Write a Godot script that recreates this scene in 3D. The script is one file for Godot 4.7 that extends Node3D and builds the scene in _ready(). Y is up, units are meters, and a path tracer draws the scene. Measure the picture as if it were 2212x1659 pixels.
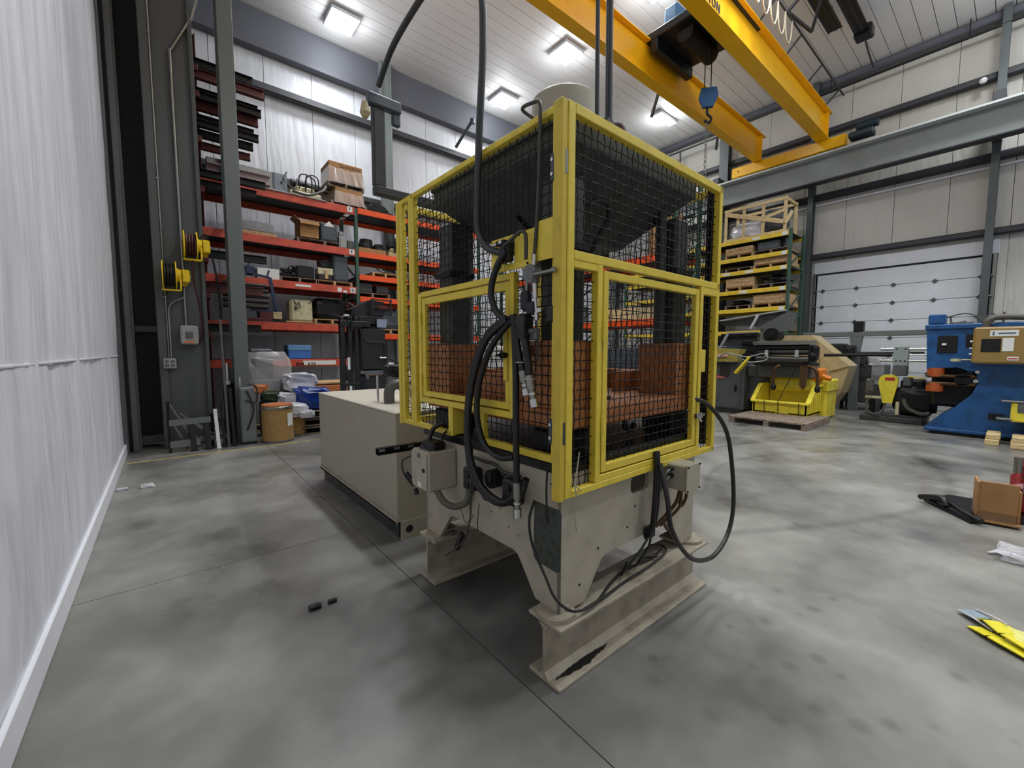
extends Node3D
# A machinery warehouse: a four-post hydraulic press inside a yellow mesh guard on two steel beams.
# x runs along the back wall, -z towards the back wall, metres.

func _ready() -> void:
	# ---------------- camera, sky, exposure
	var cam := Camera3D.new(); cam.name = "camera"; add_child(cam)
	cam.fov = 85.186; cam.near = 0.05; cam.far = 100.0
	cam.position = Vector3(0, 1.55, 0)
	cam.rotation_degrees = Vector3(-4.467, -39.562, 0)
	cam.current = true
	var env := Environment.new()
	env.background_mode = Environment.BG_COLOR
	env.background_color = Color(0.02, 0.022, 0.028)
	env.tonemap_mode = Environment.TONE_MAPPER_LINEAR
	env.tonemap_exposure = EXPOSURE
	env.sdfgi_enabled = true; env.ssao_enabled = true; env.ssil_enabled = true
	var we := WorldEnvironment.new(); we.name = "world_environment"; we.environment = env; add_child(we)
	# ---------------- ceiling lamps (row along x = 3.6, row along x = 8.47, row along x = 13.3)
	for z in [-10.68, -8.03, -5.38, -2.73, -0.1, 2.5]:
		high_bay(3.6, z, 0)
	for z in [-10.68, -8.03, -5.38, -2.73, -0.1, 2.5]:
		high_bay(8.47, z, 1)
	for z in [-8.03, -0.1, 2.5]:
		high_bay(13.3, z, 2)
	materials()
	building()
	crane()
	ceiling_things()
	left_columns()
	back_rack()
	floor_things_left()
	stacker()
	aisle_rack()
	yellow_rack()
	right_machines()
	floor_things_right()
	beams_under_press()
	reservoir()
	press()

const EXPOSURE := 0.64
const LENS_ENERGY := 2.3
const LAMP_ENERGY := 23.0

func high_bay(x: float, z: float, row: int) -> void:
	var lab: String
	if row == 0:
		lab = "round glaring white high-bay lamp on the ceiling nearest the gray wall column" if z < -10.0 else "white high-bay lamp above the reservoir tank row, %.1f m from the back wall" % (11.87 + z)
	elif row == 1:
		lab = "bright white lamp over the orange racks, next to the back wall" if z < -10.0 else ("bright white lamp just above the gray press cylinder" if z < -8.0 else "white high-bay lamp above the crane girders, %.1f m from the back wall" % (11.87 + z))
	else:
		lab = "slim rectangular white lamp on the ceiling beside the crane hook" if z < -8.0 else "white high-bay lamp near the roller door, %.1f m from the back wall" % (11.87 + z)
	var o := thing("high_bay_lamp", lab, "ceiling lamp", Vector3(x, 9.28, z), 0.0, "high-bay lamps on the ceiling")
	var w := 0.62 if row < 2 else 0.26
	var l := 0.62 if row < 2 else 0.95
	var s := S.new(); s.box(Vector3(0, 0.07, 0), Vector3(l + 0.05, 0.07, w + 0.05), 0.012)
	obj("housing", s, M("lamp_body", Color(0.75, 0.76, 0.78), 0.4, 0.3), o)
	s = S.new(); s.box(Vector3(0, 0.02, 0), Vector3(l, 0.03, w), 0.008)
	var e := M("lamp_glow", Color(1, 1, 1), 0.4)
	e.emission_enabled = true; e.emission = Color(0.97, 0.985, 1.0); e.emission_energy_multiplier = 8.0
	obj("diffuser", s, e, o)
	s = S.new(); s.cyl(Vector3(0, 0.1, 0), Vector3(0, 0.2, 0), 0.012, 0.012, 8)
	obj("hanger", s, M("lamp_body", Color.WHITE), o)
	var li := SpotLight3D.new(); li.name = "lamp_light"
	li.light_color = Color(0.96, 0.98, 1.0); li.light_energy = LAMP_ENERGY; li.light_size = 0.28
	li.spot_range = 40.0; li.spot_attenuation = 2.0; li.spot_angle = 66.0; li.spot_angle_attenuation = 0.9
	li.shadow_enabled = true
	li.rotation_degrees.x = -90.0; li.position = Vector3(0, -0.02, 0)
	o.add_child(li)
	# the drop lens also lets some light out sideways and upwards
	var up := OmniLight3D.new(); up.name = "lens_light"
	up.light_color = Color(0.96, 0.98, 1.0); up.light_energy = LENS_ENERGY; up.light_size = 0.28
	up.omni_range = 40.0; up.omni_attenuation = 2.0; up.shadow_enabled = true
	up.position = Vector3(0, -0.16, 0)
	o.add_child(up)

# ---------------- shape builder
class S:
	var v := PackedVector3Array()
	var n := PackedVector3Array()
	var t := PackedVector2Array()
	var x := Transform3D.IDENTITY
	func uvof(p: Vector3, m: Vector3) -> Vector2:
		var a := m.abs()
		if a.y >= a.x and a.y >= a.z: return Vector2(p.x, p.z)
		if a.x >= a.z: return Vector2(p.z, -p.y)
		return Vector2(p.x, -p.y)
	var cuts: Array = []
	func cut() -> void: cuts.append(v.size())
	func tri(a: Vector3, b: Vector3, c: Vector3, na: Vector3, nb: Vector3, nc: Vector3) -> void:
		if (c - a).cross(b - a).dot(na + nb + nc) < 0.0:
			var q := b; b = c; c = q
			q = nb; nb = nc; nc = q
		var m := na + nb + nc
		for k in 3:
			var p: Vector3 = [a, b, c][k]
			var w: Vector3 = [na, nb, nc][k]
			t.append(uvof(p, m)); v.append(x * p); n.append((x.basis * w).normalized())
	func flat(a: Vector3, b: Vector3, c: Vector3, out: Vector3) -> void:
		var m := (c - a).cross(b - a)
		if m.length_squared() < 1e-16: return
		m = m.normalized()
		if m.dot(out) < 0.0: m = -m
		tri(a, b, c, m, m, m)
	func quad(a: Vector3, b: Vector3, c: Vector3, d: Vector3, out: Vector3) -> void:
		flat(a, b, c, out); flat(a, c, d, out)
	func box(c: Vector3, s: Vector3, ch := 0.0, bs := Basis.IDENTITY) -> void:
		cut()
		var h := s * 0.5
		ch = minf(ch, minf(h.x, minf(h.y, h.z)) * 0.9)
		var P := func(sg: Vector3, k: int) -> Vector3:
			var q := Vector3(sg.x * (h.x - ch), sg.y * (h.y - ch), sg.z * (h.z - ch))
			q[k] = sg[k] * h[k]
			return c + bs * q
		for k in 3:
			var l := (k + 1) % 3
			var m := (k + 2) % 3
			for g in [-1.0, 1.0]:
				var q: Array = []
				for e in [[-1.0, -1.0], [1.0, -1.0], [1.0, 1.0], [-1.0, 1.0]]:
					var sg := Vector3.ZERO; sg[k] = g; sg[l] = e[0]; sg[m] = e[1]
					q.append(P.call(sg, k))
				var out := Vector3.ZERO; out[k] = g
				quad(q[0], q[1], q[2], q[3], bs * out)
				if ch > 0.0:
					for g2 in [-1.0, 1.0]:
						var s1 := Vector3.ZERO; s1[k] = g; s1[l] = g2; s1[m] = -1.0
						var s2 := s1; s2[m] = 1.0
						var o2 := Vector3.ZERO; o2[k] = g; o2[l] = g2
						quad(P.call(s1, k), P.call(s2, k), P.call(s2, l), P.call(s1, l), bs * o2)
		if ch > 0.0:
			for a in [-1.0, 1.0]:
				for b in [-1.0, 1.0]:
					for d in [-1.0, 1.0]:
						var sg := Vector3(a, b, d)
						flat(P.call(sg, 0), P.call(sg, 1), P.call(sg, 2), bs * sg)
	func bx(x0: float, x1: float, y0: float, y1: float, z0: float, z1: float, ch := 0.0) -> void:
		box(Vector3((x0 + x1) / 2, (y0 + y1) / 2, (z0 + z1) / 2), Vector3(absf(x1 - x0), absf(y1 - y0), absf(z1 - z0)), ch)
	func bar(a: Vector3, b: Vector3, w: float, h: float, up := Vector3.UP, ch := 0.0) -> void:
		var d := b - a
		var l := d.length()
		if l < 1e-6: return
		d /= l
		if absf(d.dot(up)) > 0.99: up = Vector3.RIGHT if absf(d.x) < 0.9 else Vector3.FORWARD
		var sd := d.cross(up).normalized()
		var u := sd.cross(d)
		box((a + b) / 2, Vector3(w, h, l), ch, Basis(sd, u, -d))
	func cyl(a: Vector3, b: Vector3, r0: float, r1: float, seg := 16, caps := true) -> void:
		cut()
		var d := (b - a).normalized()
		var up := Vector3.UP if absf(d.y) < 0.9 else Vector3.RIGHT
		var e := d.cross(up).normalized()
		var f := d.cross(e)
		for i in seg:
			var p := TAU * i / seg
			var q := TAU * (i + 1) / seg
			var np := e * cos(p) + f * sin(p)
			var nq := e * cos(q) + f * sin(q)
			tri(a + np * r0, a + nq * r0, b + nq * r1, np, nq, nq)
			tri(a + np * r0, b + nq * r1, b + np * r1, np, nq, np)
			if caps:
				flat(a, a + np * r0, a + nq * r0, -d)
				flat(b, b + np * r1, b + nq * r1, d)
	func ring(c: Vector3, ax: Vector3, ra: float, rb: float, seg := 20, a0 := 0.0, a1 := TAU, sg2 := 8) -> void:
		var up := Vector3.UP if absf(ax.y) < 0.9 else Vector3.RIGHT
		var e := ax.cross(up).normalized()
		var f := ax.cross(e)
		var pts: Array = []
		for i in seg + 1:
			var p := lerpf(a0, a1, float(i) / seg)
			pts.append(c + (e * cos(p) + f * sin(p)) * ra)
		tube(pts, rb, sg2, 1)
	func tube(pts: Array, r: float, seg := 8, sub := 5) -> void:
		cut()
		var q: Array = []
		var m := pts.size()
		for i in m - 1:
			var p0: Vector3 = pts[maxi(i - 1, 0)]
			var p1: Vector3 = pts[i]
			var p2: Vector3 = pts[i + 1]
			var p3: Vector3 = pts[mini(i + 2, m - 1)]
			for k in sub:
				q.append(p1.cubic_interpolate(p2, p0, p3, float(k) / sub) if sub > 1 else p1)
		q.append(pts[m - 1])
		var d0: Vector3 = (q[1] - q[0]).normalized()
		var e := d0.cross(Vector3.UP if absf(d0.y) < 0.9 else Vector3.RIGHT).normalized()
		var pa: Array = []
		var pn: Array = []
		for i in q.size():
			var d: Vector3 = (q[mini(i + 1, q.size() - 1)] - q[maxi(i - 1, 0)]).normalized()
			e = (e - d * e.dot(d)).normalized()
			var f := d.cross(e)
			var ca: Array = []
			var cn: Array = []
			for k in seg:
				var w := e * cos(TAU * k / seg) + f * sin(TAU * k / seg)
				ca.append(q[i] + w * r); cn.append(w)
			if i > 0:
				for k in seg:
					var l := (k + 1) % seg
					tri(pa[k], pa[l], ca[l], pn[k], pn[l], cn[l])
					tri(pa[k], ca[l], ca[k], pn[k], cn[l], cn[k])
			if i == 0 or i == q.size() - 1:
				for k in seg: flat(q[i], ca[k], ca[(k + 1) % seg], -d if i == 0 else d)
			pa = ca; pn = cn
	# polygon in the plane (o, ex, ey) pushed along ez
	func prism(poly: Array, o: Vector3, ex: Vector3, ey: Vector3, ez: Vector3) -> void:
		cut()
		var pp := PackedVector2Array(poly)
		var ix := Geometry2D.triangulate_polygon(pp)
		var P := func(p: Vector2) -> Vector3: return o + ex * p.x + ey * p.y
		for i in range(0, ix.size(), 3):
			var a: Vector3 = P.call(pp[ix[i]])
			var b: Vector3 = P.call(pp[ix[i + 1]])
			var c: Vector3 = P.call(pp[ix[i + 2]])
			flat(a, b, c, -ez); flat(a + ez, b + ez, c + ez, ez)
		var cw := Geometry2D.is_polygon_clockwise(pp)
		for i in pp.size():
			var p := pp[i]
			var q := pp[(i + 1) % pp.size()]
			var d := (q - p)
			var o2 := Vector2(-d.y, d.x) if cw else Vector2(d.y, -d.x)
			var a: Vector3 = P.call(p)
			var b: Vector3 = P.call(q)
			quad(a, b, b + ez, a + ez, ex * o2.x + ey * o2.y)
	func lathe(prof: Array, o: Vector3, seg := 24) -> void:
		cut()
		for i in prof.size() - 1:
			var a: Vector2 = prof[i]
			var b: Vector2 = prof[i + 1]
			var d := b - a
			var m := Vector2(d.y, -d.x).normalized()
			for k in seg:
				var c0 := Vector3(cos(TAU * k / seg), 0, sin(TAU * k / seg))
				var c1 := Vector3(cos(TAU * (k + 1) / seg), 0, sin(TAU * (k + 1) / seg))
				var n0 := c0 * m.x + Vector3.UP * m.y
				var n1 := c1 * m.x + Vector3.UP * m.y
				var a0 := o + c0 * a.x + Vector3.UP * a.y
				var a1 := o + c1 * a.x + Vector3.UP * a.y
				var b0 := o + c0 * b.x + Vector3.UP * b.y
				var b1 := o + c1 * b.x + Vector3.UP * b.y
				if a.x > 1e-5: tri(a0, a1, b1, n0, n1, n1)
				if b.x > 1e-5: tri(a0, b1, b0, n0, n1, n0)
	# crumpled lump: a rounded box pushed in and out by noise, flat-shaded
	func lump(c: Vector3, s: Vector3, sd: int, amp := 0.15, nu := 14, nv := 9, pw := 0.45) -> void:
		cut()
		var fn := FastNoiseLite.new(); fn.seed = sd; fn.frequency = 1.3
		var g: Array = []
		for j in nv + 1:
			var row: Array = []
			var ph := PI * j / nv - PI / 2
			for i in nu + 1:
				var th := TAU * (i % nu) / nu
				var d := Vector3(cos(ph) * cos(th), sin(ph), cos(ph) * sin(th))
				var q := Vector3(signf(d.x) * pow(absf(d.x), pw), signf(d.y) * pow(absf(d.y), pw), signf(d.z) * pow(absf(d.z), pw))
				q *= 1.0 + amp * fn.get_noise_3dv(d * 2.2)
				row.append(c + q * s * 0.5)
			g.append(row)
		for j in nv:
			for i in nu:
				var m: Vector3 = (g[j][i] + g[j + 1][i + 1]) * 0.5 - c
				quad(g[j][i], g[j][i + 1], g[j + 1][i + 1], g[j + 1][i], m)
	func ibeam(a: Vector3, b: Vector3, h: float, w: float, tf: float, tw: float) -> void:   # level beam, a and b on its bottom line
		bar(a + Vector3.UP * tf / 2, b + Vector3.UP * tf / 2, w, tf, Vector3.UP, 0.003)
		bar(a + Vector3.UP * (h - tf / 2), b + Vector3.UP * (h - tf / 2), w, tf, Vector3.UP, 0.003)
		bar(a + Vector3.UP * h / 2, b + Vector3.UP * h / 2, tw, h - 2 * tf)
	func ibeam_v(at: Vector3, h: float, w: float, d: float) -> void:   # upright, web along x, flanges across z
		bx(at.x - d / 2, at.x - d / 2 + 0.018, at.y, at.y + h, at.z - w / 2, at.z + w / 2, 0.002)
		bx(at.x + d / 2 - 0.018, at.x + d / 2, at.y, at.y + h, at.z - w / 2, at.z + w / 2, 0.002)
		bx(at.x - d / 2 + 0.018, at.x + d / 2 - 0.018, at.y, at.y + h, at.z - 0.008, at.z + 0.008)
	func mesh() -> ArrayMesh:
		var am := ArrayMesh.new()
		var ar := []; ar.resize(Mesh.ARRAY_MAX)
		ar[Mesh.ARRAY_VERTEX] = v; ar[Mesh.ARRAY_NORMAL] = n; ar[Mesh.ARRAY_TEX_UV] = t
		am.add_surface_from_arrays(Mesh.PRIMITIVE_TRIANGLES, ar)
		return am

# ---------------- nodes
var used := {}
func numbered(called: String, parent: Node) -> String:
	var key := str(parent.get_instance_id()) + called
	var k: int = used.get(key, 0)
	used[key] = k + 1
	return called if k == 0 else "%s_%03d" % [called, k]

func put(called: String, mesh: Mesh, m: Material, parent: Node3D = null, at := Vector3.ZERO) -> MeshInstance3D:
	if parent == null: parent = self
	var o := MeshInstance3D.new()
	o.name = numbered(called, parent)
	o.mesh = mesh
	o.set_surface_override_material(0, m)
	o.position = at
	parent.add_child(o, true)
	return o

func obj(called: String, s: S, m: Material, parent: Node3D = null) -> MeshInstance3D:
	return put(called, s.mesh(), m, parent)

# the same, but every separate piece of the shape becomes a mesh of its own
func each(called: String, s: S, m: Material, parent: Node3D) -> MeshInstance3D:
	var last: MeshInstance3D = null
	for i in s.cuts.size():
		var a: int = s.cuts[i]
		var b: int = s.cuts[i + 1] if i + 1 < s.cuts.size() else s.v.size()
		if b <= a: continue
		var q := S.new()
		q.v = s.v.slice(a, b); q.n = s.n.slice(a, b); q.t = s.t.slice(a, b)
		last = put(called, q.mesh(), m, parent)
	return last

func tag(o: Node, label: String, category: String, group := "", kind := "") -> void:
	if label: o.set_meta("label", label)
	if category: o.set_meta("category", category)
	if group: o.set_meta("group", group)
	if kind: o.set_meta("kind", kind)

func thing(called: String, label: String, category: String, at := Vector3.ZERO, turn := 0.0, group := "") -> Node3D:
	var o := Node3D.new()
	o.name = numbered(called, self)
	add_child(o, true)
	o.position = at; o.rotation.y = turn
	tag(o, label, category, group)
	return o

func struct(called: String) -> Node3D:
	var o := Node3D.new()
	o.name = numbered(called, self)
	add_child(o, true)
	o.set_meta("kind", "structure")
	return o

func group_part(called: String, parent: Node3D, at := Vector3.ZERO) -> Node3D:
	var o := Node3D.new()
	o.name = numbered(called, parent)
	parent.add_child(o, true)
	o.position = at
	return o

func stuff(o: Node) -> void: o.set_meta("kind", "stuff")

func words(called: String, txt: String, size: float, col: Color, at: Vector3, rot: Vector3, parent: Node3D, bold := false) -> MeshInstance3D:
	var tm := TextMesh.new()
	var f := SystemFont.new(); f.font_names = PackedStringArray(["Droid Sans"]); f.font_weight = 700 if bold else 400
	tm.font = f; tm.text = txt; tm.font_size = 48; tm.pixel_size = size / 48.0 / 0.72; tm.depth = 0.004
	var o := put(called, tm, M("ink_" + col.to_html(), col, 0.7), parent, at)
	o.rotation_degrees = rot
	return o

# ---------------- materials
var mats := {}
var ramps := {}
func grunge(kind: String, lo: float, sd: int) -> NoiseTexture2D:
	var key := "%s_%.2f_%d" % [kind, lo, sd]
	if ramps.has(key): return ramps[key]
	var fn := FastNoiseLite.new(); fn.seed = sd
	fn.noise_type = FastNoiseLite.TYPE_SIMPLEX_SMOOTH
	fn.fractal_octaves = 5
	fn.frequency = {"fine": 0.03, "blot": 0.008, "streak": 0.012}[kind]
	var g := Gradient.new()
	g.offsets = PackedFloat32Array([0.0, 0.32, 0.55, 1.0])
	g.colors = PackedColorArray([Color(lo, lo, lo * 0.97), Color(lerpf(lo, 1.0, 0.55), lerpf(lo, 1.0, 0.55), lerpf(lo, 1.0, 0.53)), Color(0.97, 0.97, 0.96), Color(1, 1, 1)])
	var tx := NoiseTexture2D.new()
	tx.width = 512; tx.height = 512; tx.seamless = true; tx.noise = fn; tx.color_ramp = g
	ramps[key] = tx
	return tx

func bump(freq: float, sd: int, strength := 4.0) -> NoiseTexture2D:
	var key := "bump_%.3f_%d" % [freq, sd]
	if ramps.has(key): return ramps[key]
	var fn := FastNoiseLite.new(); fn.seed = sd; fn.frequency = freq; fn.fractal_octaves = 4
	var tx := NoiseTexture2D.new()
	tx.width = 512; tx.height = 512; tx.seamless = true; tx.noise = fn; tx.as_normal_map = true; tx.bump_strength = strength
	ramps[key] = tx
	return tx

func M(key: String, col := Color.WHITE, rough := 0.6, metal := 0.0) -> StandardMaterial3D:
	if mats.has(key): return mats[key]
	var m := StandardMaterial3D.new()
	m.albedo_color = col; m.roughness = rough; m.metallic = metal
	mats[key] = m
	return m

# painted or worn surface: colour times a noise ramp, metres per repeat
func W(key: String, col: Color, rough: float, metal: float, kind: String, lo: float, sd := 1, rep := 1.0) -> StandardMaterial3D:
	if mats.has(key): return mats[key]
	var m := M(key, col, rough, metal)
	m.albedo_texture = grunge(kind, lo, sd)
	m.uv1_triplanar = true
	m.uv1_world_triplanar = true
	m.uv1_scale = Vector3.ONE / rep
	return m

func glass_film(key: String, col: Color, a: float, rough: float) -> StandardMaterial3D:
	if mats.has(key): return mats[key]
	var m := M(key, Color(col, a), rough)
	m.transparency = BaseMaterial3D.TRANSPARENCY_ALPHA
	m.cull_mode = BaseMaterial3D.CULL_DISABLED
	return m

func materials() -> void:
	W("beige", Color(0.70, 0.665, 0.595), 0.5, 0.0, "blot", 0.87, 3, 0.9)
	W("beige_beam", Color(0.67, 0.63, 0.56), 0.5, 0.0, "blot", 0.80, 4, 0.6)
	W("beige_clean", Color(0.665, 0.635, 0.565), 0.45, 0.0, "blot", 0.93, 5, 1.5)
	W("yellow", Color(0.89, 0.79, 0.26), 0.45, 0.0, "blot", 0.90, 6, 0.5)
	W("crane_yellow", Color(1.0, 0.76, 0.08), 0.3, 0.0, "blot", 0.95, 7, 2.0)
	W("dark_steel", Color(0.27, 0.28, 0.27), 0.5, 0.2, "blot", 0.7, 8, 0.7)
	W("post_steel", Color(0.25, 0.27, 0.25), 0.45, 0.25, "blot", 0.7, 9, 0.7)
	W("gray_paint", Color(0.43, 0.45, 0.44), 0.5, 0.0, "blot", 0.9, 10, 2.0)
	W("rust_orange", Color(0.68, 0.43, 0.23), 0.5, 0.0, "blot", 0.82, 11, 0.5)
	W("wire", Color(0.045, 0.045, 0.045), 0.5, 0.3, "fine", 0.7, 12, 0.5)
	W("black_steel", Color(0.05, 0.05, 0.053), 0.42, 0.3, "blot", 0.6, 13, 0.6)
	M("rubber", Color(0.035, 0.035, 0.038), 0.42)
	M("chrome", Color(0.78, 0.78, 0.77), 0.22, 1.0)
	M("zinc", Color(0.56, 0.56, 0.53), 0.35, 0.9)
	W("rack_red", Color(0.79, 0.30, 0.20), 0.45, 0.0, "blot", 0.8, 14, 1.0)
	W("rack_orange", Color(0.93, 0.33, 0.08), 0.45, 0.0, "blot", 0.9, 15, 1.0)
	W("rack_yellow", Color(0.93, 0.79, 0.22), 0.45, 0.0, "blot", 0.85, 16, 1.0)
	W("rack_green", Color(0.20, 0.33, 0.27), 0.5, 0.0, "blot", 0.8, 17, 1.0)
	W("maroon", Color(0.34, 0.11, 0.10), 0.5, 0.0, "blot", 0.7, 18, 0.8)
	W("wood", Color(0.78, 0.64, 0.46), 0.75, 0.0, "streak", 0.72, 19, 0.7)
	W("wood_gray", Color(0.55, 0.48, 0.42), 0.8, 0.0, "streak", 0.6, 20, 0.7)
	W("pine", Color(0.86, 0.76, 0.56), 0.7, 0.0, "streak", 0.85, 21, 0.8)
	W("cardboard", Color(0.66, 0.49, 0.31), 0.8, 0.0, "blot", 0.88, 22, 1.0)
	W("blue_paint", Color(0.10, 0.33, 0.56), 0.4, 0.0, "blot", 0.75, 23, 1.0)
	W("gold_paint", Color(0.58, 0.47, 0.25), 0.45, 0.0, "blot", 0.92, 24, 1.0)
	W("tote_yellow", Color(0.93, 0.85, 0.24), 0.45, 0.0, "blot", 0.88, 25, 0.8)
	W("tan_sheet", Color(0.74, 0.66, 0.50), 0.5, 0.0, "blot", 0.88, 26, 1.2)
	W("cab_gray", Color(0.36, 0.37, 0.37), 0.45, 0.0, "blot", 0.88, 27, 1.0)
	W("slate", Color(0.28, 0.31, 0.34), 0.5, 0.0, "blot", 0.85, 28, 1.0)
	W("pale_gray", Color(0.62, 0.63, 0.62), 0.5, 0.0, "blot", 0.85, 29, 1.0)
	W("cream", Color(0.80, 0.77, 0.62), 0.5, 0.0, "blot", 0.8, 30, 0.6)
	W("dark_iron", Color(0.12, 0.12, 0.12), 0.5, 0.4, "blot", 0.55, 31, 0.5)
	W("bronze", Color(0.36, 0.26, 0.15), 0.4, 0.5, "blot", 0.7, 32, 0.4)
	W("fibre", Color(0.66, 0.52, 0.30), 0.75, 0.0, "blot", 0.85, 33, 0.6)
	# white vinyl facing, hanging in long vertical pleats
	for k in ["vinyl", "vinyl_wall", "vinyl_tan"]:
		var m := M(k, {"vinyl": Color(0.86, 0.86, 0.885), "vinyl_wall": Color(0.84, 0.85, 0.87), "vinyl_tan": Color(0.78, 0.765, 0.73)}[k], {"vinyl": 0.42, "vinyl_wall": 0.4, "vinyl_tan": 0.5}[k])
		m.normal_enabled = true
		m.normal_texture = bump(0.02, 40, 9.0)
		m.normal_scale = 0.22
		m.uv1_scale = Vector3(0.5, 0.035, 1)
	var mc := M("ceiling_white", Color(0.93, 0.925, 0.92), 0.5)
	mc.cull_mode = BaseMaterial3D.CULL_BACK
	M("blue_gray_box", Color(0.50, 0.54, 0.58), 0.5)
	M("dark_wall2", Color(0.22, 0.22, 0.215), 0.6)
	M("burgundy", Color(0.14, 0.05, 0.08), 0.45)
	M("sign_white", Color(0.88, 0.88, 0.86), 0.5)
	M("wrap_gray", Color(0.55, 0.55, 0.56), 0.4)
	M("hose_gray", Color(0.33, 0.32, 0.29), 0.5)
	M("cradle_blue", Color(0.12, 0.17, 0.30), 0.5)
	M("lid_orange", Color(0.72, 0.42, 0.24), 0.7)
	M("film_white", Color(0.78, 0.78, 0.80), 0.18)
	M("gap", Color(0.05, 0.05, 0.055), 0.8)

func floor_material() -> StandardMaterial3D:
	var n := 1400
	var a := FastNoiseLite.new(); a.seed = 71; a.frequency = 0.0032; a.fractal_octaves = 5
	var b := FastNoiseLite.new(); b.seed = 72; b.frequency = 0.014; b.fractal_octaves = 4; b.domain_warp_enabled = true; b.domain_warp_amplitude = 25.0; b.domain_warp_frequency = 0.01
	var c := FastNoiseLite.new(); c.seed = 73; c.frequency = 0.07; c.fractal_octaves = 3
	var ia := a.get_image(n, n).get_data()
	var ib := b.get_image(n, n).get_data()
	var ic := c.get_image(n, n).get_data()
	var out := PackedByteArray(); out.resize(n * n * 3)
	var rgh := PackedByteArray(); rgh.resize(n * n)
	for i in n * n:
		var w := 0.80 + (ia[i] - 128) * 0.0011 + (ib[i] - 128) * 0.0012 + (ic[i] - 128) * 0.00035
		if ib[i] < 70: w -= (70 - ib[i]) * 0.0014
		var q := i * 3
		out[q] = clampi(int(w * 150.0), 0, 255); out[q + 1] = clampi(int(w * 148.0), 0, 255); out[q + 2] = clampi(int(w * 141.0), 0, 255)
		rgh[i] = clampi(int(92.0 + (ib[i] - 128) * 0.36 - (ia[i] - 128) * 0.3), 30, 200)
	var img := Image.create_from_data(n, n, false, Image.FORMAT_RGB8, out)
	# worn marks of their own: curved tyre marks, drips and scuffs
	var ppm := n / 20.6
	var mark := func(x: float, z: float, r: float, k: float) -> void:
		var cx := (x + 4.5) * ppm
		var cz := (z + 12.5) * ppm
		var rr := r * ppm
		for yy in range(int(cz - rr), int(cz + rr) + 1):
			for xx in range(int(cx - rr), int(cx + rr) + 1):
				if xx < 0 or yy < 0 or xx >= n or yy >= n: continue
				var d := Vector2(xx - cx, yy - cz).length() / maxf(rr, 0.7)
				if d < 1.0:
					var p := img.get_pixel(xx, yy)
					img.set_pixel(xx, yy, p * lerpf(1.0, k, (1.0 - d * d)))
	for i in 130:
		var t := i / 129.0
		mark.call(lerpf(4.2, 9.3, t), -3.1 + 1.4 * pow(t - 0.35, 2.0) * 2.0, 0.06, 0.93)
		mark.call(lerpf(4.6, 9.0, t), -2.5 + 1.9 * pow(t - 0.3, 2.0) * 2.0, 0.05, 0.94)
		mark.call(lerpf(3.6, 8.6, t), -1.5 + 1.1 * sin(t * 2.6), 0.07, 0.95)
	var rg := RandomNumberGenerator.new(); rg.seed = 5
	for i in 40:
		mark.call(rg.randf_range(0.7, 3.2), rg.randf_range(-1.4, 0.4), rg.randf_range(0.02, 0.05), rg.randf_range(0.82, 0.95))
	for i in 60:
		mark.call(rg.randf_range(-0.4, 8.0), rg.randf_range(-7.5, 1.0), rg.randf_range(0.02, 0.16), rg.randf_range(0.90, 0.98))
	for i in 30:
		mark.call(rg.randf_range(1.2, 2.4), rg.randf_range(-2.5, -1.3), rg.randf_range(0.06, 0.2), rg.randf_range(0.86, 0.96))
	var m := M("concrete", Color.WHITE, 1.0)
	m.albedo_texture = ImageTexture.create_from_image(img)
	m.roughness_texture = ImageTexture.create_from_image(Image.create_from_data(n, n, false, Image.FORMAT_L8, rgh))
	m.roughness_texture_channel = BaseMaterial3D.TEXTURE_CHANNEL_RED
	m.uv1_scale = Vector3(1.0 / 20.6, 1.0 / 20.6, 1)
	m.uv1_offset = Vector3(4.5 / 20.6, 12.5 / 20.6, 0)
	m.normal_enabled = true; m.normal_texture = bump(0.02, 77, 1.5); m.normal_scale = 0.08
	return m

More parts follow.
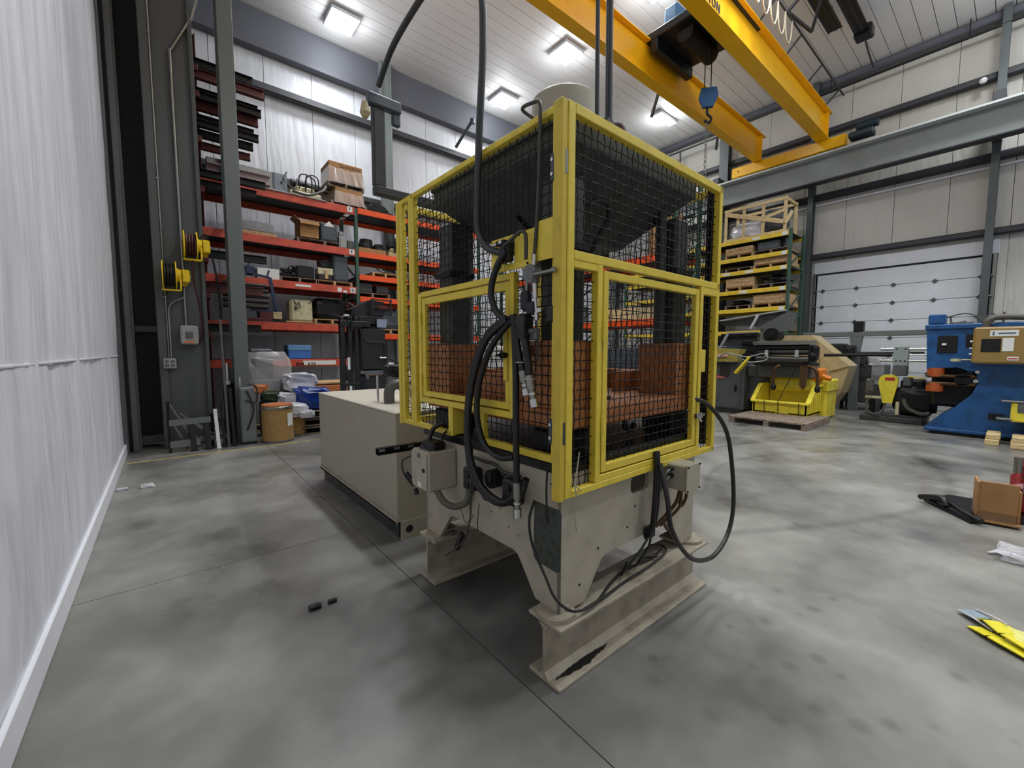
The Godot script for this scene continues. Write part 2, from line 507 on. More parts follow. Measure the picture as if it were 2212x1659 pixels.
const CEIL := 9.42
func building() -> void:
	var s: S
	# floor: sawn concrete slabs with open joints over a dark bed
	var fl := struct("floor")
	var cm := floor_material()
	var xs := [-4.4, 1.212, 16.0]
	var zs := [-12.4, -3.59, 4.6]
	for i in 2:
		for j in 2:
			s = S.new(); s.bx(xs[i] + 0.003, xs[i + 1] - 0.003, -0.12, 0, zs[j] + 0.003, zs[j + 1] - 0.003)
			obj("slab", s, cm, fl)
	s = S.new(); s.bx(-4.4, 16.0, -0.2, -0.125, -12.4, 4.6)
	obj("bed", s, M("gap"), fl)
	var lm := W("line_yellow", Color(0.80, 0.72, 0.38), 0.6, 0.0, "fine", 0.6, 50, 0.5)
	for seg in [[-0.5, 1.2], [1.222, 1.68], [1.76, 1.86], [1.95, 2.02], [2.1, 2.16]]:
		s = S.new(); s.bx(seg[0], seg[1], 0.0003, 0.0018, -7.80, -7.75)
		obj("painted_line", s, lm, fl)
	# ceiling of white metal liner panels with open seams
	var ce := struct("ceiling")
	var pm := M("ceiling_white")
	var z := -12.1
	s = S.new(); s.bx(-4.4, 15.75, CEIL, CEIL + 0.035, 0.008, 0.300, 0.0)
	var strip := s.mesh()
	while z < 4.4:
		put("panel", strip, pm, ce, Vector3(0, 0, z))
		z += 0.305
	s = S.new(); s.bx(-4.4, 15.75, CEIL + 0.04, CEIL + 0.14, -12.1, 4.6)
	obj("deck", s, M("roof_deck", Color(0.16, 0.16, 0.165), 0.7), ce)
	# back wall
	var wb := struct("wall_back")
	var vm := M("vinyl_wall")
	var x := -4.3
	while x < 15.6:
		s = S.new(); s.bx(x + 0.006, minf(x + 1.064, 15.6), 0, CEIL, -11.93, -11.87)
		obj("panel", s, vm, wb)
		x += 1.07
	s = S.new(); s.bx(-4.4, 15.7, 0, CEIL, -12.05, -11.94)
	obj("backing", s, M("gap"), wb)
	# right wall, with the roller-door opening
	var wr := struct("wall_right")
	var tm := M("vinyl_tan")
	z = -11.86
	while z < 4.3:
		var z1 := minf(z + 1.05, 4.4)
		var y0 := 0.0
		if z > -4.7 and z1 < 0.05: y0 = 4.2
		s = S.new(); s.bx(15.5, 15.56, y0, CEIL, z + 0.005, z1 - 0.005)
		obj("panel", s, tm, wr)
		z += 1.05
	s = S.new(); s.bx(15.5, 15.56, 0, 4.2, -0.46, -0.31); s.bx(15.5, 15.56, 0, 4.2, -4.50, -4.14); obj("panel", s, tm, wr)
	s = S.new(); s.bx(15.57, 15.68, 4.2, CEIL, -4.3, -0.3); s.bx(15.57, 15.68, 0, CEIL, -11.95, -4.3); s.bx(15.57, 15.68, 0, CEIL, -0.3, 4.5)
	obj("backing", s, M("gap"), wr)
	# front wall (behind the camera) and the far-left wall beyond the partition
	var wf := struct("wall_front")
	s = S.new(); s.bx(-4.4, 15.7, 0, CEIL, 4.4, 4.55); obj("panel", s, vm, wf)
	var wl := struct("wall_far_left")
	s = S.new(); s.bx(-4.45, -4.3, 0, CEIL, -12, 4.5); obj("panel", s, M("dark_wall", Color(0.10, 0.11, 0.13), 0.7), wl)
	s = S.new(); s.bx(-4.3, -0.02, 0, CEIL, -9.75, -9.6); obj("panel", s, M("navy_dark", Color(0.03, 0.036, 0.05), 0.6), wl)
	# white plastic partition: one hanging sheet with long pleats, its seam and bottom batten
	var p := struct("wall_left")
	s = S.new()
	var fa := FastNoiseLite.new(); fa.seed = 91; fa.frequency = 0.55; fa.fractal_octaves = 4
	var P := func(i: int, j: int) -> Vector3:
		var zz := -8.45 + i * 0.06
		var yy := 0.06 + j * 0.36
		var pl := fa.get_noise_2d(zz * 7.0, yy * 0.45) * 0.018 + fa.get_noise_2d(zz * 1.4 + 40.0, yy * 0.2) * 0.03
		pl *= smoothstep(0.0, 0.5, yy)
		if absf(yy - 1.5) < 0.1: pl -= 0.008
		return Vector3(-0.545 + pl, yy, zz)
	var NN := func(i: int, j: int) -> Vector3:
		return -(P.call(i + 1, j) - P.call(i - 1, j)).cross(P.call(i, j + 1) - P.call(i, j - 1)).normalized()
	for i in 205:
		for j in 26:
			var a: Vector3 = P.call(i, j)
			var b: Vector3 = P.call(i + 1, j)
			var c: Vector3 = P.call(i + 1, j + 1)
			var d: Vector3 = P.call(i, j + 1)
			var na: Vector3 = NN.call(i, j)
			var nb: Vector3 = NN.call(i + 1, j)
			var nc: Vector3 = NN.call(i + 1, j + 1)
			var nd: Vector3 = NN.call(i, j + 1)
			if na.x < 0: na = -na
			if nb.x < 0: nb = -nb
			if nc.x < 0: nc = -nc
			if nd.x < 0: nd = -nd
			s.tri(a, b, c, na, nb, nc); s.tri(a, c, d, na, nc, nd)
	obj("plastic_sheet", s, M("vinyl"), p)
	s = S.new(); s.bx(-0.72, -0.60, 0, CEIL, -8.45, 4.4); obj("panel", s, M("vinyl"), p)
	s = S.new(); s.bx(-0.552, -0.538, 1.475, 1.49, -8.45, 3.8, 0.003); obj("weld_seam", s, M("vinyl"), p)
	var bb := struct("baseboard_left")
	s = S.new(); s.bx(-0.545, -0.520, 0.0, 0.16, -8.45, 4.4, 0.006); obj("batten", s, M("white_trim", Color(0.93, 0.93, 0.95), 0.35), bb)
	# end post of the partition and the dark doorway beyond
	var ep := struct("trim_1")
	s = S.new(); s.bx(-0.60, -0.50, 0, CEIL, -8.62, -8.45, 0.01); s.bx(-0.46, -0.385, 0, CEIL, -8.70, -8.56, 0.01)
	s.bx(-0.62, -0.36, 0, CEIL, -8.76, -8.70)
	obj("post", s, M("post_gray", Color(0.34, 0.35, 0.35), 0.5), ep)
	var dd := struct("door_2")
	s = S.new(); s.bx(-0.37, -0.06, 0.05, 7.8, -9.12, -9.06); obj("leaf", s, M("navy_dark"), dd)
	s = S.new(); s.bx(-0.37, -0.06, 1.86, 1.96, -9.06, -8.98, 0.01); obj("rail", s, M("post_gray"), dd)
	s = S.new(); s.bx(-0.37, -0.06, 0.06, 0.17, -9.05, -8.9, 0.01); obj("kick_plate", s, M("post_gray"), dd)
	# dark framing across the back wall and the right wall
	var dk := M("frame_dark", Color(0.20, 0.205, 0.22), 0.5)
	var fr := struct("trim_2")
	s = S.new(); s.bx(-4.2, 15.5, 8.56, 9.40, -11.84, -11.62, 0.01); obj("eave_beam", s, M("eave_gray", Color(0.36, 0.37, 0.40), 0.6), fr)
	s = S.new(); s.bx(-4.2, 15.5, 7.66, 7.84, -11.84, -11.64, 0.03); obj("girt", s, dk, fr)
	s = S.new(); s.bx(-4.2, 15.5, 5.62, 5.78, -11.84, -11.64, 0.03); obj("girt", s, dk, fr)
	var fr2 := struct("trim_3")
	for q in [[8.0, 0.17, 0.2], [6.15, 0.19, 0.2], [4.40, 0.16, 0.16]]:
		s = S.new(); s.bx(15.30, 15.48, q[0] - q[1] / 2, q[0] + q[1] / 2, -11.6, 4.3, 0.03); obj("girt", s, dk, fr2)
	s = S.new(); s.bx(15.42, 15.49, 5.92, 5.965, -11.6, 4.3, 0.005); obj("white_channel", s, M("white_trim"), fr2)
	s = S.new(); s.bx(15.25, 15.48, 9.22, 9.40, -11.6, 4.3, 0.03); obj("eave_angle", s, M("eave_gray"), fr2)
	# roller door
	var d1 := struct("door_1")
	var wm := W("door_white", Color(0.88, 0.89, 0.91), 0.45, 0.0, "blot", 0.94, 55, 2.0)
	var zc := -2.31
	for k in 8:
		s = S.new(); s.bx(15.46, 15.52, k * 0.481 + 0.004, (k + 1) * 0.481 - 0.004, -4.06, -0.56, 0.012)
		var dp := obj("door_panel", s, wm, d1)
		if k > 0:
			for h in 5:
				s = S.new()
				var hz := -3.9 + h * 0.80
				s.box(Vector3(15.452, k * 0.481, hz), Vector3(0.02, 0.09, 0.09), 0.004, Basis(Vector3.RIGHT, PI / 4))
				obj("hinge", s, M("hinge_gray", Color(0.36, 0.36, 0.38), 0.5, 0.5), dp)
	s = S.new(); s.bx(15.45, 15.5, 3.855, 3.885, -4.1, -0.5); obj("head_seal", s, M("gap"), d1)
	s = S.new(); s.bx(15.47, 15.53, 3.89, 4.24, -4.16, -0.44, 0.01); obj("header", s, wm, d1)
	for q in [-4.12, -0.50]:
		s = S.new(); s.bx(15.40, 15.48, 0, 3.9, q - 0.035, q + 0.035, 0.008); obj("track", s, M("zinc"), d1)
		for k in 7:
			s = S.new(); s.cyl(Vector3(15.39, 0.48 * (k + 1), q), Vector3(15.39, 0.48 * (k + 1), q + (0.08 if q < -2 else -0.08)), 0.035, 0.035, 10); each("roller", s, M("hinge_gray"), d1)
	# wall columns
	var wc := 0
	for q in [[-11.3, 0.18], [-6.85, 0.30], [-4.25, 0.14], [-0.62, 0.14], [3.2, 0.14]]:
		var co := struct("trim_%d" % (4 + wc)); wc += 1
		s = S.new(); s.ibeam_v(Vector3(15.22, 0, q[0]), CEIL, q[1], 0.26)
		obj("column", s, M("column_gray", Color(0.30, 0.325, 0.325), 0.45), co)
	# ground-floor column on the back wall
	var cb := struct("trim_%d" % (4 + wc))
	s = S.new(); s.ibeam_v(Vector3(5.0, 0, -11.55), CEIL, 0.20, 0.3); obj("column", s, M("column_pale", Color(0.50, 0.53, 0.52), 0.5), cb)

func crane() -> void:
	var s: S
	var y := M("crane_yellow")
	# runway beam
	var rb := thing("crane_runway_beam", "gray steel runway beam carrying the yellow crane end truck along the door wall", "beam", Vector3(14.5, 6.29, 0))
	var gm := W("runway_gray", Color(0.52, 0.545, 0.54), 0.45, 0.0, "blot", 0.92, 60, 3.0)
	s = S.new(); s.bx(-0.15, 0.15, 0, 0.035, -11.3, 4.2, 0.004); obj("bottom_flange", s, M("frame_dark"), rb)
	s = S.new(); s.bx(-0.012, 0.012, 0.035, 0.70, -11.3, 4.2); obj("web", s, gm, rb)
	s = S.new(); s.bx(-0.24, 0.24, 0.685, 0.735, -11.3, 4.2, 0.004); obj("top_flange", s, W("flange_pale", Color(0.80, 0.82, 0.81), 0.4, 0.0, "blot", 0.95, 62, 3.0), rb)
	s = S.new(); s.bx(-0.03, 0.03, 0.735, 0.80, -11.3, 4.2, 0.008); obj("rail", s, M("dark_iron"), rb)
	for z in [-6.85, -4.25, -0.62]:
		s = S.new(); s.bx(0.05, 0.75, 0.1, 0.30, z - 0.08, z + 0.08, 0.01); s.bx(0.05, 0.75, 0.74, 1.06, z - 0.1, z + 0.1, 0.01)
		obj("bracket", s, M("frame_dark"), rb)
	# bridge
	var cr := thing("bridge_crane", "yellow double-girder bridge crane spanning overhead from the runway beam", "crane", Vector3(0, 7.1, 0))
	s = S.new(); s.ibeam(Vector3(-0.25, 0.30, -5.49), Vector3(14.62, 0.30, -5.49), 0.76, 0.24, 0.028, 0.016)
	s.bx(14.36, 14.38, 0.33, 1.03, -5.6, -5.38)
	var g1 := obj("girder", s, y, cr)
	s = S.new(); s.ibeam(Vector3(-0.25, 0.30, -3.84), Vector3(14.62, 0.30, -3.84), 0.76, 0.30, 0.028, 0.016)
	s.bx(14.36, 14.38, 0.33, 1.03, -3.97, -3.71)
	var g2 := obj("girder", s, y, cr)
	words("lettering", "3 TON", 0.16, Color(0.06, 0.05, 0.03), Vector3(7.75, 0.62, -3.825), Vector3(0, 0, 0), g2, true)
	s = S.new(); s.bx(14.36, 14.64, 0.0, 0.30, -6.25, -3.3, 0.02)
	var tr := obj("end_truck", s, y, cr)
	for z in [-6.0, -3.55]:
		s = S.new(); s.cyl(Vector3(14.42, 0.115, z), Vector3(14.58, 0.115, z), 0.12, 0.12, 20); each("wheel", s, M("dark_iron"), cr)
	s = S.new(); s.cyl(Vector3(14.36, 0.16, -6.05), Vector3(14.352, 0.16, -6.05), 0.02, 0.02, 10); each("bolt_hole", s, M("gap"), cr)
	s = S.new(); s.cyl(Vector3(14.25, 0.28, -3.05), Vector3(14.25, 0.28, -2.72), 0.14, 0.14, 18); s.bx(14.08, 14.45, 0.02, 0.16, -3.2, -2.7, 0.02); s.cyl(Vector3(14.25, 0.28, -2.72), Vector3(14.25, 0.28, -2.62), 0.10, 0.10, 14)
	obj("drive_motor", s, W("motor_teal", Color(0.10, 0.18, 0.22), 0.45, 0.1, "blot", 0.8, 61), cr)
	# festoon track with looped cable beside the second girder
	s = S.new(); s.cyl(Vector3(-0.2, 1.32, -3.42), Vector3(14.4, 1.32, -3.42), 0.022, 0.022, 8)
	for k in 9:
		s.bar(Vector3(2.0 + k * 1.5, 1.32, -3.42), Vector3(2.0 + k * 1.5, 1.04, -3.72), 0.03, 0.03)
	obj("festoon_track", s, M("frame_dark"), cr)
	for k in 11:
		var x0: float = 6.0 + k * 0.40
		s = S.new(); s.tube([Vector3(x0, 1.30, -3.42), Vector3(x0 + 0.05, 0.95, -3.42), Vector3(x0 + 0.20, 0.78, -3.42), Vector3(x0 + 0.35, 0.95, -3.42), Vector3(x0 + 0.40, 1.30, -3.42)], 0.016, 6, 4)
		obj("festoon_loop", s, M("cable_white", Color(0.78, 0.74, 0.66), 0.5), cr)
	s = S.new()
	s.bar(Vector3(10.1, 1.34, -3.42), Vector3(10.15, 1.9, -2.7), 0.05, 0.05); s.bar(Vector3(10.15, 1.9, -2.7), Vector3(11.2, 1.4, -3.3), 0.05, 0.05); s.bar(Vector3(10.1, 1.34, -3.42), Vector3(11.2, 1.4, -3.3), 0.05, 0.05)
	obj("tow_bracket", s, M("frame_dark"), cr)
	# hoist trolley on the girders
	var ho := thing("hoist_trolley", "dark blue hoist trolley running between the two yellow girders", "hoist", Vector3(9.0, 8.17, -4.66))
	s = S.new(); s.bx(-0.75, 0.75, -0.30, -0.05, -0.72, -0.55, 0.02); s.bx(-0.75, 0.75, -0.05, 0.12, -0.9, 0.9, 0.02); s.bx(-0.75, 0.75, -0.30, -0.05, 0.45, 0.62, 0.02)
	obj("frame", s, M("hoist_navy", Color(0.06, 0.085, 0.11), 0.4), ho)
	s = S.new(); s.cyl(Vector3(-0.55, -0.16, -0.05), Vector3(0.55, -0.16, -0.05), 0.17, 0.17, 20); obj("drum", s, M("dark_iron"), ho)
	s = S.new(); s.bx(-0.62, -0.12, 0.14, 0.52, -0.5, -0.2, 0.04); obj("motor_box", s, M("hoist_blue", Color(0.24, 0.42, 0.58), 0.4), ho)
	s = S.new(); s.bx(-0.55, -0.2, 0.14, 0.50, 0.25, 0.6, 0.04); obj("control_box", s, M("box_white", Color(0.74, 0.79, 0.86), 0.45), ho)
	var hk := thing("hook_block", "small blue hook block hanging on wire ropes below the hoist trolley", "hook", Vector3(9.17, 6.95, -4.55))
	s = S.new(); s.prism([Vector2(-0.15, 0.16), Vector2(-0.19, -0.02), Vector2(-0.10, -0.22), Vector2(0.10, -0.22), Vector2(0.19, -0.02), Vector2(0.15, 0.16)], Vector3(-0.05, 0, 0.05), Vector3(0.64, 0, 0.77), Vector3.UP, Vector3(0.077, 0, -0.064))
	obj("block", s, M("hook_blue", Color(0.10, 0.33, 0.52), 0.4), hk)
	s = S.new(); s.tube([Vector3(0, -0.22, 0), Vector3(0, -0.34, 0), Vector3(0.07, -0.42, 0.05), Vector3(0.04, -0.52, 0.03), Vector3(-0.05, -0.48, -0.04)], 0.028, 8, 5); obj("hook", s, M("dark_iron"), hk)
	s = S.new()
	for q in [-0.16, 0.12]:
		s.cyl(Vector3(q, 0.12, 0), Vector3(q, 1.15, 0.0), 0.011, 0.011, 6, false)
	each("wire_rope", s, M("dark_iron"), hk)
	s = S.new()
	for k in 22:
		s.ring(Vector3(-0.02, -0.50 - k * 0.055, 0), Vector3(1, 0, 0) if k % 2 == 0 else Vector3(0, 0, 1), 0.03, 0.008, 8, 0, TAU, 5)
	obj("chain", s, M("zinc"), hk)

func ceiling_things() -> void:
	var s: S
	for q in [[10.4, 12.45, -3.19, "dark radiant tube heater under the ceiling, the one nearer the crane girder"], [10.8, 13.0, -2.80, "dark radiant tube heater under the ceiling with a black end box"]]:
		var o := thing("tube_heater", q[3], "heater", Vector3(0, 9.02, q[2]), 0.0, "radiant heaters under the ceiling")
		s = S.new(); s.prism([Vector2(-0.14, 0), Vector2(-0.10, 0.13), Vector2(0.10, 0.13), Vector2(0.14, 0), Vector2(0.09, 0.02), Vector2(-0.09, 0.02)], Vector3(q[0], 0, 0), Vector3(0, 0, 1), Vector3.UP, Vector3(q[1] - q[0], 0, 0))
		obj("reflector", s, M("heater_dark", Color(0.13, 0.14, 0.17), 0.35, 0.4), o)
		s = S.new(); s.cyl(Vector3(q[0], 0.05, 0), Vector3(q[1], 0.05, 0), 0.045, 0.045, 10); obj("burner_tube", s, M("heater_dark"), o)
		s = S.new()
		for x in [q[0] + 0.3, q[1] - 0.3]: s.cyl(Vector3(x, 0.13, 0), Vector3(x, 0.40, 0), 0.01, 0.01, 6)
		each("hanger", s, M("frame_dark"), o)
		if q[2] > -3.0:
			s = S.new(); s.bx(q[1], q[1] + 0.32, -0.05, 0.20, -0.17, 0.17, 0.03); obj("burner_box", s, M("heater_dark"), o)
			s = S.new(); s.tube([Vector3(q[1] + 0.3, 0.1, 0), Vector3(q[1] + 0.9, 0.2, -0.1), Vector3(q[1] + 2.3, 0.25, -0.2)], 0.02, 6, 5); obj("gas_line", s, M("frame_dark"), o)
	var cd := thing("conduit_run", "long black conduit running high along the door wall", "pipe", Vector3(15.12, 9.0, 0))
	s = S.new(); s.cyl(Vector3(0, 0, -4.5), Vector3(0, 0, 4.2), 0.035, 0.035, 8); obj("pipe", s, M("conduit_black", Color(0.05, 0.05, 0.055), 0.5), cd)
	s = S.new()
	for z in [-3.9, -1.2, 1.5]: s.cyl(Vector3(0, 0, z), Vector3(0, 0.42, z), 0.012, 0.012, 6)
	each("hanger", s, M("conduit_black"), cd)
	for q in [[Vector3(7.6, 8.62, -11.1), Vector3(7.3, 7.9, -11.6), "dark slanting brace rod on the back wall, left of the hose loop"], [Vector3(14.2, 9.4, -6.6), Vector3(14.6, 8.3, -6.9), "dark slanting brace rod behind the crane hook"], [Vector3(11.3, 9.4, -6.9), Vector3(11.5, 8.5, -7.4), "dark slanting brace rod behind the hoist trolley"]]:
		var o := thing("brace_rod", q[2], "brace", q[0], 0.0, "brace rods at the roof")
		s = S.new(); s.cyl(Vector3.ZERO, q[1] - q[0], 0.045, 0.045, 8); obj("rod", s, M("frame_dark"), o)
		s = S.new(); s.cyl(Vector3(0, 0.03, 0), Vector3(0, -0.10, 0), 0.075, 0.075, 10); obj("knob", s, M("frame_dark"), o)
	# steel pipes at the far ceiling edge
	var pp := thing("sprinkler_pipe", "thin dark pipe drop beside the far right column, behind the crane hook", "pipe", Vector3(15.0, 8.9, -8.6))
	s = S.new(); s.cyl(Vector3(0, 0, -1.6), Vector3(0, 0, 2.6), 0.03, 0.03, 8); s.cyl(Vector3(0, 0, 0.2), Vector3(0, -2.1, 0.2), 0.03, 0.03, 8); s.cyl(Vector3(0, 0, -1.6), Vector3(0, -0.5, -1.6), 0.03, 0.03, 8)
	obj("pipe", s, M("frame_dark"), pp)
	var lp := thing("round_lamp", "small round white lamp high on the door wall girt", "lamp", Vector3(15.2, 7.92, -0.92))
	s = S.new(); s.lathe([Vector2(0, -0.07), Vector2(0.05, -0.05), Vector2(0.075, 0.0), Vector2(0.05, 0.05), Vector2(0.02, 0.07), Vector2(0, 0.07)], Vector3.ZERO, 16)
	obj("globe", s, M("globe_white", Color(0.95, 0.95, 0.95), 0.3), lp)
	s = S.new(); s.bx(-0.02, 0.12, 0.06, 0.09, -0.02, 0.02, 0.004); obj("bracket", s, M("frame_dark"), lp)

func left_columns() -> void:
	var s: S
	var g := M("column_gray2", Color(0.30, 0.31, 0.305), 0.5)
	var a := struct("trim_20")
	s = S.new(); s.bx(-0.09, 0.02, 0, CEIL, -8.62, -8.56, 0.01); s.bx(0.0, 0.50, 0, CEIL, -8.70, -8.62); s.bx(0.50, 0.56, 0, CEIL, -8.9, -8.55, 0.01); s.bx(-0.09, -0.05, 0, CEIL, -8.9, -8.6)
	obj("column", s, g, a)
	var b := struct("trim_21")
	s = S.new(); s.bx(0.86, 1.075, 0, CEIL, -8.33, -8.29, 0.008); s.bx(0.94, 0.97, 0, CEIL, -8.6, -8.33); s.bx(0.86, 1.075, 0, CEIL, -8.64, -8.6, 0.008)
	obj("column", s, M("column_gray3", Color(0.38, 0.40, 0.39), 0.5), b)
	# conduits on the column
	var c1 := thing("conduit", "thin bright steel conduit on the left part of the big gray column", "pipe", Vector3(0.035, 0, -8.57))
	s = S.new(); s.cyl(Vector3(0, 1.3, 0), Vector3(0, 9.2, 0), 0.012, 0.012, 8); obj("pipe", s, M("zinc"), c1)
	s = S.new()
	for y in [2.4, 4.2, 6.3]: s.box(Vector3(0, y, 0.005), Vector3(0.05, 0.03, 0.03), 0.005)
	obj("clamp", s, M("zinc"), c1)
	var c2 := thing("conduit", "thicker bright steel conduit with an offset bend down to the gray switch box", "pipe", Vector3(0.275, 0, -8.57))
	s = S.new(); s.tube([Vector3(0, 1.95, 0), Vector3(0, 4.0, 0), Vector3(0, 6.0, 0), Vector3(0.03, 6.2, 0), Vector3(0.40, 7.2, 0), Vector3(0.42, 9.2, 0)], 0.022, 8, 3); obj("pipe", s, M("zinc"), c2)
	s = S.new(); s.tube([Vector3(-0.005, 2.46, 0.0), Vector3(-0.03, 2.40, 0), Vector3(-0.14, 2.33, 0.02), Vector3(-0.205, 2.22, 0.01), Vector3(-0.21, 1.9, 0.0), Vector3(-0.21, 1.35, 0)], 0.011, 6, 5); obj("flex_cable", s, M("cable_gray", Color(0.6, 0.6, 0.58), 0.4, 0.3), c2)
	var sb := thing("switch_box", "small gray switch box with an orange sticker on the big gray column", "electrical box", Vector3(0.29, 1.66, -8.50))
	s = S.new(); s.bx(-0.10, 0.13, 0, 0.30, -0.11, 0.06, 0.02); obj("body", s, M("pale_gray"), sb)
	s = S.new(); s.bx(-0.03, 0.06, 0.10, 0.20, 0.06, 0.09, 0.01); obj("lever", s, M("cab_gray"), sb)
	s = S.new(); s.bx(-0.06, 0.08, 0.03, 0.055, 0.06, 0.064); each("sticker", s, M("sticker_orange", Color(0.9, 0.45, 0.1)), sb)
	var ob := thing("outlet_box", "white four-gang outlet box low on the big gray column", "outlet", Vector3(0.04, 1.28, -8.54))
	s = S.new(); s.bx(-0.08, 0.08, 0, 0.16, -0.03, 0.03, 0.008); obj("body", s, M("pale_gray"), ob)
	s = S.new()
	for i in 2:
		for j in 2: s.bx(-0.06 + i * 0.07, -0.01 + i * 0.07, 0.025 + j * 0.065, 0.07 + j * 0.065, 0.03, 0.035, 0.003)
	each("socket", s, M("cab_gray"), ob)
	# hose reels
	for q in [[Vector3(0.12, 2.72, -8.36), "rubber", "yellow wall reel holding a black cord, the lower of the two on the gray column"], [Vector3(0.40, 3.21, -8.36), "maroon_hose", "yellow wall reel holding dark red hose, upper of two on the gray column"]]:
		M("maroon_hose", Color(0.22, 0.05, 0.05), 0.45)
		var y := M("reel_yellow", Color(0.92, 0.78, 0.08), 0.4)
		var r := thing("hose_reel", q[1 + 1], "hose reel", q[0])
		s = S.new(); s.cyl(Vector3(-0.11, 0, 0), Vector3(-0.095, 0, 0), 0.21, 0.21, 28); s.cyl(Vector3(0.05, 0, 0), Vector3(0.065, 0, 0), 0.21, 0.21, 28)
		each("flange", s, y, r)
		s = S.new()
		for k in 4: s.ring(Vector3(-0.075 + k * 0.037, 0, 0), Vector3(1, 0, 0), 0.15, 0.021, 22, 0, TAU, 6)
		s.cyl(Vector3(-0.09, 0, 0), Vector3(0.05, 0, 0), 0.145, 0.145, 20)
		obj("wound_hose", s, M(q[1]), r)
		s = S.new(); s.cyl(Vector3(0.065, 0, 0), Vector3(0.12, 0, 0), 0.11, 0.09, 18); s.bx(-0.12, 0.12, -0.245, -0.225, -0.05, 0.08, 0.004); s.bx(0.10, 0.12, -0.245, 0.06, -0.05, 0.08, 0.004)
		obj("bracket", s, y, r)
		s = S.new(); s.bx(0.12, 0.23, -0.10, 0.10, -0.14, 0.04, 0.02); s.bx(0.12, 0.2, -0.14, 0.1, -0.2, -0.12, 0.01); obj("wall_mount", s, y, r)
		s = S.new(); s.cyl(Vector3(0.24, 0.0, 0.0), Vector3(0.19, 0.0, 0.0), 0.02, 0.02, 8); obj("swivel", s, M("chrome"), r)
		if q[1] == "maroon_hose":
			s = S.new(); s.tube([Vector3(0.0, -0.20, 0.06), Vector3(-0.01, -0.5, 0.02), Vector3(0.06, -1.0, -0.08), Vector3(0.07, -1.35, -0.12), Vector3(0.02, -1.55, -0.13)], 0.014, 6, 6); obj("hanging_hose", s, M("maroon_hose"), r)
			s = S.new(); s.tube([Vector3(0.1, 0.12, 0), Vector3(0.18, 0.19, 0.0), Vector3(0.22, 0.05, -0.05), Vector3(0.32, -0.6, -0.15), Vector3(0.33, -1.5, -0.18)], 0.014, 6, 6); obj("feed_hose", s, M("rubber"), r)

func pallet(o: Node3D, w: float, d: float, m: String, at := Vector3.ZERO, n := 6) -> void:   # about 0.13 high, front along x at z = at.z
	var p := group_part("pallet", o, at)
	var s := S.new(); s.box(Vector3.ZERO, Vector3(w, 0.02, d / n * 0.82), 0.004)
	var dm := s.mesh()
	for k in n: put("deck_board", dm, M(m), p, Vector3(0, 0.12, -d * (k + 0.5) / n))
	for x in [-1.0, 0.0, 1.0]:
		s = S.new(); s.box(Vector3(x * (w / 2 - 0.03), 0.065, -d / 2), Vector3(0.055, 0.09, d), 0.004); obj("stringer", s, M(m), p)
	for z in [0.05, d - 0.05]:
		s = S.new(); s.box(Vector3(0, 0.010, -z), Vector3(w, 0.02, 0.09), 0.003); obj("bottom_board", s, M(m), p)

func carton(o: Node3D, w: float, h: float, d: float, m: String, open := false) -> void:   # base at y=0, front at z=0
	var s := S.new()
	var t := 0.012
	if open:
		s.bx(-w / 2, w / 2, 0, t, -d, 0); s.bx(-w / 2, w / 2, 0, h, -t, 0); s.bx(-w / 2, w / 2, 0, h, -d, -d + t)
		s.bx(-w / 2, -w / 2 + t, 0, h, -d, 0); s.bx(w / 2 - t, w / 2, 0, h, -d, 0)
	else: s.bx(-w / 2, w / 2, 0, h, -d, 0, 0.008)
	obj("box_body", s, M(m), o)
	s = S.new()
	if open:
		s.bar(Vector3(0, h, 0), Vector3(0, h - 0.10, 0.09), w * 0.98, t, Vector3(0, 1, 1)); s.bar(Vector3(-w / 2, h, -d / 2), Vector3(-w / 2 - 0.10, h + 0.08, -d / 2), d * 0.98, t, Vector3.UP)
		s.bar(Vector3(w / 2, h, -d / 2), Vector3(w / 2 + 0.08, h + 0.04, -d / 2), d * 0.98, t, Vector3.UP)
		obj("flap", s, M(m), o)
	else:
		s.bx(-w / 2 - 0.001, w / 2 + 0.001, h - 0.001, h + 0.001, -d / 2 - 0.03, -d / 2 + 0.03); obj("tape", s, M("tape_tan", Color(0.6, 0.5, 0.36), 0.35), o)

func steel_box(o: Node3D, w: float, h: float, d: float, m: String, knob := true) -> void:
	var s := S.new(); s.bx(-w / 2, w / 2, 0, h, -d, 0, 0.012); obj("body", s, M(m), o)
	s = S.new(); s.bx(-w / 2 + 0.03, w / 2 - 0.03, 0.03, h - 0.03, 0, 0.012, 0.004); var dr := obj("door", s, M(m), o)
	if knob:
		s = S.new(); s.cyl(Vector3(w * 0.08, h * 0.55, 0.012), Vector3(w * 0.08, h * 0.55, 0.04), 0.02, 0.016, 10); obj("knob", s, M("black_steel"), dr)

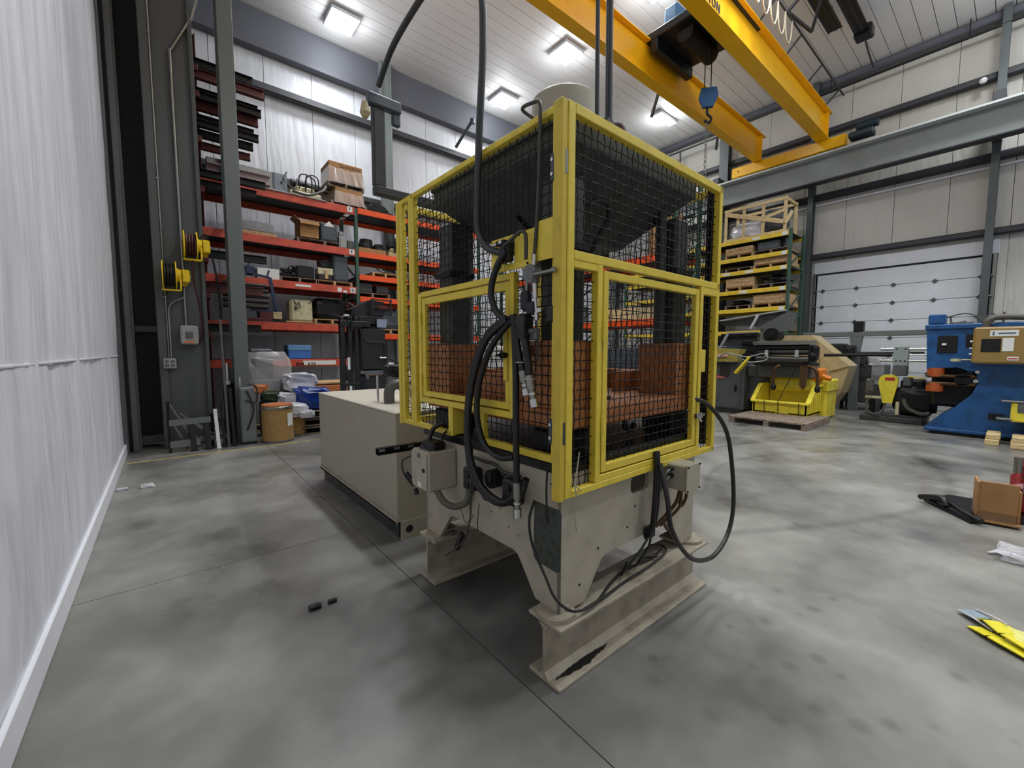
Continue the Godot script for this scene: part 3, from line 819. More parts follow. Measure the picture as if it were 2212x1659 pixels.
# a small lump of machinery: base casting, motor, pipes
func machine(o: Node3D, w: float, h: float, d: float, m: String, sd: int) -> void:
	var rg := RandomNumberGenerator.new(); rg.seed = sd
	var s := S.new(); s.bx(-w / 2, w / 2, 0, h * 0.30, -d, 0, 0.02); s.bx(-w * 0.32, w * 0.3, h * 0.30, h * 0.55, -d * 0.85, -d * 0.1, 0.03); obj("base_casting", s, M(m), o)
	s = S.new(); s.cyl(Vector3(-w * 0.4, h * 0.68, -d * 0.4), Vector3(w * 0.12, h * 0.68, -d * 0.4), h * 0.19, h * 0.19, 16); s.cyl(Vector3(w * 0.12, h * 0.68, -d * 0.4), Vector3(w * 0.3, h * 0.68, -d * 0.4), h * 0.12, h * 0.10, 14); obj("motor", s, M("dark_iron"), o)
	for k in 3:
		s = S.new()
		var a := rg.randf_range(-0.4, 0.4) * w
		var b := rg.randf_range(-0.4, 0.4) * w
		s.tube([Vector3(a, h * 0.4, 0), Vector3(a, h * 0.9, 0.05), Vector3((a + b) / 2, h * rg.randf_range(0.95, 1.1), 0.03), Vector3(b, h * 0.8, 0.05), Vector3(b, h * 0.3, 0.02)], 0.014, 6, 4); obj("hose", s, M("rubber"), o)

func rack_frame(o: Node3D, at: Vector3, h: float, d: float, axis_z: bool) -> void:   # upright frame, two perforated posts with braces; depth along -z (or +x when axis_z)
	var fr := group_part("upright_frame", o, at)
	var far := Vector3(d, 0, 0) if axis_z else Vector3(0, 0, -d)
	for q in [Vector3.ZERO, far]:
		var s := S.new(); s.box(q + Vector3(0, h / 2, 0), Vector3(0.078, h, 0.078), 0.006)
		obj("post", s, M("rack_green"), fr)
		s = S.new(); s.box(q + Vector3(0, 0.006, 0), Vector3(0.14, 0.012, 0.14)); obj("foot_plate", s, M("rack_green"), fr)
	var s2 := S.new()
	var k := 0.2
	while k < h - 0.6:
		s2.bar(Vector3(0, k, 0), far + Vector3(0, k, 0), 0.025, 0.035); s2.bar(Vector3(0, k, 0), far + Vector3(0, k + 0.6, 0), 0.025, 0.035)
		k += 0.62
	obj("brace", s2, M("rack_green"), fr)

func rack_beam(o: Node3D, a: Vector3, b: Vector3, m: String, h := 0.145) -> MeshInstance3D:
	var s := S.new(); s.bar(a, b, 0.05, h, Vector3.UP, 0.006)
	for q in [a, b]:
		s.bar(q + (b - a).normalized() * (0.012 if q == a else -0.012) + Vector3(0, -h * 0.6, 0.0), q + (b - a).normalized() * (0.012 if q == a else -0.012) + Vector3(0, h * 0.6, 0.0), 0.06, 0.012)
	return obj("beam", s, M(m), o)

func plate_letter(o: Node3D, ch: String, at: Vector3, size := 0.075) -> void:
	var s := S.new(); s.box(at, Vector3(0.12, 0.12, 0.006)); var p := each("label_plate", s, M("sign_white", Color(0.9, 0.9, 0.88), 0.5), o)
	words("letter", ch, size, Color(0.05, 0.05, 0.05), at + Vector3(0, 0, 0.0035), Vector3.ZERO, p, true)

func back_rack() -> void:
	var s: S
	var r := thing("pallet_rack", "tall pallet rack along the back wall with red and orange beams on green posts", "rack", Vector3(0, 0, -10.4))
	for x in [-0.2, 3.69, 7.3]: rack_frame(r, Vector3(x, 0, 0), 4.98, 1.05, false)
	var lv := [4.90, 3.92, 3.02, 2.10, 1.29]
	for i in 5:
		for z in [0.02, -1.05]:
			rack_beam(r, Vector3(-0.16, lv[i], z), Vector3(3.65, lv[i], z), "rack_red", 0.165)
		s = S.new(); s.bx(-0.1, 3.6, lv[i] + 0.045, lv[i] + 0.075, -1.02, -0.02, 0.003); obj("shelf_deck", s, M("deck_dark", Color(0.16, 0.155, 0.15), 0.6, 0.3), r)
	var lo := [4.93, 3.91, 3.36, 2.83, 1.93]
	for i in 5:
		for z in [0.02, -1.05]:
			rack_beam(r, Vector3(3.73, lo[i], z), Vector3(7.26, lo[i], z), "rack_orange", 0.13)
		s = S.new(); s.bx(3.75, 7.24, lo[i] + 0.03, lo[i] + 0.055, -1.02, -0.02, 0.003); obj("shelf_deck", s, M("deck_dark"), r)
	plate_letter(r, "E", Vector3(3.56, 3.93, 0.052)); plate_letter(r, "D", Vector3(3.56, 3.02, 0.052)); plate_letter(r, "F", Vector3(3.54, 4.92, 0.052))
	s = S.new(); s.bx(2.30, 2.62, 3.0, 3.05, 0.046, 0.05); s.bx(3.2, 3.3, 2.96, 3.06, 0.046, 0.05); s.bx(3.33, 3.42, 2.95, 3.0, 0.046, 0.05); each("sticker", s, M("sign_white"), r)
	var pl := obj_plate(r, Vector3(2.75, 1.29, 0.052)); words("lettering", "B24   A24", 0.07, Color(0.05, 0.05, 0.05), Vector3(2.45, 1.265, 0.056), Vector3.ZERO, pl, true)
	# cantilever stock rack at the left end, with its dark red arms
	var c := thing("cantilever_rack", "dark red cantilever stock rack behind the gray columns", "rack", Vector3(0, 0, -9.55))
	for x in [0.62, 1.15]:
		s = S.new(); s.ibeam_v(Vector3(x, 0, -0.9), 7.6, 0.12, 0.2); obj("post", s, M("maroon"), c)
	for y in [6.48, 6.05, 5.30, 4.45, 3.62, 3.25, 2.6, 1.9]:
		s = S.new()
		for x in [0.62, 1.15]: s.bx(x - 0.05, x + 0.05, y - 0.11, y, -0.8, 0.25, 0.01)
		obj("arm", s, M("maroon"), c)
	var rg := RandomNumberGenerator.new(); rg.seed = 12
	var lens := [1.66, 1.50, 1.58, 1.60, 1.56, 1.50, 1.54, 1.46, 1.42, 1.62, 1.48, 1.62, 1.5, 1.46]
	var hs := [6.26, 6.50, 6.08, 5.92, 5.78, 5.62, 5.46, 5.32, 5.16, 4.62, 4.46, 3.26, 2.61, 1.91]
	var ords := ["second", "topmost", "third", "fourth", "fifth", "sixth", "seventh", "eighth", "ninth", "tenth", "eleventh", "twelfth", "thirteenth", "lowest"]
	for k in 14:
		var w := rg.randf_range(0.12, 0.165)
		var o := thing("steel_bar", "long steel stock bar on the dark red cantilever rack, %s from the top" % ords[k] if k != 1 and k != 13 else "long steel stock bar on the dark red cantilever rack, the %s one" % ords[k], "steel bar", Vector3(0, hs[k], -9.35 - 0.1 * (k % 3)), 0.0, "stock bars on the cantilever rack")
		s = S.new(); s.ibeam(Vector3(0.2, 0, 0), Vector3(lens[k], 0, 0), w, 0.10, 0.012, 0.012)
		o.add_child(bar_mesh(s, "maroon" if k % 4 == 0 else "dark_iron"))
	# pipes bundled in a blue cradle
	var pb := thing("pipe_cradle", "blue cradle bracket holding five dark brown pipes on the shelf edge", "bracket", Vector3(1.72, 2.44, -10.0))
	s = S.new(); s.bar(Vector3(0.0, 0.62, 0.1), Vector3(0.10, -0.05, 0.1), 0.05, 0.06); s.bar(Vector3(-0.36, -0.05, 0.1), Vector3(0.10, -0.05, 0.1), 0.05, 0.05); obj("bracket", s, M("cradle_blue", Color(0.12, 0.17, 0.30), 0.5), pb)
	for k in 5:
		var o := thing("steel_pipe", "dark brown pipe in the blue cradle, %s of its stack" % ["lowest", "second from the bottom", "middle one", "second from the top", "topmost"][k], "pipe", Vector3(1.25, 2.45 + k * 0.105, -9.86), 0.0, "pipes in the blue cradle")
		s = S.new(); s.cyl(Vector3(-0.35, 0, 0), Vector3(0.42, 0, 0), 0.042, 0.042, 14); obj("pipe", s, M("pipe_brown", Color(0.16, 0.125, 0.11), 0.45, 0.3), o)
	# goods, front faces about 10.35 m back
	var Z := -10.47
	var o: Node3D
	o = thing("steel_section", "stack of two pale steel channels on the top shelf, against the narrow gray column", "steel channel", Vector3(1.45, 4.975, Z))
	s = S.new(); s.bx(-0.65, 0.52, 0, 0.44, -0.35, -0.02, 0.01); obj("back_plate", s, M("pale_gray"), o)
	s = S.new(); s.bx(-0.65, 0.45, 0.10, 0.13, -0.02, 0.08, 0.004); s.bx(-0.65, 0.45, 0.28, 0.31, -0.02, 0.08, 0.004); s.bx(-0.65, 0.43, 0.13, 0.28, -0.02, 0.02); obj("channel", s, W("pale_pink", Color(0.66, 0.60, 0.60), 0.5, 0.0, "blot", 0.85, 70), o)
	o = thing("electrical_box", "pale blue-gray steel box with a black hole on the top shelf", "box", Vector3(2.10, 4.975, Z)); steel_box(o, 0.28, 0.44, 0.4, "blue_gray_box")
	o = thing("pump_unit", "hose-tangled pump unit on the top shelf beside the lettered carton", "pump", Vector3(2.62, 4.975, Z)); machine(o, 0.66, 0.52, 0.5, "cream", 3)
	s = S.new(); s.tube([Vector3(-0.3, 0.1, 0.08), Vector3(0.0, 0.05, 0.16), Vector3(0.3, 0.2, 0.14), Vector3(0.42, 0.36, 0.05)], 0.028, 8, 6); s.tube([Vector3(-0.38, 0.5, 0), Vector3(-0.45, 0.3, 0.06), Vector3(-0.25, 0.15, 0.1), Vector3(-0.18, 0.4, 0.03)], 0.014, 6, 6); obj("thick_hose", s, M("hose_gray", Color(0.33, 0.32, 0.29), 0.5), o)
	o = thing("dark_beam_bundle", "dark steel angle lying along the front of the top shelf", "steel angle", Vector3(2.3, 4.975, Z + 0.06)); s = S.new(); s.bx(-0.85, 0.72, 0, 0.05, -0.05, 0.0, 0.004); s.bx(-0.85, 0.72, 0, 0.006, -0.05, 0.08); obj("angle", s, M("pale_gray"), o)
	o = thing("wrapped_carton", "plastic-wrapped tan carton on a pallet on the top shelf, under the lettered carton", "carton", Vector3(3.58, 4.97, Z)); pallet(o, 0.86, 0.8, "wood_gray"); wrap_carton(o, 0.64, 0.32, 0.66, 0.13, 21)
	var top := thing("lettered_carton", "tan carton lettered Graymills and half wrapped in clear film, topmost on the shelf", "carton", Vector3(3.52, 5.42, Z)); pallet(top, 0.86, 0.8, "wood_gray", Vector3.ZERO, 5); wrap_carton(top, 0.78, 0.44, 0.66, 0.13, 22)
	words("lettering", "Graymills", 0.085, Color(0.20, 0.15, 0.11), Vector3(0.10, 0.50, 0.003), Vector3.ZERO, top)
	o = thing("folded_tarp", "black folded sheet metal pieces on top of the orange beams", "scrap metal", Vector3(4.35, 5.0, Z)); s = S.new(); s.prism([Vector2(-0.28, 0), Vector2(-0.2, 0.26), Vector2(0.1, 0.2), Vector2(0.22, 0.1), Vector2(0.08, 0.09), Vector2(0.34, 0.05), Vector2(0.3, 0)], Vector3.ZERO, Vector3.RIGHT, Vector3.UP, Vector3(0, 0, -0.6)); obj("folded_sheet", s, M("black_steel"), o)
	# second level
	o = thing("wrapped_block", "long gray film-wrapped block on a board on the second shelf", "package", Vector3(1.62, 3.995, Z)); s = S.new(); s.bx(-0.42, 0.37, 0, 0.10, -0.5, 0.0, 0.006); obj("board", s, M("wood"), o)
	s = S.new(); s.lump(Vector3(-0.02, 0.21, -0.25), Vector3(0.72, 0.22, 0.44), 5, 0.06, 16, 8, 0.3); obj("wrapping", s, M("wrap_gray", Color(0.55, 0.55, 0.56), 0.4), o)
	o = thing("open_carton", "tan cardboard box with open flaps on the second shelf", "carton", Vector3(2.66, 4.13, Z)); carton(o, 0.42, 0.38, 0.42, "cardboard", true); pallet(o, 1.2, 0.7, "wood_gray", Vector3(0.33, -0.135, 0))
	o = thing("steel_cabinet", "dark gray steel box with a white paper leaning on it, second shelf", "cabinet", Vector3(3.09, 4.13, Z)); steel_box(o, 0.36, 0.38, 0.4, "slate", false); s = S.new(); s.prism([Vector2(-0.12, 0), Vector2(0.0, 0.12), Vector2(0.12, 0)], Vector3(0, 0.33, 0.014), Vector3.RIGHT, Vector3.UP, Vector3(0, 0, 0.004)); obj("paper", s, M("sign_white"), o)
	o = thing("junction_box", "small gray junction box with a cable, nearest the green post on the second shelf", "box", Vector3(3.40, 4.0, Z)); steel_box(o, 0.18, 0.30, 0.25, "pale_gray", false); s = S.new(); s.lump(Vector3(-0.02, 0.36, -0.1), Vector3(0.12, 0.12, 0.12), 8, 0.1); each("gland", s, M("wrap_gray"), o)
	o = thing("junction_box", "small gray box right against the green rack post, second shelf", "box", Vector3(3.585, 4.0, Z)); steel_box(o, 0.15, 0.22, 0.25, "cab_gray", false)
	o = thing("cardboard_tray", "low cardboard tray of odd parts on a white pallet, orange shelf", "tray", Vector3(4.12, 3.97, Z)); carton(o, 0.70, 0.14, 0.6, "cardboard", false); s = S.new(); s.lump(Vector3(-0.1, 0.2, -0.3), Vector3(0.3, 0.25, 0.3), 9, 0.35); s.lump(Vector3(0.2, 0.18, -0.25), Vector3(0.2, 0.2, 0.3), 10, 0.35); each("parts_heap", s, M("dark_iron"), o)
	o = thing("dark_casting", "dark round castings standing behind the cardboard tray, orange shelf", "casting", Vector3(4.3, 3.965, Z - 0.65)); s = S.new(); s.cyl(Vector3(-0.1, 0, 0), Vector3(-0.1, 0.5, 0), 0.2, 0.16, 16); s.cyl(Vector3(0.25, 0, 0), Vector3(0.25, 0.42, 0), 0.13, 0.13, 16); each("casting", s, M("slate"), o)
	o = thing("tan_motor", "tan gearbox on a pallet beside the yellow guard edge, orange shelf", "gearbox", Vector3(4.72, 3.965, Z)); machine(o, 0.36, 0.46, 0.4, "tan_sheet", 14)
	o = thing("steel_tube", "short bent steel rods on a pallet on the third orange shelf", "rods", Vector3(4.45, 3.415, Z)); pallet(o, 0.7, 0.7, "wood"); s = S.new(); s.tube([Vector3(-0.2, 0.24, -0.1), Vector3(-0.1, 0.16, 0), Vector3(0.1, 0.17, -0.05), Vector3(0.3, 0.15, -0.1)], 0.02, 6, 4); obj("rod", s, M("zinc"), o)
	o = thing("gray_carton", "two gray cartons on a pallet on the fourth orange shelf", "carton", Vector3(4.1, 2.885, Z)); pallet(o, 0.9, 0.7, "wood_gray"); s = S.new(); s.bx(-0.35, 0.0, 0.135, 0.36, -0.5, -0.02, 0.01); s.bx(0.1, 0.42, 0.135, 0.32, -0.5, -0.02, 0.01); obj("box_body", s, M("dark_wall2"), o)
	o = thing("dark_bin", "dark covered heap on a pallet on the lowest orange shelf", "bin", Vector3(4.55, 1.99, Z)); pallet(o, 1.0, 0.8, "wood"); s = S.new(); s.lump(Vector3(0, 0.36, -0.4), Vector3(0.8, 0.5, 0.7), 33, 0.2); obj("cover", s, M("slate"), o)
	# third level
	o = thing("white_carton", "white carton beside a dark folding chair on the third shelf", "carton", Vector3(1.80, 3.10, Z)); carton(o, 0.42, 0.24, 0.4, "sign_white")
	o = thing("metal_trestle", "dark folded metal frame on the third shelf behind the narrow gray column", "frame", Vector3(1.45, 3.10, Z + 0.02)); s = S.new(); s.bar(Vector3(-0.1, 0, 0), Vector3(0.0, 0.34, 0), 0.04, 0.04); s.bar(Vector3(-0.1, 0.12, 0), Vector3(0.36, 0.05, 0), 0.04, 0.03); s.bar(Vector3(0.36, 0.2, 0), Vector3(0.30, 0, 0), 0.03, 0.03); s.bx(-0.12, 0.1, 0.08, 0.26, -0.2, -0.05, 0.02); obj("frame", s, M("cradle_blue"), o)
	o = thing("gear_motor", "dark gear motor on a pallet on the third shelf", "motor", Vector3(2.2, 3.225, Z)); machine(o, 0.34, 0.22, 0.3, "dark_iron", 6)
	o = thing("steel_block", "dark gray steel block on the pallet on the third shelf", "block", Vector3(2.55, 3.225, Z)); s = S.new(); s.bx(-0.18, 0.18, 0, 0.26, -0.3, 0, 0.01); s.bx(-0.13, 0.13, 0.26, 0.275, -0.25, -0.05, 0.004); obj("block", s, M("dark_iron"), o); pallet(o, 0.82, 0.7, "wood_gray", Vector3(-0.13, -0.135, 0))
	o = thing("test_machine", "cream and burgundy test machine on a pallet on the third shelf", "machine", Vector3(2.98, 3.225, Z)); s = S.new(); s.bx(-0.16, 0.16, 0, 0.12, -0.3, 0, 0.01); obj("base_box", s, M("burgundy"), o); s = S.new(); s.bx(-0.17, 0.17, 0.12, 0.27, -0.28, 0.0, 0.01); obj("panel", s, M("cream"), o); s = S.new(); s.bx(-0.03, 0.05, 0.02, 0.22, 0, 0.03, 0.006); obj("tag_plate", s, M("wood"), o); s = S.new(); s.lump(Vector3(-0.02, 0.36, -0.1), Vector3(0.26, 0.2, 0.2), 15, 0.35); obj("gear_head", s, M("dark_iron"), o)
	pallet(o, 0.84, 0.7, "wood", Vector3(0.2, -0.135, 0))
	o = thing("tall_cabinet", "tall slate-gray cabinet next to the green post on the third shelf", "cabinet", Vector3(3.33, 3.225, Z)); steel_box(o, 0.34, 0.60, 0.4, "slate", false)
	s = S.new(); s.bx(-0.172, 0.172, 0.47, 0.48, 0.0, 0.016); each("seam", s, M("gap"), o)
	# fourth level
	o = thing("drawer_unit", "dark red and tan drawer units on the fourth shelf", "drawer unit", Vector3(1.70, 2.18, Z)); s = S.new(); s.bx(-0.35, 0.14, 0, 0.09, -0.4, 0, 0.01); s.bx(-0.1, 0.16, 0.09, 0.26, -0.4, -0.02, 0.01); obj("red_part", s, M("maroon"), o); s = S.new(); s.bx(0.16, 0.34, 0.08, 0.24, -0.4, -0.05, 0.01); obj("tan_part", s, M("tan_sheet"), o)
	o = thing("cream_tank", "square cream tank with an oily stain on the fourth shelf", "tank", Vector3(2.43, 2.20, Z)); s = S.new(); s.bx(-0.24, 0.24, 0.02, 0.52, -0.4, 0, 0.05); obj("tank_body", s, M("cream"), o); s = S.new(); s.tube([Vector3(-0.15, 0.5, 0.01), Vector3(-0.1, 0.4, 0.03), Vector3(-0.06, 0.46, 0.03), Vector3(-0.02, 0.34, 0.02)], 0.012, 6, 5); s.cyl(Vector3(-0.11, 0.33, 0.0), Vector3(-0.11, 0.33, 0.06), 0.045, 0.03, 12); s.cyl(Vector3(0.17, 0.46, 0), Vector3(0.17, 0.46, 0.012), 0.018, 0.018, 8); obj("valve", s, M("hose_gray"), o); s = S.new(); s.bx(-0.33, 0.25, 0, 0.03, -0.45, 0.03, 0.005); obj("board", s, M("wood"), o)
	o = thing("dark_rubbish", "dark bagged heap on a pallet on the fourth shelf, behind the black stacker", "bag", Vector3(3.1, 2.18, Z)); pallet(o, 0.8, 0.8, "wood"); s = S.new(); s.lump(Vector3(0, 0.38, -0.35), Vector3(0.75, 0.5, 0.6), 44, 0.25); obj("bag", s, M("black_steel"), o)
	o = thing("blue_tote", "two-tone blue plastic tote on the lowest red shelf", "tote", Vector3(2.38, 1.37, Z)); s = S.new(); s.bx(-0.26, 0.22, 0, 0.30, -0.4, 0, 0.02); obj("tote_body", s, M("tote_blue", Color(0.25, 0.45, 0.75), 0.4), o); s = S.new(); s.bx(-0.27, 0.23, 0.19, 0.33, -0.41, 0.015, 0.02); obj("lid", s, M("tote_pale", Color(0.38, 0.55, 0.72), 0.4), o)

func bar_mesh(s: S, m: String) -> MeshInstance3D:
	var o := MeshInstance3D.new(); o.name = "bar"; o.mesh = s.mesh(); o.set_surface_override_material(0, M(m)); return o

func obj_plate(r: Node3D, at: Vector3) -> MeshInstance3D:
	var s := S.new(); s.box(at, Vector3(0.72, 0.10, 0.006)); return each("label_plate", s, M("sign_white"), r)

func wrap_carton(o: Node3D, w: float, h: float, d: float, y: float, sd: int) -> void:
	var s := S.new(); s.bx(-w / 2, w / 2, y, y + h, -d, 0, 0.01); obj("box_body", s, M("cardboard"), o)
	# clear film: folded skirt around the lower part
	s = S.new()
	var rg := RandomNumberGenerator.new(); rg.seed = sd
	var n := 11
	var up: Array = []
	var dn: Array = []
	for k in n + 1:
		var f := float(k) / n
		up.append(Vector3(lerpf(-w / 2 - 0.01, w / 2 + 0.01, f), y + h * rg.randf_range(0.62, 0.72), 0.012 + rg.randf_range(0, 0.02)))
		dn.append(Vector3(lerpf(-w / 2 - 0.05, w / 2 + 0.05, f), y - 0.05, 0.02 + rg.randf_range(0, 0.05)))
	for k in n:
		s.quad(up[k], up[k + 1], dn[k + 1], dn[k], Vector3(0, 0, 1))
	s.quad(up[0], dn[0], dn[0] + Vector3(0, 0, -d), up[0] + Vector3(0, 0, -d), Vector3(-1, 0, 0))
	s.quad(up[n], dn[n], dn[n] + Vector3(0, 0, -d), up[n] + Vector3(0, 0, -d), Vector3(1, 0, 0))
	obj("clear_film", s, glass_film("film", Color(0.95, 0.93, 0.92), 0.30, 0.12), o)

func floor_things_left() -> void:
	var s: S
	var o: Node3D
	# steel stock stand with leaning bars
	o = thing("stock_stand", "low gray steel stand with slanting bars at the foot of the big gray column", "stand", Vector3(0, 0, -8.15))
	s = S.new(); s.bar(Vector3(-0.02, 0.13, 0.0), Vector3(0.35, 0.13, 0.0), 0.03, 0.10); s.bar(Vector3(0.35, 0.16, -0.1), Vector3(0.75, 0.16, -0.1), 0.03, 0.08); obj("bottom_rail", s, M("gray_paint"), o)
	s = S.new(); s.bar(Vector3(-0.02, 0.46, 0.0), Vector3(0.5, 0.46, -0.1), 0.03, 0.09); obj("top_rail", s, M("gray_paint"), o)
	s = S.new(); s.bx(-0.04, 0.0, 0, 0.80, -0.03, 0.01, 0.004); s.bx(0.5, 0.54, 0, 0.55, -0.2, -0.16, 0.004); s.bx(-0.04, 0.0, 0, 0.55, -0.5, -0.46, 0.004); each("leg", s, M("dark_iron"), o)
	s = S.new()
	for q in [[0.0, 0.75, 0.30, 0.05], [0.05, 0.62, 0.36, 0.10], [0.12, 0.6, 0.5, 0.18], [0.2, 0.52, 0.55, 0.2], [0.02, 0.45, 0.2, 0.02]]:
		s.bar(Vector3(q[0], q[1], -0.05), Vector3(q[2], q[3], -0.12), 0.025, 0.025)
	each("slanting_bar", s, M("zinc"), o)
	for q in [[0.27, 0.45, 0.07, "dark_iron", "short dark steel bar standing on end before the stock stand"], [0.46, 0.40, 0.07, "dark_iron", "dark steel bar standing on end beside the white bar"], [0.585, 0.62, 0.05, "sign_white", "white painted bar standing upright in front of the gray column"], [0.72, 2.06, 0.035, "hose_gray", "tall thin gray pole standing against the narrow column"], [0.665, 0.75, 0.035, "dark_iron", "slim dark angle bar standing behind the tall gray pole"], [0.80, 0.95, 0.05, "dark_iron", "dark square tube standing left of the gray panel"]]:
		o = thing("steel_bar", q[4], "steel bar", Vector3(q[0], 0, -8.12))
		s = S.new(); s.bar(Vector3(0, 0, 0), Vector3(-0.02, q[1], -0.12), q[2], q[2], Vector3.BACK, 0.004); obj("bar", s, M(q[3]), o)
		s = S.new(); s.bar(Vector3(0, 0, 0), Vector3(0, 0.008, 0), q[2] * 1.3, q[2] * 1.3, Vector3.BACK); obj("end_cap", s, M(q[3]), o)
	o = thing("steel_cylinder", "black hydraulic cylinder standing on end behind the bars", "cylinder", Vector3(0.78, 0, -8.45)); s = S.new(); s.cyl(Vector3.ZERO, Vector3(0, 1.05, 0), 0.075, 0.075, 18); obj("barrel", s, M("black_steel"), o); s = S.new(); s.cyl(Vector3(0, 1.05, 0), Vector3(0, 1.35, 0), 0.03, 0.03, 12); s.cyl(Vector3(0, 1.0, 0), Vector3(0, 1.06, 0), 0.082, 0.082, 18); obj("rod", s, M("chrome"), o)
	o = thing("electrical_enclosure", "gray upright panel box with a hanging black cable beside the fibre drum", "electrical panel", Vector3(1.02, 0, -8.12)); s = S.new(); s.bx(-0.12, 0.10, 0.03, 0.95, -0.2, 0, 0.012); obj("body", s, M("gray_paint"), o); s = S.new(); s.bx(-0.10, 0.08, 0.06, 0.92, 0, 0.008, 0.003); obj("door", s, M("gray_paint"), o); s = S.new(); s.tube([Vector3(-0.02, 0.9, 0.02), Vector3(0.06, 0.6, 0.05), Vector3(0.0, 0.35, 0.04), Vector3(-0.04, 0.25, 0.02)], 0.012, 6, 5); s.tube([Vector3(0.02, 1.0, -0.05), Vector3(0.12, 0.95, 0.03), Vector3(0.1, 0.7, 0.03), Vector3(-0.05, 0.75, 0.03)], 0.01, 6, 5); obj("cable", s, M("rubber"), o); s = S.new(); s.bx(-0.12, 0.10, 0, 0.03, -0.2, 0.0); each("foot", s, M("black_steel"), o)
	s = S.new(); s.cyl(Vector3(-0.1, 0.98, -0.04), Vector3(-0.1, 1.13, -0.04), 0.022, 0.022, 10); obj("connector", s, M("chrome"), o)
	# drums
	o = thing("fibre_drum", "tan fibre drum with a steel rim and orange lid on the yellow floor line", "drum", Vector3(1.44, 0, -8.16)); s = S.new(); s.lathe([Vector2(0, 0.012), Vector2(0.238, 0.012), Vector2(0.243, 0.03), Vector2(0.24, 0.60), Vector2(0.0, 0.60)], Vector3.ZERO, 32); obj("drum_body", s, M("fibre"), o)
	s = S.new(); s.lathe([Vector2(0.238, 0.0), Vector2(0.25, 0.005), Vector2(0.25, 0.03), Vector2(0.238, 0.035)], Vector3.ZERO, 32); s.lathe([Vector2(0.238, 0.565), Vector2(0.252, 0.57), Vector2(0.252, 0.605), Vector2(0.238, 0.615)], Vector3.ZERO, 32); obj("rim", s, M("zinc"), o)
	s = S.new(); s.lathe([Vector2(0.24, 0.60), Vector2(0.235, 0.64), Vector2(0.12, 0.655), Vector2(0, 0.65)], Vector3.ZERO, 32); obj("lid", s, M("lid_orange", Color(0.72, 0.42, 0.24), 0.7), o)
	s = S.new(); s.box(Vector3(0.16, 0.38, 0.183), Vector3(0.12, 0.22, 0.004), 0, Basis(Vector3.UP, 0.72)); obj("paper_label", s, M("sign_white"), o)
	o = thing("fibre_drum", "low tan drum half hidden behind the lidded fibre drum", "drum", Vector3(1.78, 0, -8.55)); s = S.new(); s.lathe([Vector2(0, 0.0), Vector2(0.2, 0.0), Vector2(0.2, 0.35), Vector2(0, 0.35)], Vector3.ZERO, 24); obj("drum_body", s, M("fibre"), o); s = S.new(); s.lathe([Vector2(0.198, 0.0), Vector2(0.208, 0.005), Vector2(0.208, 0.03), Vector2(0.198, 0.035)], Vector3.ZERO, 24); obj("rim", s, M("zinc"), o)
	# goods on pallets behind
	o = thing("loaded_pallet", "gray pallet with a blue plastic tarp bundle on it, left of the reservoir tank", "pallet", Vector3(2.25, 0, -8.35)); pallet(o, 1.1, 1.0, "wood_gray"); pallet(o, 1.1, 1.0, "wood_gray", Vector3(0.05, 0.15, -0.03)); pallet(o, 1.0, 1.0, "wood_gray", Vector3(0.0, 0.30, -0.03))
	o = thing("blue_tarp", "bright blue tarp bundle lying on the gray pallets", "tarp", Vector3(2.15, 0.45, -8.75)); s = S.new(); s.lump(Vector3(0, 0.19, 0), Vector3(0.62, 0.42, 0.55), 51, 0.25, 18, 10); obj("bundle", s, M("tarp_blue", Color(0.05, 0.20, 0.50), 0.3), o)
	for q in [[1.80, 0.43, -8.85, 52, "clear crumpled plastic film heaped beside the blue tarp"], [2.05, 0.78, -9.2, 53, "clear crumpled plastic film heaped above the blue tarp"]]:
		o = thing("plastic_film", q[4], "plastic film", Vector3(q[0], q[1], q[2])); s = S.new(); s.lump(Vector3(0, 0.16, 0), Vector3(0.6, 0.34, 0.5), q[3], 0.35, 18, 10); obj("crumpled_film", s, M("film_white", Color(0.78, 0.78, 0.80), 0.18), o)
	o = thing("white_bag", "white sacks lying beside the fibre drum", "sack", Vector3(1.78, 0.36, -8.5)); s = S.new(); s.lump(Vector3(0.02, 0.12, 0.1), Vector3(0.36, 0.24, 0.3), 54, 0.25); s.lump(Vector3(0.16, 0.04, 0.2), Vector3(0.28, 0.14, 0.22), 55, 0.25); each("sack", s, M("film_white"), o)
	o = thing("wrapped_machine", "plastic-wrapped dark machine under the lowest red shelf, right of the narrow column", "machine", Vector3(1.55, 0, -9.3)); pallet(o, 0.9, 0.9, "wood"); s = S.new(); s.bx(-0.36, 0.36, 0.135, 1.0, -0.8, -0.1, 0.03); s.bx(-0.3, 0.1, 1.0, 1.6, -0.7, -0.2, 0.03); obj("machine_body", s, M("slate"), o); s = S.new(); s.lump(Vector3(0, 0.75, -0.45), Vector3(0.86, 1.6, 0.8), 56, 0.12, 18, 12, 0.35); obj("clear_film", s, glass_film("film", Color.WHITE, 0.3, 0.1), o)
	o = thing("crate_stack", "stack of orange and brown crates beside the wrapped machine", "crates", Vector3(2.62, 0, -9.25)); pallet(o, 1.0, 0.9, "wood"); s = S.new()
	for k in 3: s.bx(-0.45, 0.45, 0.14 + k * 0.24, 0.36 + k * 0.24, -0.8, -0.05, 0.02)
	obj("crate", s, M("lid_orange"), o)
	s = S.new(); s.bx(-0.45, 0.45, 0.86, 0.90, -0.8, -0.05, 0.005); obj("board", s, M("wood"), o)
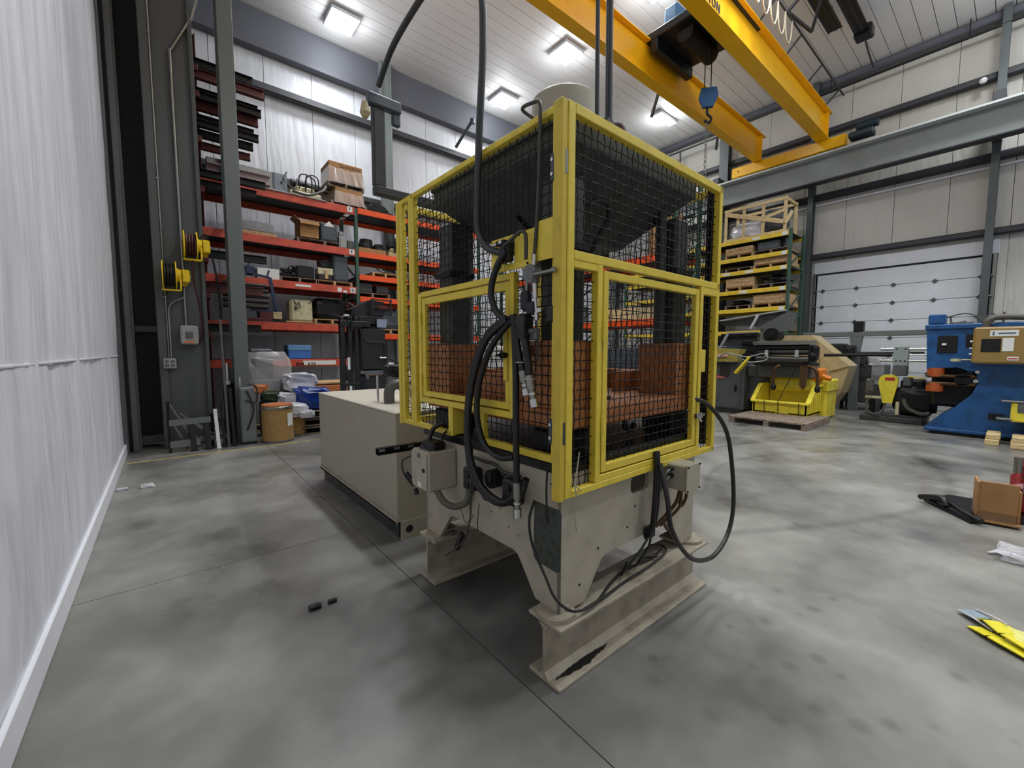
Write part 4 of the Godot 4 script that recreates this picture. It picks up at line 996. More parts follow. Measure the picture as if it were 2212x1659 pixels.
	o = thing("bin_green", "green and rusty steel scrap tub behind the fibre drum", "tub", Vector3(1.55, 0, -8.75)); s = S.new(); s.bx(-0.25, 0.25, 0, 0.62, -0.3, 0.1, 0.02); obj("tub", s, M("dark_iron"), o); s = S.new(); s.lump(Vector3(-0.1, 0.72, -0.08), Vector3(0.3, 0.22, 0.26), 57, 0.3); obj("scrap", s, M("tub_green", Color(0.14, 0.22, 0.10), 0.6), o); s = S.new(); s.lump(Vector3(-0.24, 0.86, -0.1), Vector3(0.26, 0.16, 0.2), 58, 0.35); obj("orange_rag", s, M("lid_orange"), o)
	# litter on the floor
	for q in [[-0.45, -6.28, 61, 0.06, "crumpled white paper scrap close to the plastic wall"], [-0.24, -6.27, 62, 0.075, "crumpled white paper scrap further out from the plastic wall"], [0.98, -3.72, 63, 0.0, ""], [0.62, -2.62, 64, 0.045, "dark little scrap of bent metal on the open floor"], [0.72, -2.62, 65, 0.035, "dark sliver of metal beside the bent scrap on the open floor"]]:
		if q[3] == 0.0: continue
		o = thing("scrap", q[4], "litter", Vector3(q[0], 0.0, q[1]))
		s = S.new(); s.lump(Vector3(0, q[3] * 0.25, 0), Vector3(q[3] * 1.6, q[3] * 0.5, q[3]), q[2], 0.5, 9, 6); obj("crumple", s, M("film_white") if q[2] < 63 else M("dark_iron"), o)

func stacker() -> void:
	var s: S
	var o := thing("stacker_truck", "tall black stacker truck with mast parked behind the reservoir tank", "stacker truck", Vector3(2.6, 0, -7.0))
	var k := M("truck_black", Color(0.035, 0.037, 0.04), 0.35)
	var k2 := M("truck_gray", Color(0.085, 0.09, 0.10), 0.4)
	s = S.new(); s.bx(-0.05, 0.36, 0.04, 1.15, -0.5, 0.0, 0.03); obj("lower_body", s, k2, o)
	s = S.new(); s.bx(-0.07, 0.36, 1.22, 1.95, -0.5, -0.02, 0.03); obj("upper_body", s, k2, o)
	s = S.new(); s.prism([Vector2(-0.06, 1.22), Vector2(0.38, 1.22), Vector2(0.40, 1.08), Vector2(0.33, 1.15), Vector2(0.05, 1.15), Vector2(0.0, 1.06)], Vector3(0, 0, 0), Vector3.RIGHT, Vector3.UP, Vector3(0, 0, 0.03)); obj("apron", s, M("truck_silver", Color(0.40, 0.41, 0.43), 0.35, 0.4), o)
	for x in [-0.36, -0.24, -0.13]:
		s = S.new(); s.bx(x - 0.035, x + 0.035, 0.0, 2.12, -0.16, -0.04, 0.01); obj("mast_rail", s, k, o)
	s = S.new(); s.bx(-0.4, -0.1, 0.55, 0.61, -0.12, -0.02, 0.008); s.bx(-0.4, -0.1, 0.98, 1.03, -0.12, -0.02, 0.008); s.bx(-0.4, 0.1, 1.95, 2.05, -0.12, -0.02, 0.01); each("cross_bar", s, k, o)
	s = S.new(); s.bx(-0.34, -0.26, 2.12, 2.15, -0.06, 0, 0.004); s.bx(-0.30, -0.26, 1.25, 1.45, -0.035, -0.03); s.bx(-0.28, -0.24, 0.65, 1.0, -0.035, -0.03); each("sticker", s, M("sign_white"), o)
	s = S.new(); s.bx(-0.12, 0.36, 1.98, 2.16, -0.45, -0.05, 0.04); s.prism([Vector2(-0.16, 2.12), Vector2(0.08, 2.16), Vector2(0.36, 2.16), Vector2(0.36, 2.40), Vector2(0.12, 2.42), Vector2(-0.16, 2.26)], Vector3(0, 0, -0.5), Vector3.RIGHT, Vector3.UP, Vector3(0, 0, 0.42)); obj("head_cover", s, k, o)
	var gd := group_part("head_guard", o)
	for y in [2.18, 2.30, 2.42]:
		s = S.new(); s.bar(Vector3(0.10, y, 0.02), Vector3(0.46, y, 0.02), 0.03, 0.02); each("slat", s, M("bronze") if y == 2.30 else k2, gd)
	for x in [0.12, 0.44]:
		s = S.new(); s.bar(Vector3(x, 2.16, 0.02), Vector3(x, 2.44, 0.02), 0.025, 0.025); each("slat", s, k2, gd)
	s = S.new(); s.bx(0.22, 0.36, 2.27, 2.33, 0.02, 0.045, 0.006); obj("rear_lamp", s, M("lamp_red", Color(0.35, 0.06, 0.08), 0.3), o)
	s = S.new(); s.prism([Vector2(0.20, 1.96), Vector2(0.36, 1.96), Vector2(0.38, 2.10), Vector2(0.2, 2.1)], Vector3(0, 0, -0.03), Vector3.RIGHT, Vector3.UP, Vector3(0, 0, 0.03)); obj("mirror", s, M("truck_mirror", Color(0.6, 0.64, 0.72), 0.15, 0.4), o)
	s = S.new(); s.tube([Vector3(-0.10, 1.95, 0.02), Vector3(-0.05, 1.75, 0.04), Vector3(0.1, 1.70, 0.04), Vector3(0.3, 1.70, 0.03), Vector3(0.345, 1.6, 0.03), Vector3(0.345, 1.35, 0.02)], 0.014, 6, 5); s.tube([Vector3(-0.28, 2.35, -0.1), Vector3(-0.2, 2.28, 0.02), Vector3(-0.24, 2.1, 0.03), Vector3(-0.22, 1.9, 0.02)], 0.016, 6, 5); obj("grab_rail", s, k2, o)
	s = S.new(); s.tube([Vector3(0.22, 1.44, 0.03), Vector3(0.34, 1.43, 0.05), Vector3(0.48, 1.38, 0.1), Vector3(0.56, 1.26, 0.1), Vector3(0.62, 1.1, 0.05)], 0.012, 6, 6); s.tube([Vector3(0.36, 1.34, 0.03), Vector3(0.46, 1.33, 0.05), Vector3(0.52, 1.15, 0.08), Vector3(0.50, 0.85, 0.05)], 0.012, 6, 6); obj("air_line", s, M("rubber"), o)
	s = S.new(); s.cyl(Vector3(0.22, 1.44, 0.03), Vector3(0.33, 1.44, 0.045), 0.018, 0.018, 8); s.cyl(Vector3(0.37, 1.34, 0.03), Vector3(0.46, 1.335, 0.05), 0.018, 0.018, 8); each("coupling", s, M("chrome"), o)
	for x in [-0.3, 0.2]:
		s = S.new(); s.cyl(Vector3(x - 0.05, 0.08, -0.2), Vector3(x + 0.05, 0.08, -0.2), 0.08, 0.08, 16); each("wheel", s, M("rubber"), o)

func aisle_rack() -> void:
	var s: S
	var r := thing("pallet_rack", "orange-beamed pallet rack on green posts, seen through the press guard", "rack", Vector3(8.0, 0, 0))
	for z in [-10.2, -7.4, -4.55]: rack_frame(r, Vector3(0, 0, z), 5.3, 1.0, true)
	for y in [1.05, 2.18, 3.50, 4.86]:
		for q in [[-10.16, -7.44], [-7.36, -4.59]]:
			for x in [0.0, 1.0]: rack_beam(r, Vector3(x, y, q[0]), Vector3(x, y, q[1]), "rack_orange", 0.14)
			s = S.new(); s.bx(0.02, 0.98, y + 0.03, y + 0.06, q[0], q[1], 0.003); obj("shelf_deck", s, M("deck_dark"), r)
	var s2 := S.new(); s2.box(Vector3(-0.03, 2.2, -8.9), Vector3(0.006, 0.12, 0.12)); var pl := obj("label_plate", s2, M("sign_white"), r)
	words("letter", "G", 0.075, Color(0.05, 0.05, 0.05), Vector3(-0.034, 2.2, -8.9), Vector3(0, -90, 0), pl, true)
	var o: Node3D
	var defs := [
		["white_cabinet", "tall white cabinet on the floor beyond the press, below the orange rack beam", "cabinet", Vector3(7.3, 0, -9.6), 0.9, 1.7, 0.7, "sign_white"],
		["white_cabinet", "wide white machine cover beyond the press, right of the tall white cabinet", "cabinet", Vector3(7.0, 0, -8.0), 1.2, 1.25, 0.7, "sign_white"],
		["wooden_crate", "pale pine crate on the orange rack's lowest beam, seen through the right guard door", "crate", Vector3(8.05, 2.25, -5.9), 0.9, 0.28, 0.8, "pine"],
		["wrapped_goods", "film-wrapped pale goods on the orange rack, behind the press crown", "package", Vector3(8.05, 3.56, -5.7), 1.0, 0.75, 0.8, "pale_gray"],
		["steel_box", "long slate-gray box on the orange rack, seen through the right guard door", "box", Vector3(8.05, 1.12, -5.9), 1.3, 0.50, 0.8, "slate"],
		["wrapped_goods", "film-wrapped gray goods low in the orange rack beside the right column", "package", Vector3(8.05, 2.25, -7.9), 0.9, 0.5, 0.8, "pale_gray"],
		["carton", "tan carton on the orange rack behind the right column of the press", "carton", Vector3(8.05, 3.56, -4.95), 0.4, 0.9, 0.6, "cardboard"],
		["black_cabinet", "low black panel cabinet behind the press, under the orange rack", "cabinet", Vector3(9.6, 0.72, -7.0), 1.5, 0.75, 0.4, "black_steel"]]
	for d in defs:
		o = thing(d[0], d[1], d[2], d[3], -PI / 2)
		if d[7] == "cardboard" or d[7] == "pine": carton(o, d[4], d[5], d[6], d[7])
		else: steel_box(o, d[4], d[5], d[6], d[7], false)
	for k in 6:
		o = thing("parts_bin", "pale blue bin on the bench behind the press, %s" % ["first at the left end", "second from the left", "third from the left", "third from the right", "second from the right", "last at the right end"][k], "bin", Vector3(9.35, 0.62, -7.4 + k * 0.26), -PI / 2, "pale blue bins behind the press")
		s = S.new(); s.bx(-0.11, 0.11, 0, 0.24, -0.2, 0, 0.015); obj("bin_body", s, M("bin_pale", Color(0.66, 0.73, 0.78), 0.4), o)
		s = S.new(); s.bx(-0.115, 0.115, 0.20, 0.25, -0.205, 0.006, 0.008); obj("lid", s, M("bin_pale"), o)
	o = thing("bench", "low dark bench carrying the pale blue bins behind the press", "bench", Vector3(9.45, 0, -6.75)); s = S.new(); s.bx(-0.15, 0.55, 0.57, 0.62, -1.05, 0.75, 0.006); obj("top", s, M("dark_iron"), o)
	for z in [-0.7, 0.7]:
		s = S.new(); s.bx(-0.12, 0.12, 0, 0.57, z - 0.03, z + 0.03, 0.006); each("leg", s, M("dark_iron"), o)

func yellow_rack() -> void:
	var s: S
	var X := 13.5
	var r := thing("pallet_rack", "pallet rack with yellow beams and green posts beside the roller door", "rack", Vector3(X, 0, 0))
	for z in [-4.22, -6.9, -9.6]: rack_frame(r, Vector3(0, 0, z), 4.95, 1.1, true)
	var lv := [4.84, 4.31, 3.91, 3.33, 2.77, 2.1, 1.2]
	for y in lv:
		for q in [[-6.86, -4.26], [-9.56, -6.94]]:
			for x in [0.0, 1.1]: rack_beam(r, Vector3(x, y, q[0]), Vector3(x, y, q[1]), "rack_yellow", 0.12)
			s = S.new(); s.bx(0.02, 1.08, y + 0.02, y + 0.045, q[0], q[1], 0.003); obj("shelf_deck", s, M("deck_dark"), r)
	s = S.new()
	for y in lv: s.box(Vector3(-0.03, y, -4.36), Vector3(0.006, 0.1, 0.13))
	for q in [[4.84, -5.1], [3.91, -5.25], [3.33, -5.4], [3.91, -5.9]]: s.box(Vector3(-0.029, q[0], q[1]), Vector3(0.006, 0.07, 0.22))
	each("label_plate", s, M("sign_white"), r)
	# open pine crate on top
	var c := thing("open_crate", "open pine slat crate on top of the yellow rack with clear film inside", "crate", Vector3(X + 0.12, 4.90, -4.42), -PI / 2)
	var w := 1.62
	var lx := -w
	for z in [0.0, -0.85]:
		for x in [lx, lx + 0.52, lx + 1.05, 0.0]:
			s = S.new(); s.bx(x - 0.045, x + 0.045, 0, 0.98, z - 0.02, z + 0.0, 0.004); each("slat", s, M("pine"), c)
		for y in [0.05, 0.95]:
			s = S.new(); s.bx(lx - 0.05, 0.05, y - 0.045, y + 0.045, z + 0.0, z + 0.022, 0.004); each("slat", s, M("pine"), c)
	s = S.new(); s.bar(Vector3(lx, 0.86, 0.035), Vector3(-0.02, 0.30, 0.035), 0.02, 0.12, Vector3.UP, 0.004); each("slat", s, M("pine"), c)
	s = S.new(); s.bar(Vector3(-0.62, 0.50, 0.03), Vector3(-0.02, 0.62, 0.03), 0.02, 0.09, Vector3.UP, 0.004); each("slat", s, M("pine"), c)
	s = S.new(); s.bar(Vector3(0.02, 0.25, 0.03), Vector3(0.14, 0.58, -0.1), 0.02, 0.09, Vector3.UP, 0.004); each("slat", s, M("pine"), c)
	for x in [lx, 0.0]:
		for y in [0.05, 0.95]:
			s = S.new(); s.bx(x - 0.03, x + 0.03, y - 0.04, y + 0.04, -0.85, 0.0, 0.004); each("slat", s, M("pine"), c)
	s = S.new(); s.bx(lx, 0, 0.02, 0.06, -0.85, 0, 0.004); obj("floor_board", s, M("pine"), c)
	s = S.new(); s.lump(Vector3(-1.05, 0.30, -0.42), Vector3(0.9, 0.5, 0.6), 81, 0.35, 20, 12); obj("crumpled_film", s, M("film_white"), c)
	s = S.new(); s.lump(Vector3(-0.4, 0.5, -0.45), Vector3(0.7, 0.6, 0.5), 82, 0.3, 16, 10); obj("dark_goods", s, M("slate"), c)
	# goods: [z right, width, y, height, kind, name, label, category]
	var it := [
		[-5.20, 0.82, 4.37, 0.20, "wood", "wooden_crate", "shallow wooden crate on the yellow rack, second level, left pallet", "crate"],
		[-4.26, 0.95, 4.37, 0.24, "slate", "dark_goods", "dark machine parts on a pallet on the yellow rack, second level", "machine parts"],
		[-5.20, 0.80, 3.965, 0.16, "dark_iron", "dark_goods", "stack of dark steel plates on the yellow rack, third level, left pallet", "steel plates"],
		[-4.26, 0.93, 3.965, 0.27, "wood", "wooden_crate", "tan wooden crate on the yellow rack, third level, right pallet", "crate"],
		[-5.12, 0.85, 3.385, 0.26, "wood", "wooden_crate", "tan crate with cartons on it on the yellow rack, fourth level", "crate"],
		[-4.26, 0.85, 3.385, 0.28, "dark_iron", "dark_goods", "black steel castings on the yellow rack, fourth level", "castings"],
		[-5.22, 0.75, 2.825, 0.15, "dark_iron", "dark_goods", "low dark parts with a white bottle on the yellow rack, fifth level", "machine parts"],
		[-4.24, 0.93, 2.825, 0.25, "wood", "wooden_crate", "tan wooden crate on the yellow rack, fifth level, right pallet", "crate"]]
	for d in it:
		var o := thing(d[5], d[6], d[7], Vector3(X + 0.08, d[2], d[0] - d[1] / 2), -PI / 2)
		pallet(o, d[1], 0.9, "wood" if d[4] == "wood" else "wood_gray", Vector3.ZERO, 5)
		s = S.new()
		if d[4] == "dark_iron":
			var rg := RandomNumberGenerator.new(); rg.seed = int(-d[0] * 100)
			for k in 5:
				var x0: float = rg.randf_range(-0.4, 0.0) * d[1]
				s.bx(x0, x0 + rg.randf_range(0.3, 0.5) * d[1] * 0.9, 0.135 + d[3] * 0.2 * k, 0.135 + d[3] * 0.2 * (k + 0.85), -0.7, -0.02 - rg.randf() * 0.1, 0.006)
			obj("plate", s, M("dark_iron"), o)
		elif d[4] == "wood":
			for k in 2: s.bx(-d[1] * 0.48, d[1] * 0.48, 0.135 + k * d[3] * 0.5, 0.13 + (k + 1) * d[3] * 0.5, -0.02, 0.0, 0.003)
			s.bx(-d[1] * 0.48, -d[1] * 0.48 + 0.02, 0.135, 0.13 + d[3], -0.8, -0.02); s.bx(d[1] * 0.48 - 0.02, d[1] * 0.48, 0.135, 0.13 + d[3], -0.8, -0.02); s.bx(-d[1] * 0.46, d[1] * 0.46, 0.135, 0.16, -0.8, -0.02)
			s.bx(-d[1] * 0.48, d[1] * 0.48, 0.12 + d[3], 0.13 + d[3], -0.8, -0.02)
			obj("crate_board", s, M("wood"), o)
		else:
			s.bx(-d[1] * 0.4, d[1] * 0.2, 0.135, 0.135 + d[3], -0.7, -0.05, 0.02); s.cyl(Vector3(d[1] * 0.3, 0.135, -0.3), Vector3(d[1] * 0.3, 0.135 + d[3] * 1.2, -0.3), 0.1, 0.08, 12)
			obj("casing", s, M(d[4]), o)

func right_machines() -> void:
	var s: S
	var o: Node3D
	# gray electrical cabinet
	o = thing("electrical_cabinet", "gray electrical cabinet with a red sticker, right behind the press guard", "cabinet", Vector3(10.9, 0, -4.25))
	s = S.new(); s.bx(0.02, 1.0, 0, 0.10, -0.88, -0.02, 0.01); obj("plinth", s, M("dark_steel"), o)
	s = S.new(); s.bx(0, 1.02, 0.10, 1.27, -0.95, 0, 0.015); obj("body", s, M("cab_gray"), o)
	s = S.new(); s.bx(-0.022, 0.0, 0.14, 1.24, -0.92, -0.10, 0.006); var dr := obj("door", s, M("cab_gray"), o)
	s = S.new(); s.bx(-0.026, -0.02, 0.86, 0.94, -0.66, -0.44, 0.001); obj("red_sticker", s, M("sticker_red", Color(0.72, 0.16, 0.14), 0.5), dr)
	s = S.new()
	for k in 4: s.bx(-0.028, -0.022, 0.88, 0.92, -0.645 + k * 0.05, -0.61 + k * 0.05)
	obj("sticker_print", s, M("print_pale", Color(0.9, 0.7, 0.66)), dr)
	s = S.new(); s.bx(-0.06, -0.02, 0.55, 0.72, -0.20, -0.16, 0.008); obj("handle", s, M("dark_iron"), dr)
	s = S.new(); s.lump(Vector3(-0.03, 1.1, -0.45), Vector3(0.07, 0.36, 0.22), 90, 0.3); obj("rag", s, M("rag_gray", Color(0.2, 0.2, 0.19), 0.8), o)
	s = S.new(); s.lathe([Vector2(0.0, 0.0), Vector2(0.36, 0.0), Vector2(0.36, 0.85), Vector2(0, 0.85)], Vector3(0.65, 0.36, 0.02), 24); obj("round_housing", s, M("cab_gray"), o)
	# coil straightener head above the yellow tote
	o = thing("coil_straightener", "coil straightener head with bright steel rollers above the yellow tote", "machine", Vector3(10.8, 0, -3.4))
	s = S.new(); s.bx(1.16, 1.5, 0.0, 1.2, -1.0, -0.66, 0.02); s.bx(0.2, 1.5, 0.95, 1.22, -0.82, -0.62, 0.02); s.bx(0.2, 0.7, 0.95, 1.22, -0.62, 0.5, 0.02); obj("stand", s, M("cab_gray"), o)
	s = S.new(); s.bx(-0.12, 0.35, 1.22, 1.30, -0.55, 0.60, 0.01); s.bx(-0.15, 0.3, 1.58, 1.70, -0.55, 0.56, 0.03); s.bx(-0.13, 0.32, 1.24, 1.68, 0.50, 0.56, 0.01); s.bx(-0.13, 0.32, 1.24, 1.68, -0.58, -0.5, 0.01); obj("frame", s, M("dark_iron"), o)
	for q in [[-0.08, 1.37, 0.085], [-0.08, 1.54, 0.05], [0.12, 1.52, 0.05], [0.12, 1.36, 0.06]]:
		s = S.new(); s.cyl(Vector3(q[0], q[1], -0.52), Vector3(q[0], q[1], 0.52), q[2], q[2], 16); each("roller", s, M("roller_steel", Color(0.34, 0.34, 0.33), 0.28, 0.85), o)
	s = S.new(); s.prism([Vector2(-0.56, 0), Vector2(0.54, 0.0), Vector2(0.54, 0.05), Vector2(-0.60, 0.06)], Vector3(-0.2, 1.70, 0), Vector3(0, 0, 1), Vector3.UP, Vector3(0.4, 0.04, 0)); obj("top_tray", s, M("zinc"), o)
	for z in [-0.3, 0.3]:
		s = S.new(); s.bx(-0.17, -0.13, 1.42, 1.58, z - 0.035, z + 0.035, 0.006); obj("spacer", s, M("pale_gray"), o)
	s = S.new(); s.cyl(Vector3(-0.05, 1.45, 0.56), Vector3(-0.05, 1.45, 0.66), 0.11, 0.09, 14); s.lump(Vector3(-0.05, 1.56, 0.62), Vector3(0.16, 0.2, 0.12), 92, 0.3); obj("gear_end", s, M("dark_iron"), o)
	s = S.new(); s.prism([Vector2(0.06, 0.52), Vector2(-0.06, 0.52), Vector2(-0.06, 0.08), Vector2(0, 0.0), Vector2(0.06, 0.08)], Vector3(-0.16, 0.72, 0.44), Vector3(0, 0, 1), Vector3.UP, Vector3(0.08, 0, 0)); obj("guide_post", s, M("bronze"), o)
	for q in [[-0.02, -0.14], [0.50, 0.70]]:
		s = S.new(); s.tube([Vector3(-0.1, 1.24, 0.0 + q[0]), Vector3(-0.14, 1.18, q[1] + (0.04 if q[1] < 0 else -0.06)), Vector3(-0.14, 1.03, q[1]), Vector3(-0.14, 0.82, q[1] + 0.01)], 0.032, 8, 6); obj("bronze_hose", s, M("bronze"), o)
		s = S.new(); s.lathe([Vector2(0.0, 0), Vector2(0.05, 0.03), Vector2(0.055, 0.10), Vector2(0.03, 0.17), Vector2(0, 0.17)], Vector3(-0.14, 0.66, q[1] + 0.01), 12); obj("nozzle", s, M("dark_iron"), o)
	s = S.new(); s.bar(Vector3(-0.2, 1.42, -0.62), Vector3(-0.25, 1.02, -0.92), 0.05, 0.17, Vector3.RIGHT, 0.01); obj("yellow_arm", s, M("tote_yellow"), o)
	s = S.new(); s.cyl(Vector3(-0.22, 1.40, -0.7), Vector3(-0.1, 1.40, -0.7), 0.12, 0.12, 16); obj("pulley", s, M("dark_iron"), o)
	s = S.new(); s.tube([Vector3(-0.05, 1.3, -1.5), Vector3(-0.15, 1.5, -1.2), Vector3(-0.25, 1.42, -0.7), Vector3(-0.28, 1.5, -0.3), Vector3(-0.28, 1.36, -0.25), Vector3(-0.28, 1.30, -0.6), Vector3(-0.2, 1.42, -0.9)], 0.016, 6, 6); obj("loose_cable", s, M("cable_gray"), o)
	s = S.new(); s.prism([Vector2(-1.62, 0), Vector2(-0.98, 0), Vector2(-0.92, 0.30), Vector2(-1.55, 0.33)], Vector3(-0.05, 1.30, 0), Vector3(0, 0, 1), Vector3.UP, Vector3(0.35, 0, 0)); obj("yellow_cover", s, W("dull_yellow", Color(0.68, 0.62, 0.30), 0.5, 0.0, "blot", 0.85, 95), o)
	s = S.new(); s.bx(-0.07, -0.05, 1.42, 1.48, -1.45, -1.2); each("sticker", s, M("print_pale"), o)
	# decoiler arms behind
	o = thing("decoiler", "gray decoiler with long slanting arms in front of the yellow rack", "machine", Vector3(11.6, 0, -4.3))
	s = S.new(); s.bx(0.36, 0.9, 0, 1.7, -1.5, 0.1, 0.03); s.bx(0.05, 0.3, 1.55, 2.05, -0.75, 0.0, 0.03); obj("body", s, M("slate"), o)
	s = S.new(); s.prism([Vector2(-0.85, 0.10), Vector2(0.72, 0.30), Vector2(0.74, 0.20), Vector2(0.4, -0.08), Vector2(-0.80, 0.02)], Vector3(-0.1, 2.22, 0), Vector3(0, 0, 1), Vector3.UP, Vector3(0.10, 0, 0)); obj("top_arm", s, M("dark_steel"), o)
	s = S.new(); s.bar(Vector3(-0.12, 2.36, -0.84), Vector3(-0.12, 2.53, 0.70), 0.10, 0.035, Vector3.UP, 0.004); obj("top_plate", s, M("pale_gray"), o)
	s = S.new(); s.prism([Vector2(0.10, 0.0), Vector2(0.72, 0.34), Vector2(0.86, 0.30), Vector2(0.80, -0.10), Vector2(0.42, -0.16)], Vector3(-0.14, 2.15, 0), Vector3(0, 0, 1), Vector3.UP, Vector3(0.14, 0, 0)); obj("end_bracket", s, M("cab_gray"), o)
	s = S.new(); s.bar(Vector3(-0.16, 2.45, 0.10), Vector3(-0.16, 2.12, -0.06), 0.05, 0.09, Vector3.RIGHT, 0.006); obj("clamp", s, M("film_white"), o)
	s = S.new(); s.cyl(Vector3(-0.2, 1.95, 0.42), Vector3(0.2, 1.95, 0.42), 0.17, 0.17, 20); s.cyl(Vector3(-0.24, 1.95, 0.42), Vector3(-0.2, 1.95, 0.42), 0.08, 0.08, 14); each("wheel", s, M("dark_iron"), o)
	s = S.new(); s.bar(Vector3(-0.1, 1.30, -1.0), Vector3(-0.1, 2.05, -0.62), 0.06, 0.06); s.bar(Vector3(0.0, 1.4, 0.2), Vector3(0.0, 2.2, 0.15), 0.08, 0.08); obj("strut", s, M("pale_gray"), o)
	s = S.new(); s.bx(-0.05, 0.2, 1.92, 2.02, -0.85, 0.05, 0.01); s.bx(-0.1, 0.1, 1.7, 1.84, -0.3, 0.1, 0.03); obj("slide", s, M("dark_iron"), o)
	# yellow tote on its skid
	o = thing("wooden_skid", "weathered wooden skid under the yellow tote", "skid", Vector3(9.5, 0, -2.56)); 
	s = S.new()
	for k in 5: pass
	for k in 6:
		s = S.new(); s.bx(0.02 + k * 0.26, 0.26 + k * 0.26, 0.10, 0.14, -1.45, 0.02, 0.006); obj("deck_board", s, M("wood_gray"), o)
	for z in [-1.38, -0.7, -0.02]:
		s = S.new(); s.bx(0.0, 1.56, 0.0, 0.10, z - 0.05, z + 0.05, 0.006); obj("runner", s, M("wood_gray"), o)
	o = thing("yellow_tote", "bright yellow plastic tote with a sloped open front on the wooden skid", "tote", Vector3(10.6, 0.14, -2.83))
	var ty := M("tote_yellow")
	var sx := Vector3(0, 0, 1)
	s = S.new(); s.bx(0.0, 0.05, 0, 0.26, -1.1, 0, 0.015); s.bx(0, 0.95, 0, 0.05, -1.1, 0, 0.01); s.bx(0.9, 0.95, 0, 0.62, -1.1, 0, 0.015)
	for z in [-0.025, -1.075]:
		s.prism([Vector2(0, 0), Vector2(0.95, 0), Vector2(0.95, 0.62), Vector2(0.42, 0.62), Vector2(0.0, 0.28)], Vector3(0, 0, z - 0.025), Vector3.RIGHT, Vector3.UP, Vector3(0, 0, 0.05))
	obj("tub", s, ty, o)
	s = S.new(); s.bar(Vector3(-0.01, 0.265, -1.13), Vector3(-0.01, 0.265, 0.03), 0.11, 0.05, Vector3.UP, 0.012)
	for z in [-1.1, 0.0]:
		s.bar(Vector3(0.0, 0.27, z), Vector3(0.42, 0.62, z), 0.10, 0.05, Vector3.UP, 0.012); s.bar(Vector3(0.42, 0.63, z), Vector3(0.96, 0.63, z), 0.10, 0.05, Vector3.UP, 0.012)
	obj("rim", s, ty, o)
	for k in 6:
		s = S.new(); s.bx(0.10 + k * 0.14, 0.16 + k * 0.14, 0.05, 0.24 + minf(k * 0.09, 0.32), 0.0, 0.018, 0.006); each("rib", s, ty, o)
	for q in [[-0.83, 1], [-0.15, 1], [-0.55, 0]]:
		s = S.new(); s.bar(Vector3(-0.072, 0.29, q[0]), Vector3(-0.03, 0.0, q[0]), 0.012, 0.012)
		if q[1] == 0: s.bar(Vector3(-0.072, 0.29, q[0]), Vector3(0.2, 1.08, q[0] + 0.25), 0.010, 0.010)
		each("strap", s, M("rubber"), o)
	s = S.new(); s.bx(-0.012, 0.0, 0.02, 0.2, -0.62, -0.36, 0.004); obj("front_panel", s, ty, o)
	o = thing("yellow_tote", "second yellow plastic tote standing behind the sloped one", "tote", Vector3(11.55, 0.0, -2.75))
	s = S.new(); s.bx(0, 0.8, 0.0, 0.86, -1.25, 0.02, 0.04); s.bx(-0.02, 0.82, 0.62, 0.90, -1.3, 0.05, 0.03); obj("tub", s, ty, o)
	s = S.new(); s.lump(Vector3(-0.1, 0.78, -0.62), Vector3(0.3, 0.34, 0.9), 97, 0.2, 18, 10); obj("crumpled_liner", s, ty, o)
	o = thing("orange_pump", "orange pump body standing behind the yellow totes", "pump", Vector3(11.5, 0.88, -3.25)); s = S.new(); s.bx(-0.15, 0.3, 0, 0.28, -0.4, 0.45, 0.04); s.cyl(Vector3(-0.1, 0.1, 0.45), Vector3(-0.1, 0.05, 0.62), 0.07, 0.05, 12); obj("casing", s, M("pump_orange", Color(0.85, 0.47, 0.08), 0.45), o)
	s = S.new(); s.bx(-0.17, -0.15, 0.05, 0.18, -0.3, 0.3, 0.01); s.cyl(Vector3(-0.15, 0.12, -0.45), Vector3(0.1, 0.12, -0.45), 0.06, 0.06, 12); each("flange", s, M("bronze"), o)
	# tan chute
	o = thing("tan_chute", "large tan sheet-metal chute hood behind the straightener", "chute", Vector3(12.6, 0, 0))
	s = S.new(); s.prism([Vector2(-4.3, 1.97), Vector2(-3.36, 1.96), Vector2(-3.20, 1.80), Vector2(-2.56, 1.20), Vector2(-2.72, 0.53), Vector2(-2.95, 0.14), Vector2(-3.85, 0.14), Vector2(-4.3, 1.5)], Vector3(0, 0, 0), Vector3(0, 0, 1), Vector3.UP, Vector3(0.75, 0, 0)); obj("hood", s, M("tan_sheet"), o)
	s = S.new(); s.bar(Vector3(-0.01, 1.78, -3.22), Vector3(-0.01, 0.6, -3.1), 0.02, 0.02); s.bar(Vector3(-0.01, 1.79, -3.25), Vector3(-0.01, 1.79, -4.2), 0.02, 0.03); s.bar(Vector3(-0.012, 1.19, -2.57), Vector3(-0.012, 1.05, -2.95), 0.02, 0.02); each("seam", s, M("tan_edge", Color(0.5, 0.44, 0.34), 0.5), o)
	s = S.new(); s.bx(0.05, 0.7, 0, 0.14, -3.8, -3.0, 0.01); obj("base", s, M("dark_iron"), o)
	# gray gantry frame by the door
	o = thing("gantry_frame", "gray steel gantry frame with a dark box on top before the roller door", "frame", Vector3(13.9, 0, 0))
	s = S.new(); s.bar(Vector3(0, 2.0, -3.9), Vector3(0, 2.0, -0.7), 0.16, 0.13, Vector3.UP, 0.01); obj("beam", s, M("gray_paint"), o)
	for z in [-2.72, -0.75]:
		s = S.new(); s.prism([Vector2(-0.13, 1.94), Vector2(0.13, 1.94), Vector2(0.09, 1.6), Vector2(0.09, 0.0), Vector2(-0.09, 0.0), Vector2(-0.09, 1.6)], Vector3(-0.08, 0, z), Vector3(0, 0, 1), Vector3.UP, Vector3(0.16, 0, 0)); each("leg", s, M("gray_paint"), o)
	s = S.new(); s.bx(-0.1, 0.1, 2.06, 2.32, -2.78, -2.58, 0.01); obj("motor_box", s, M("dark_iron"), o)
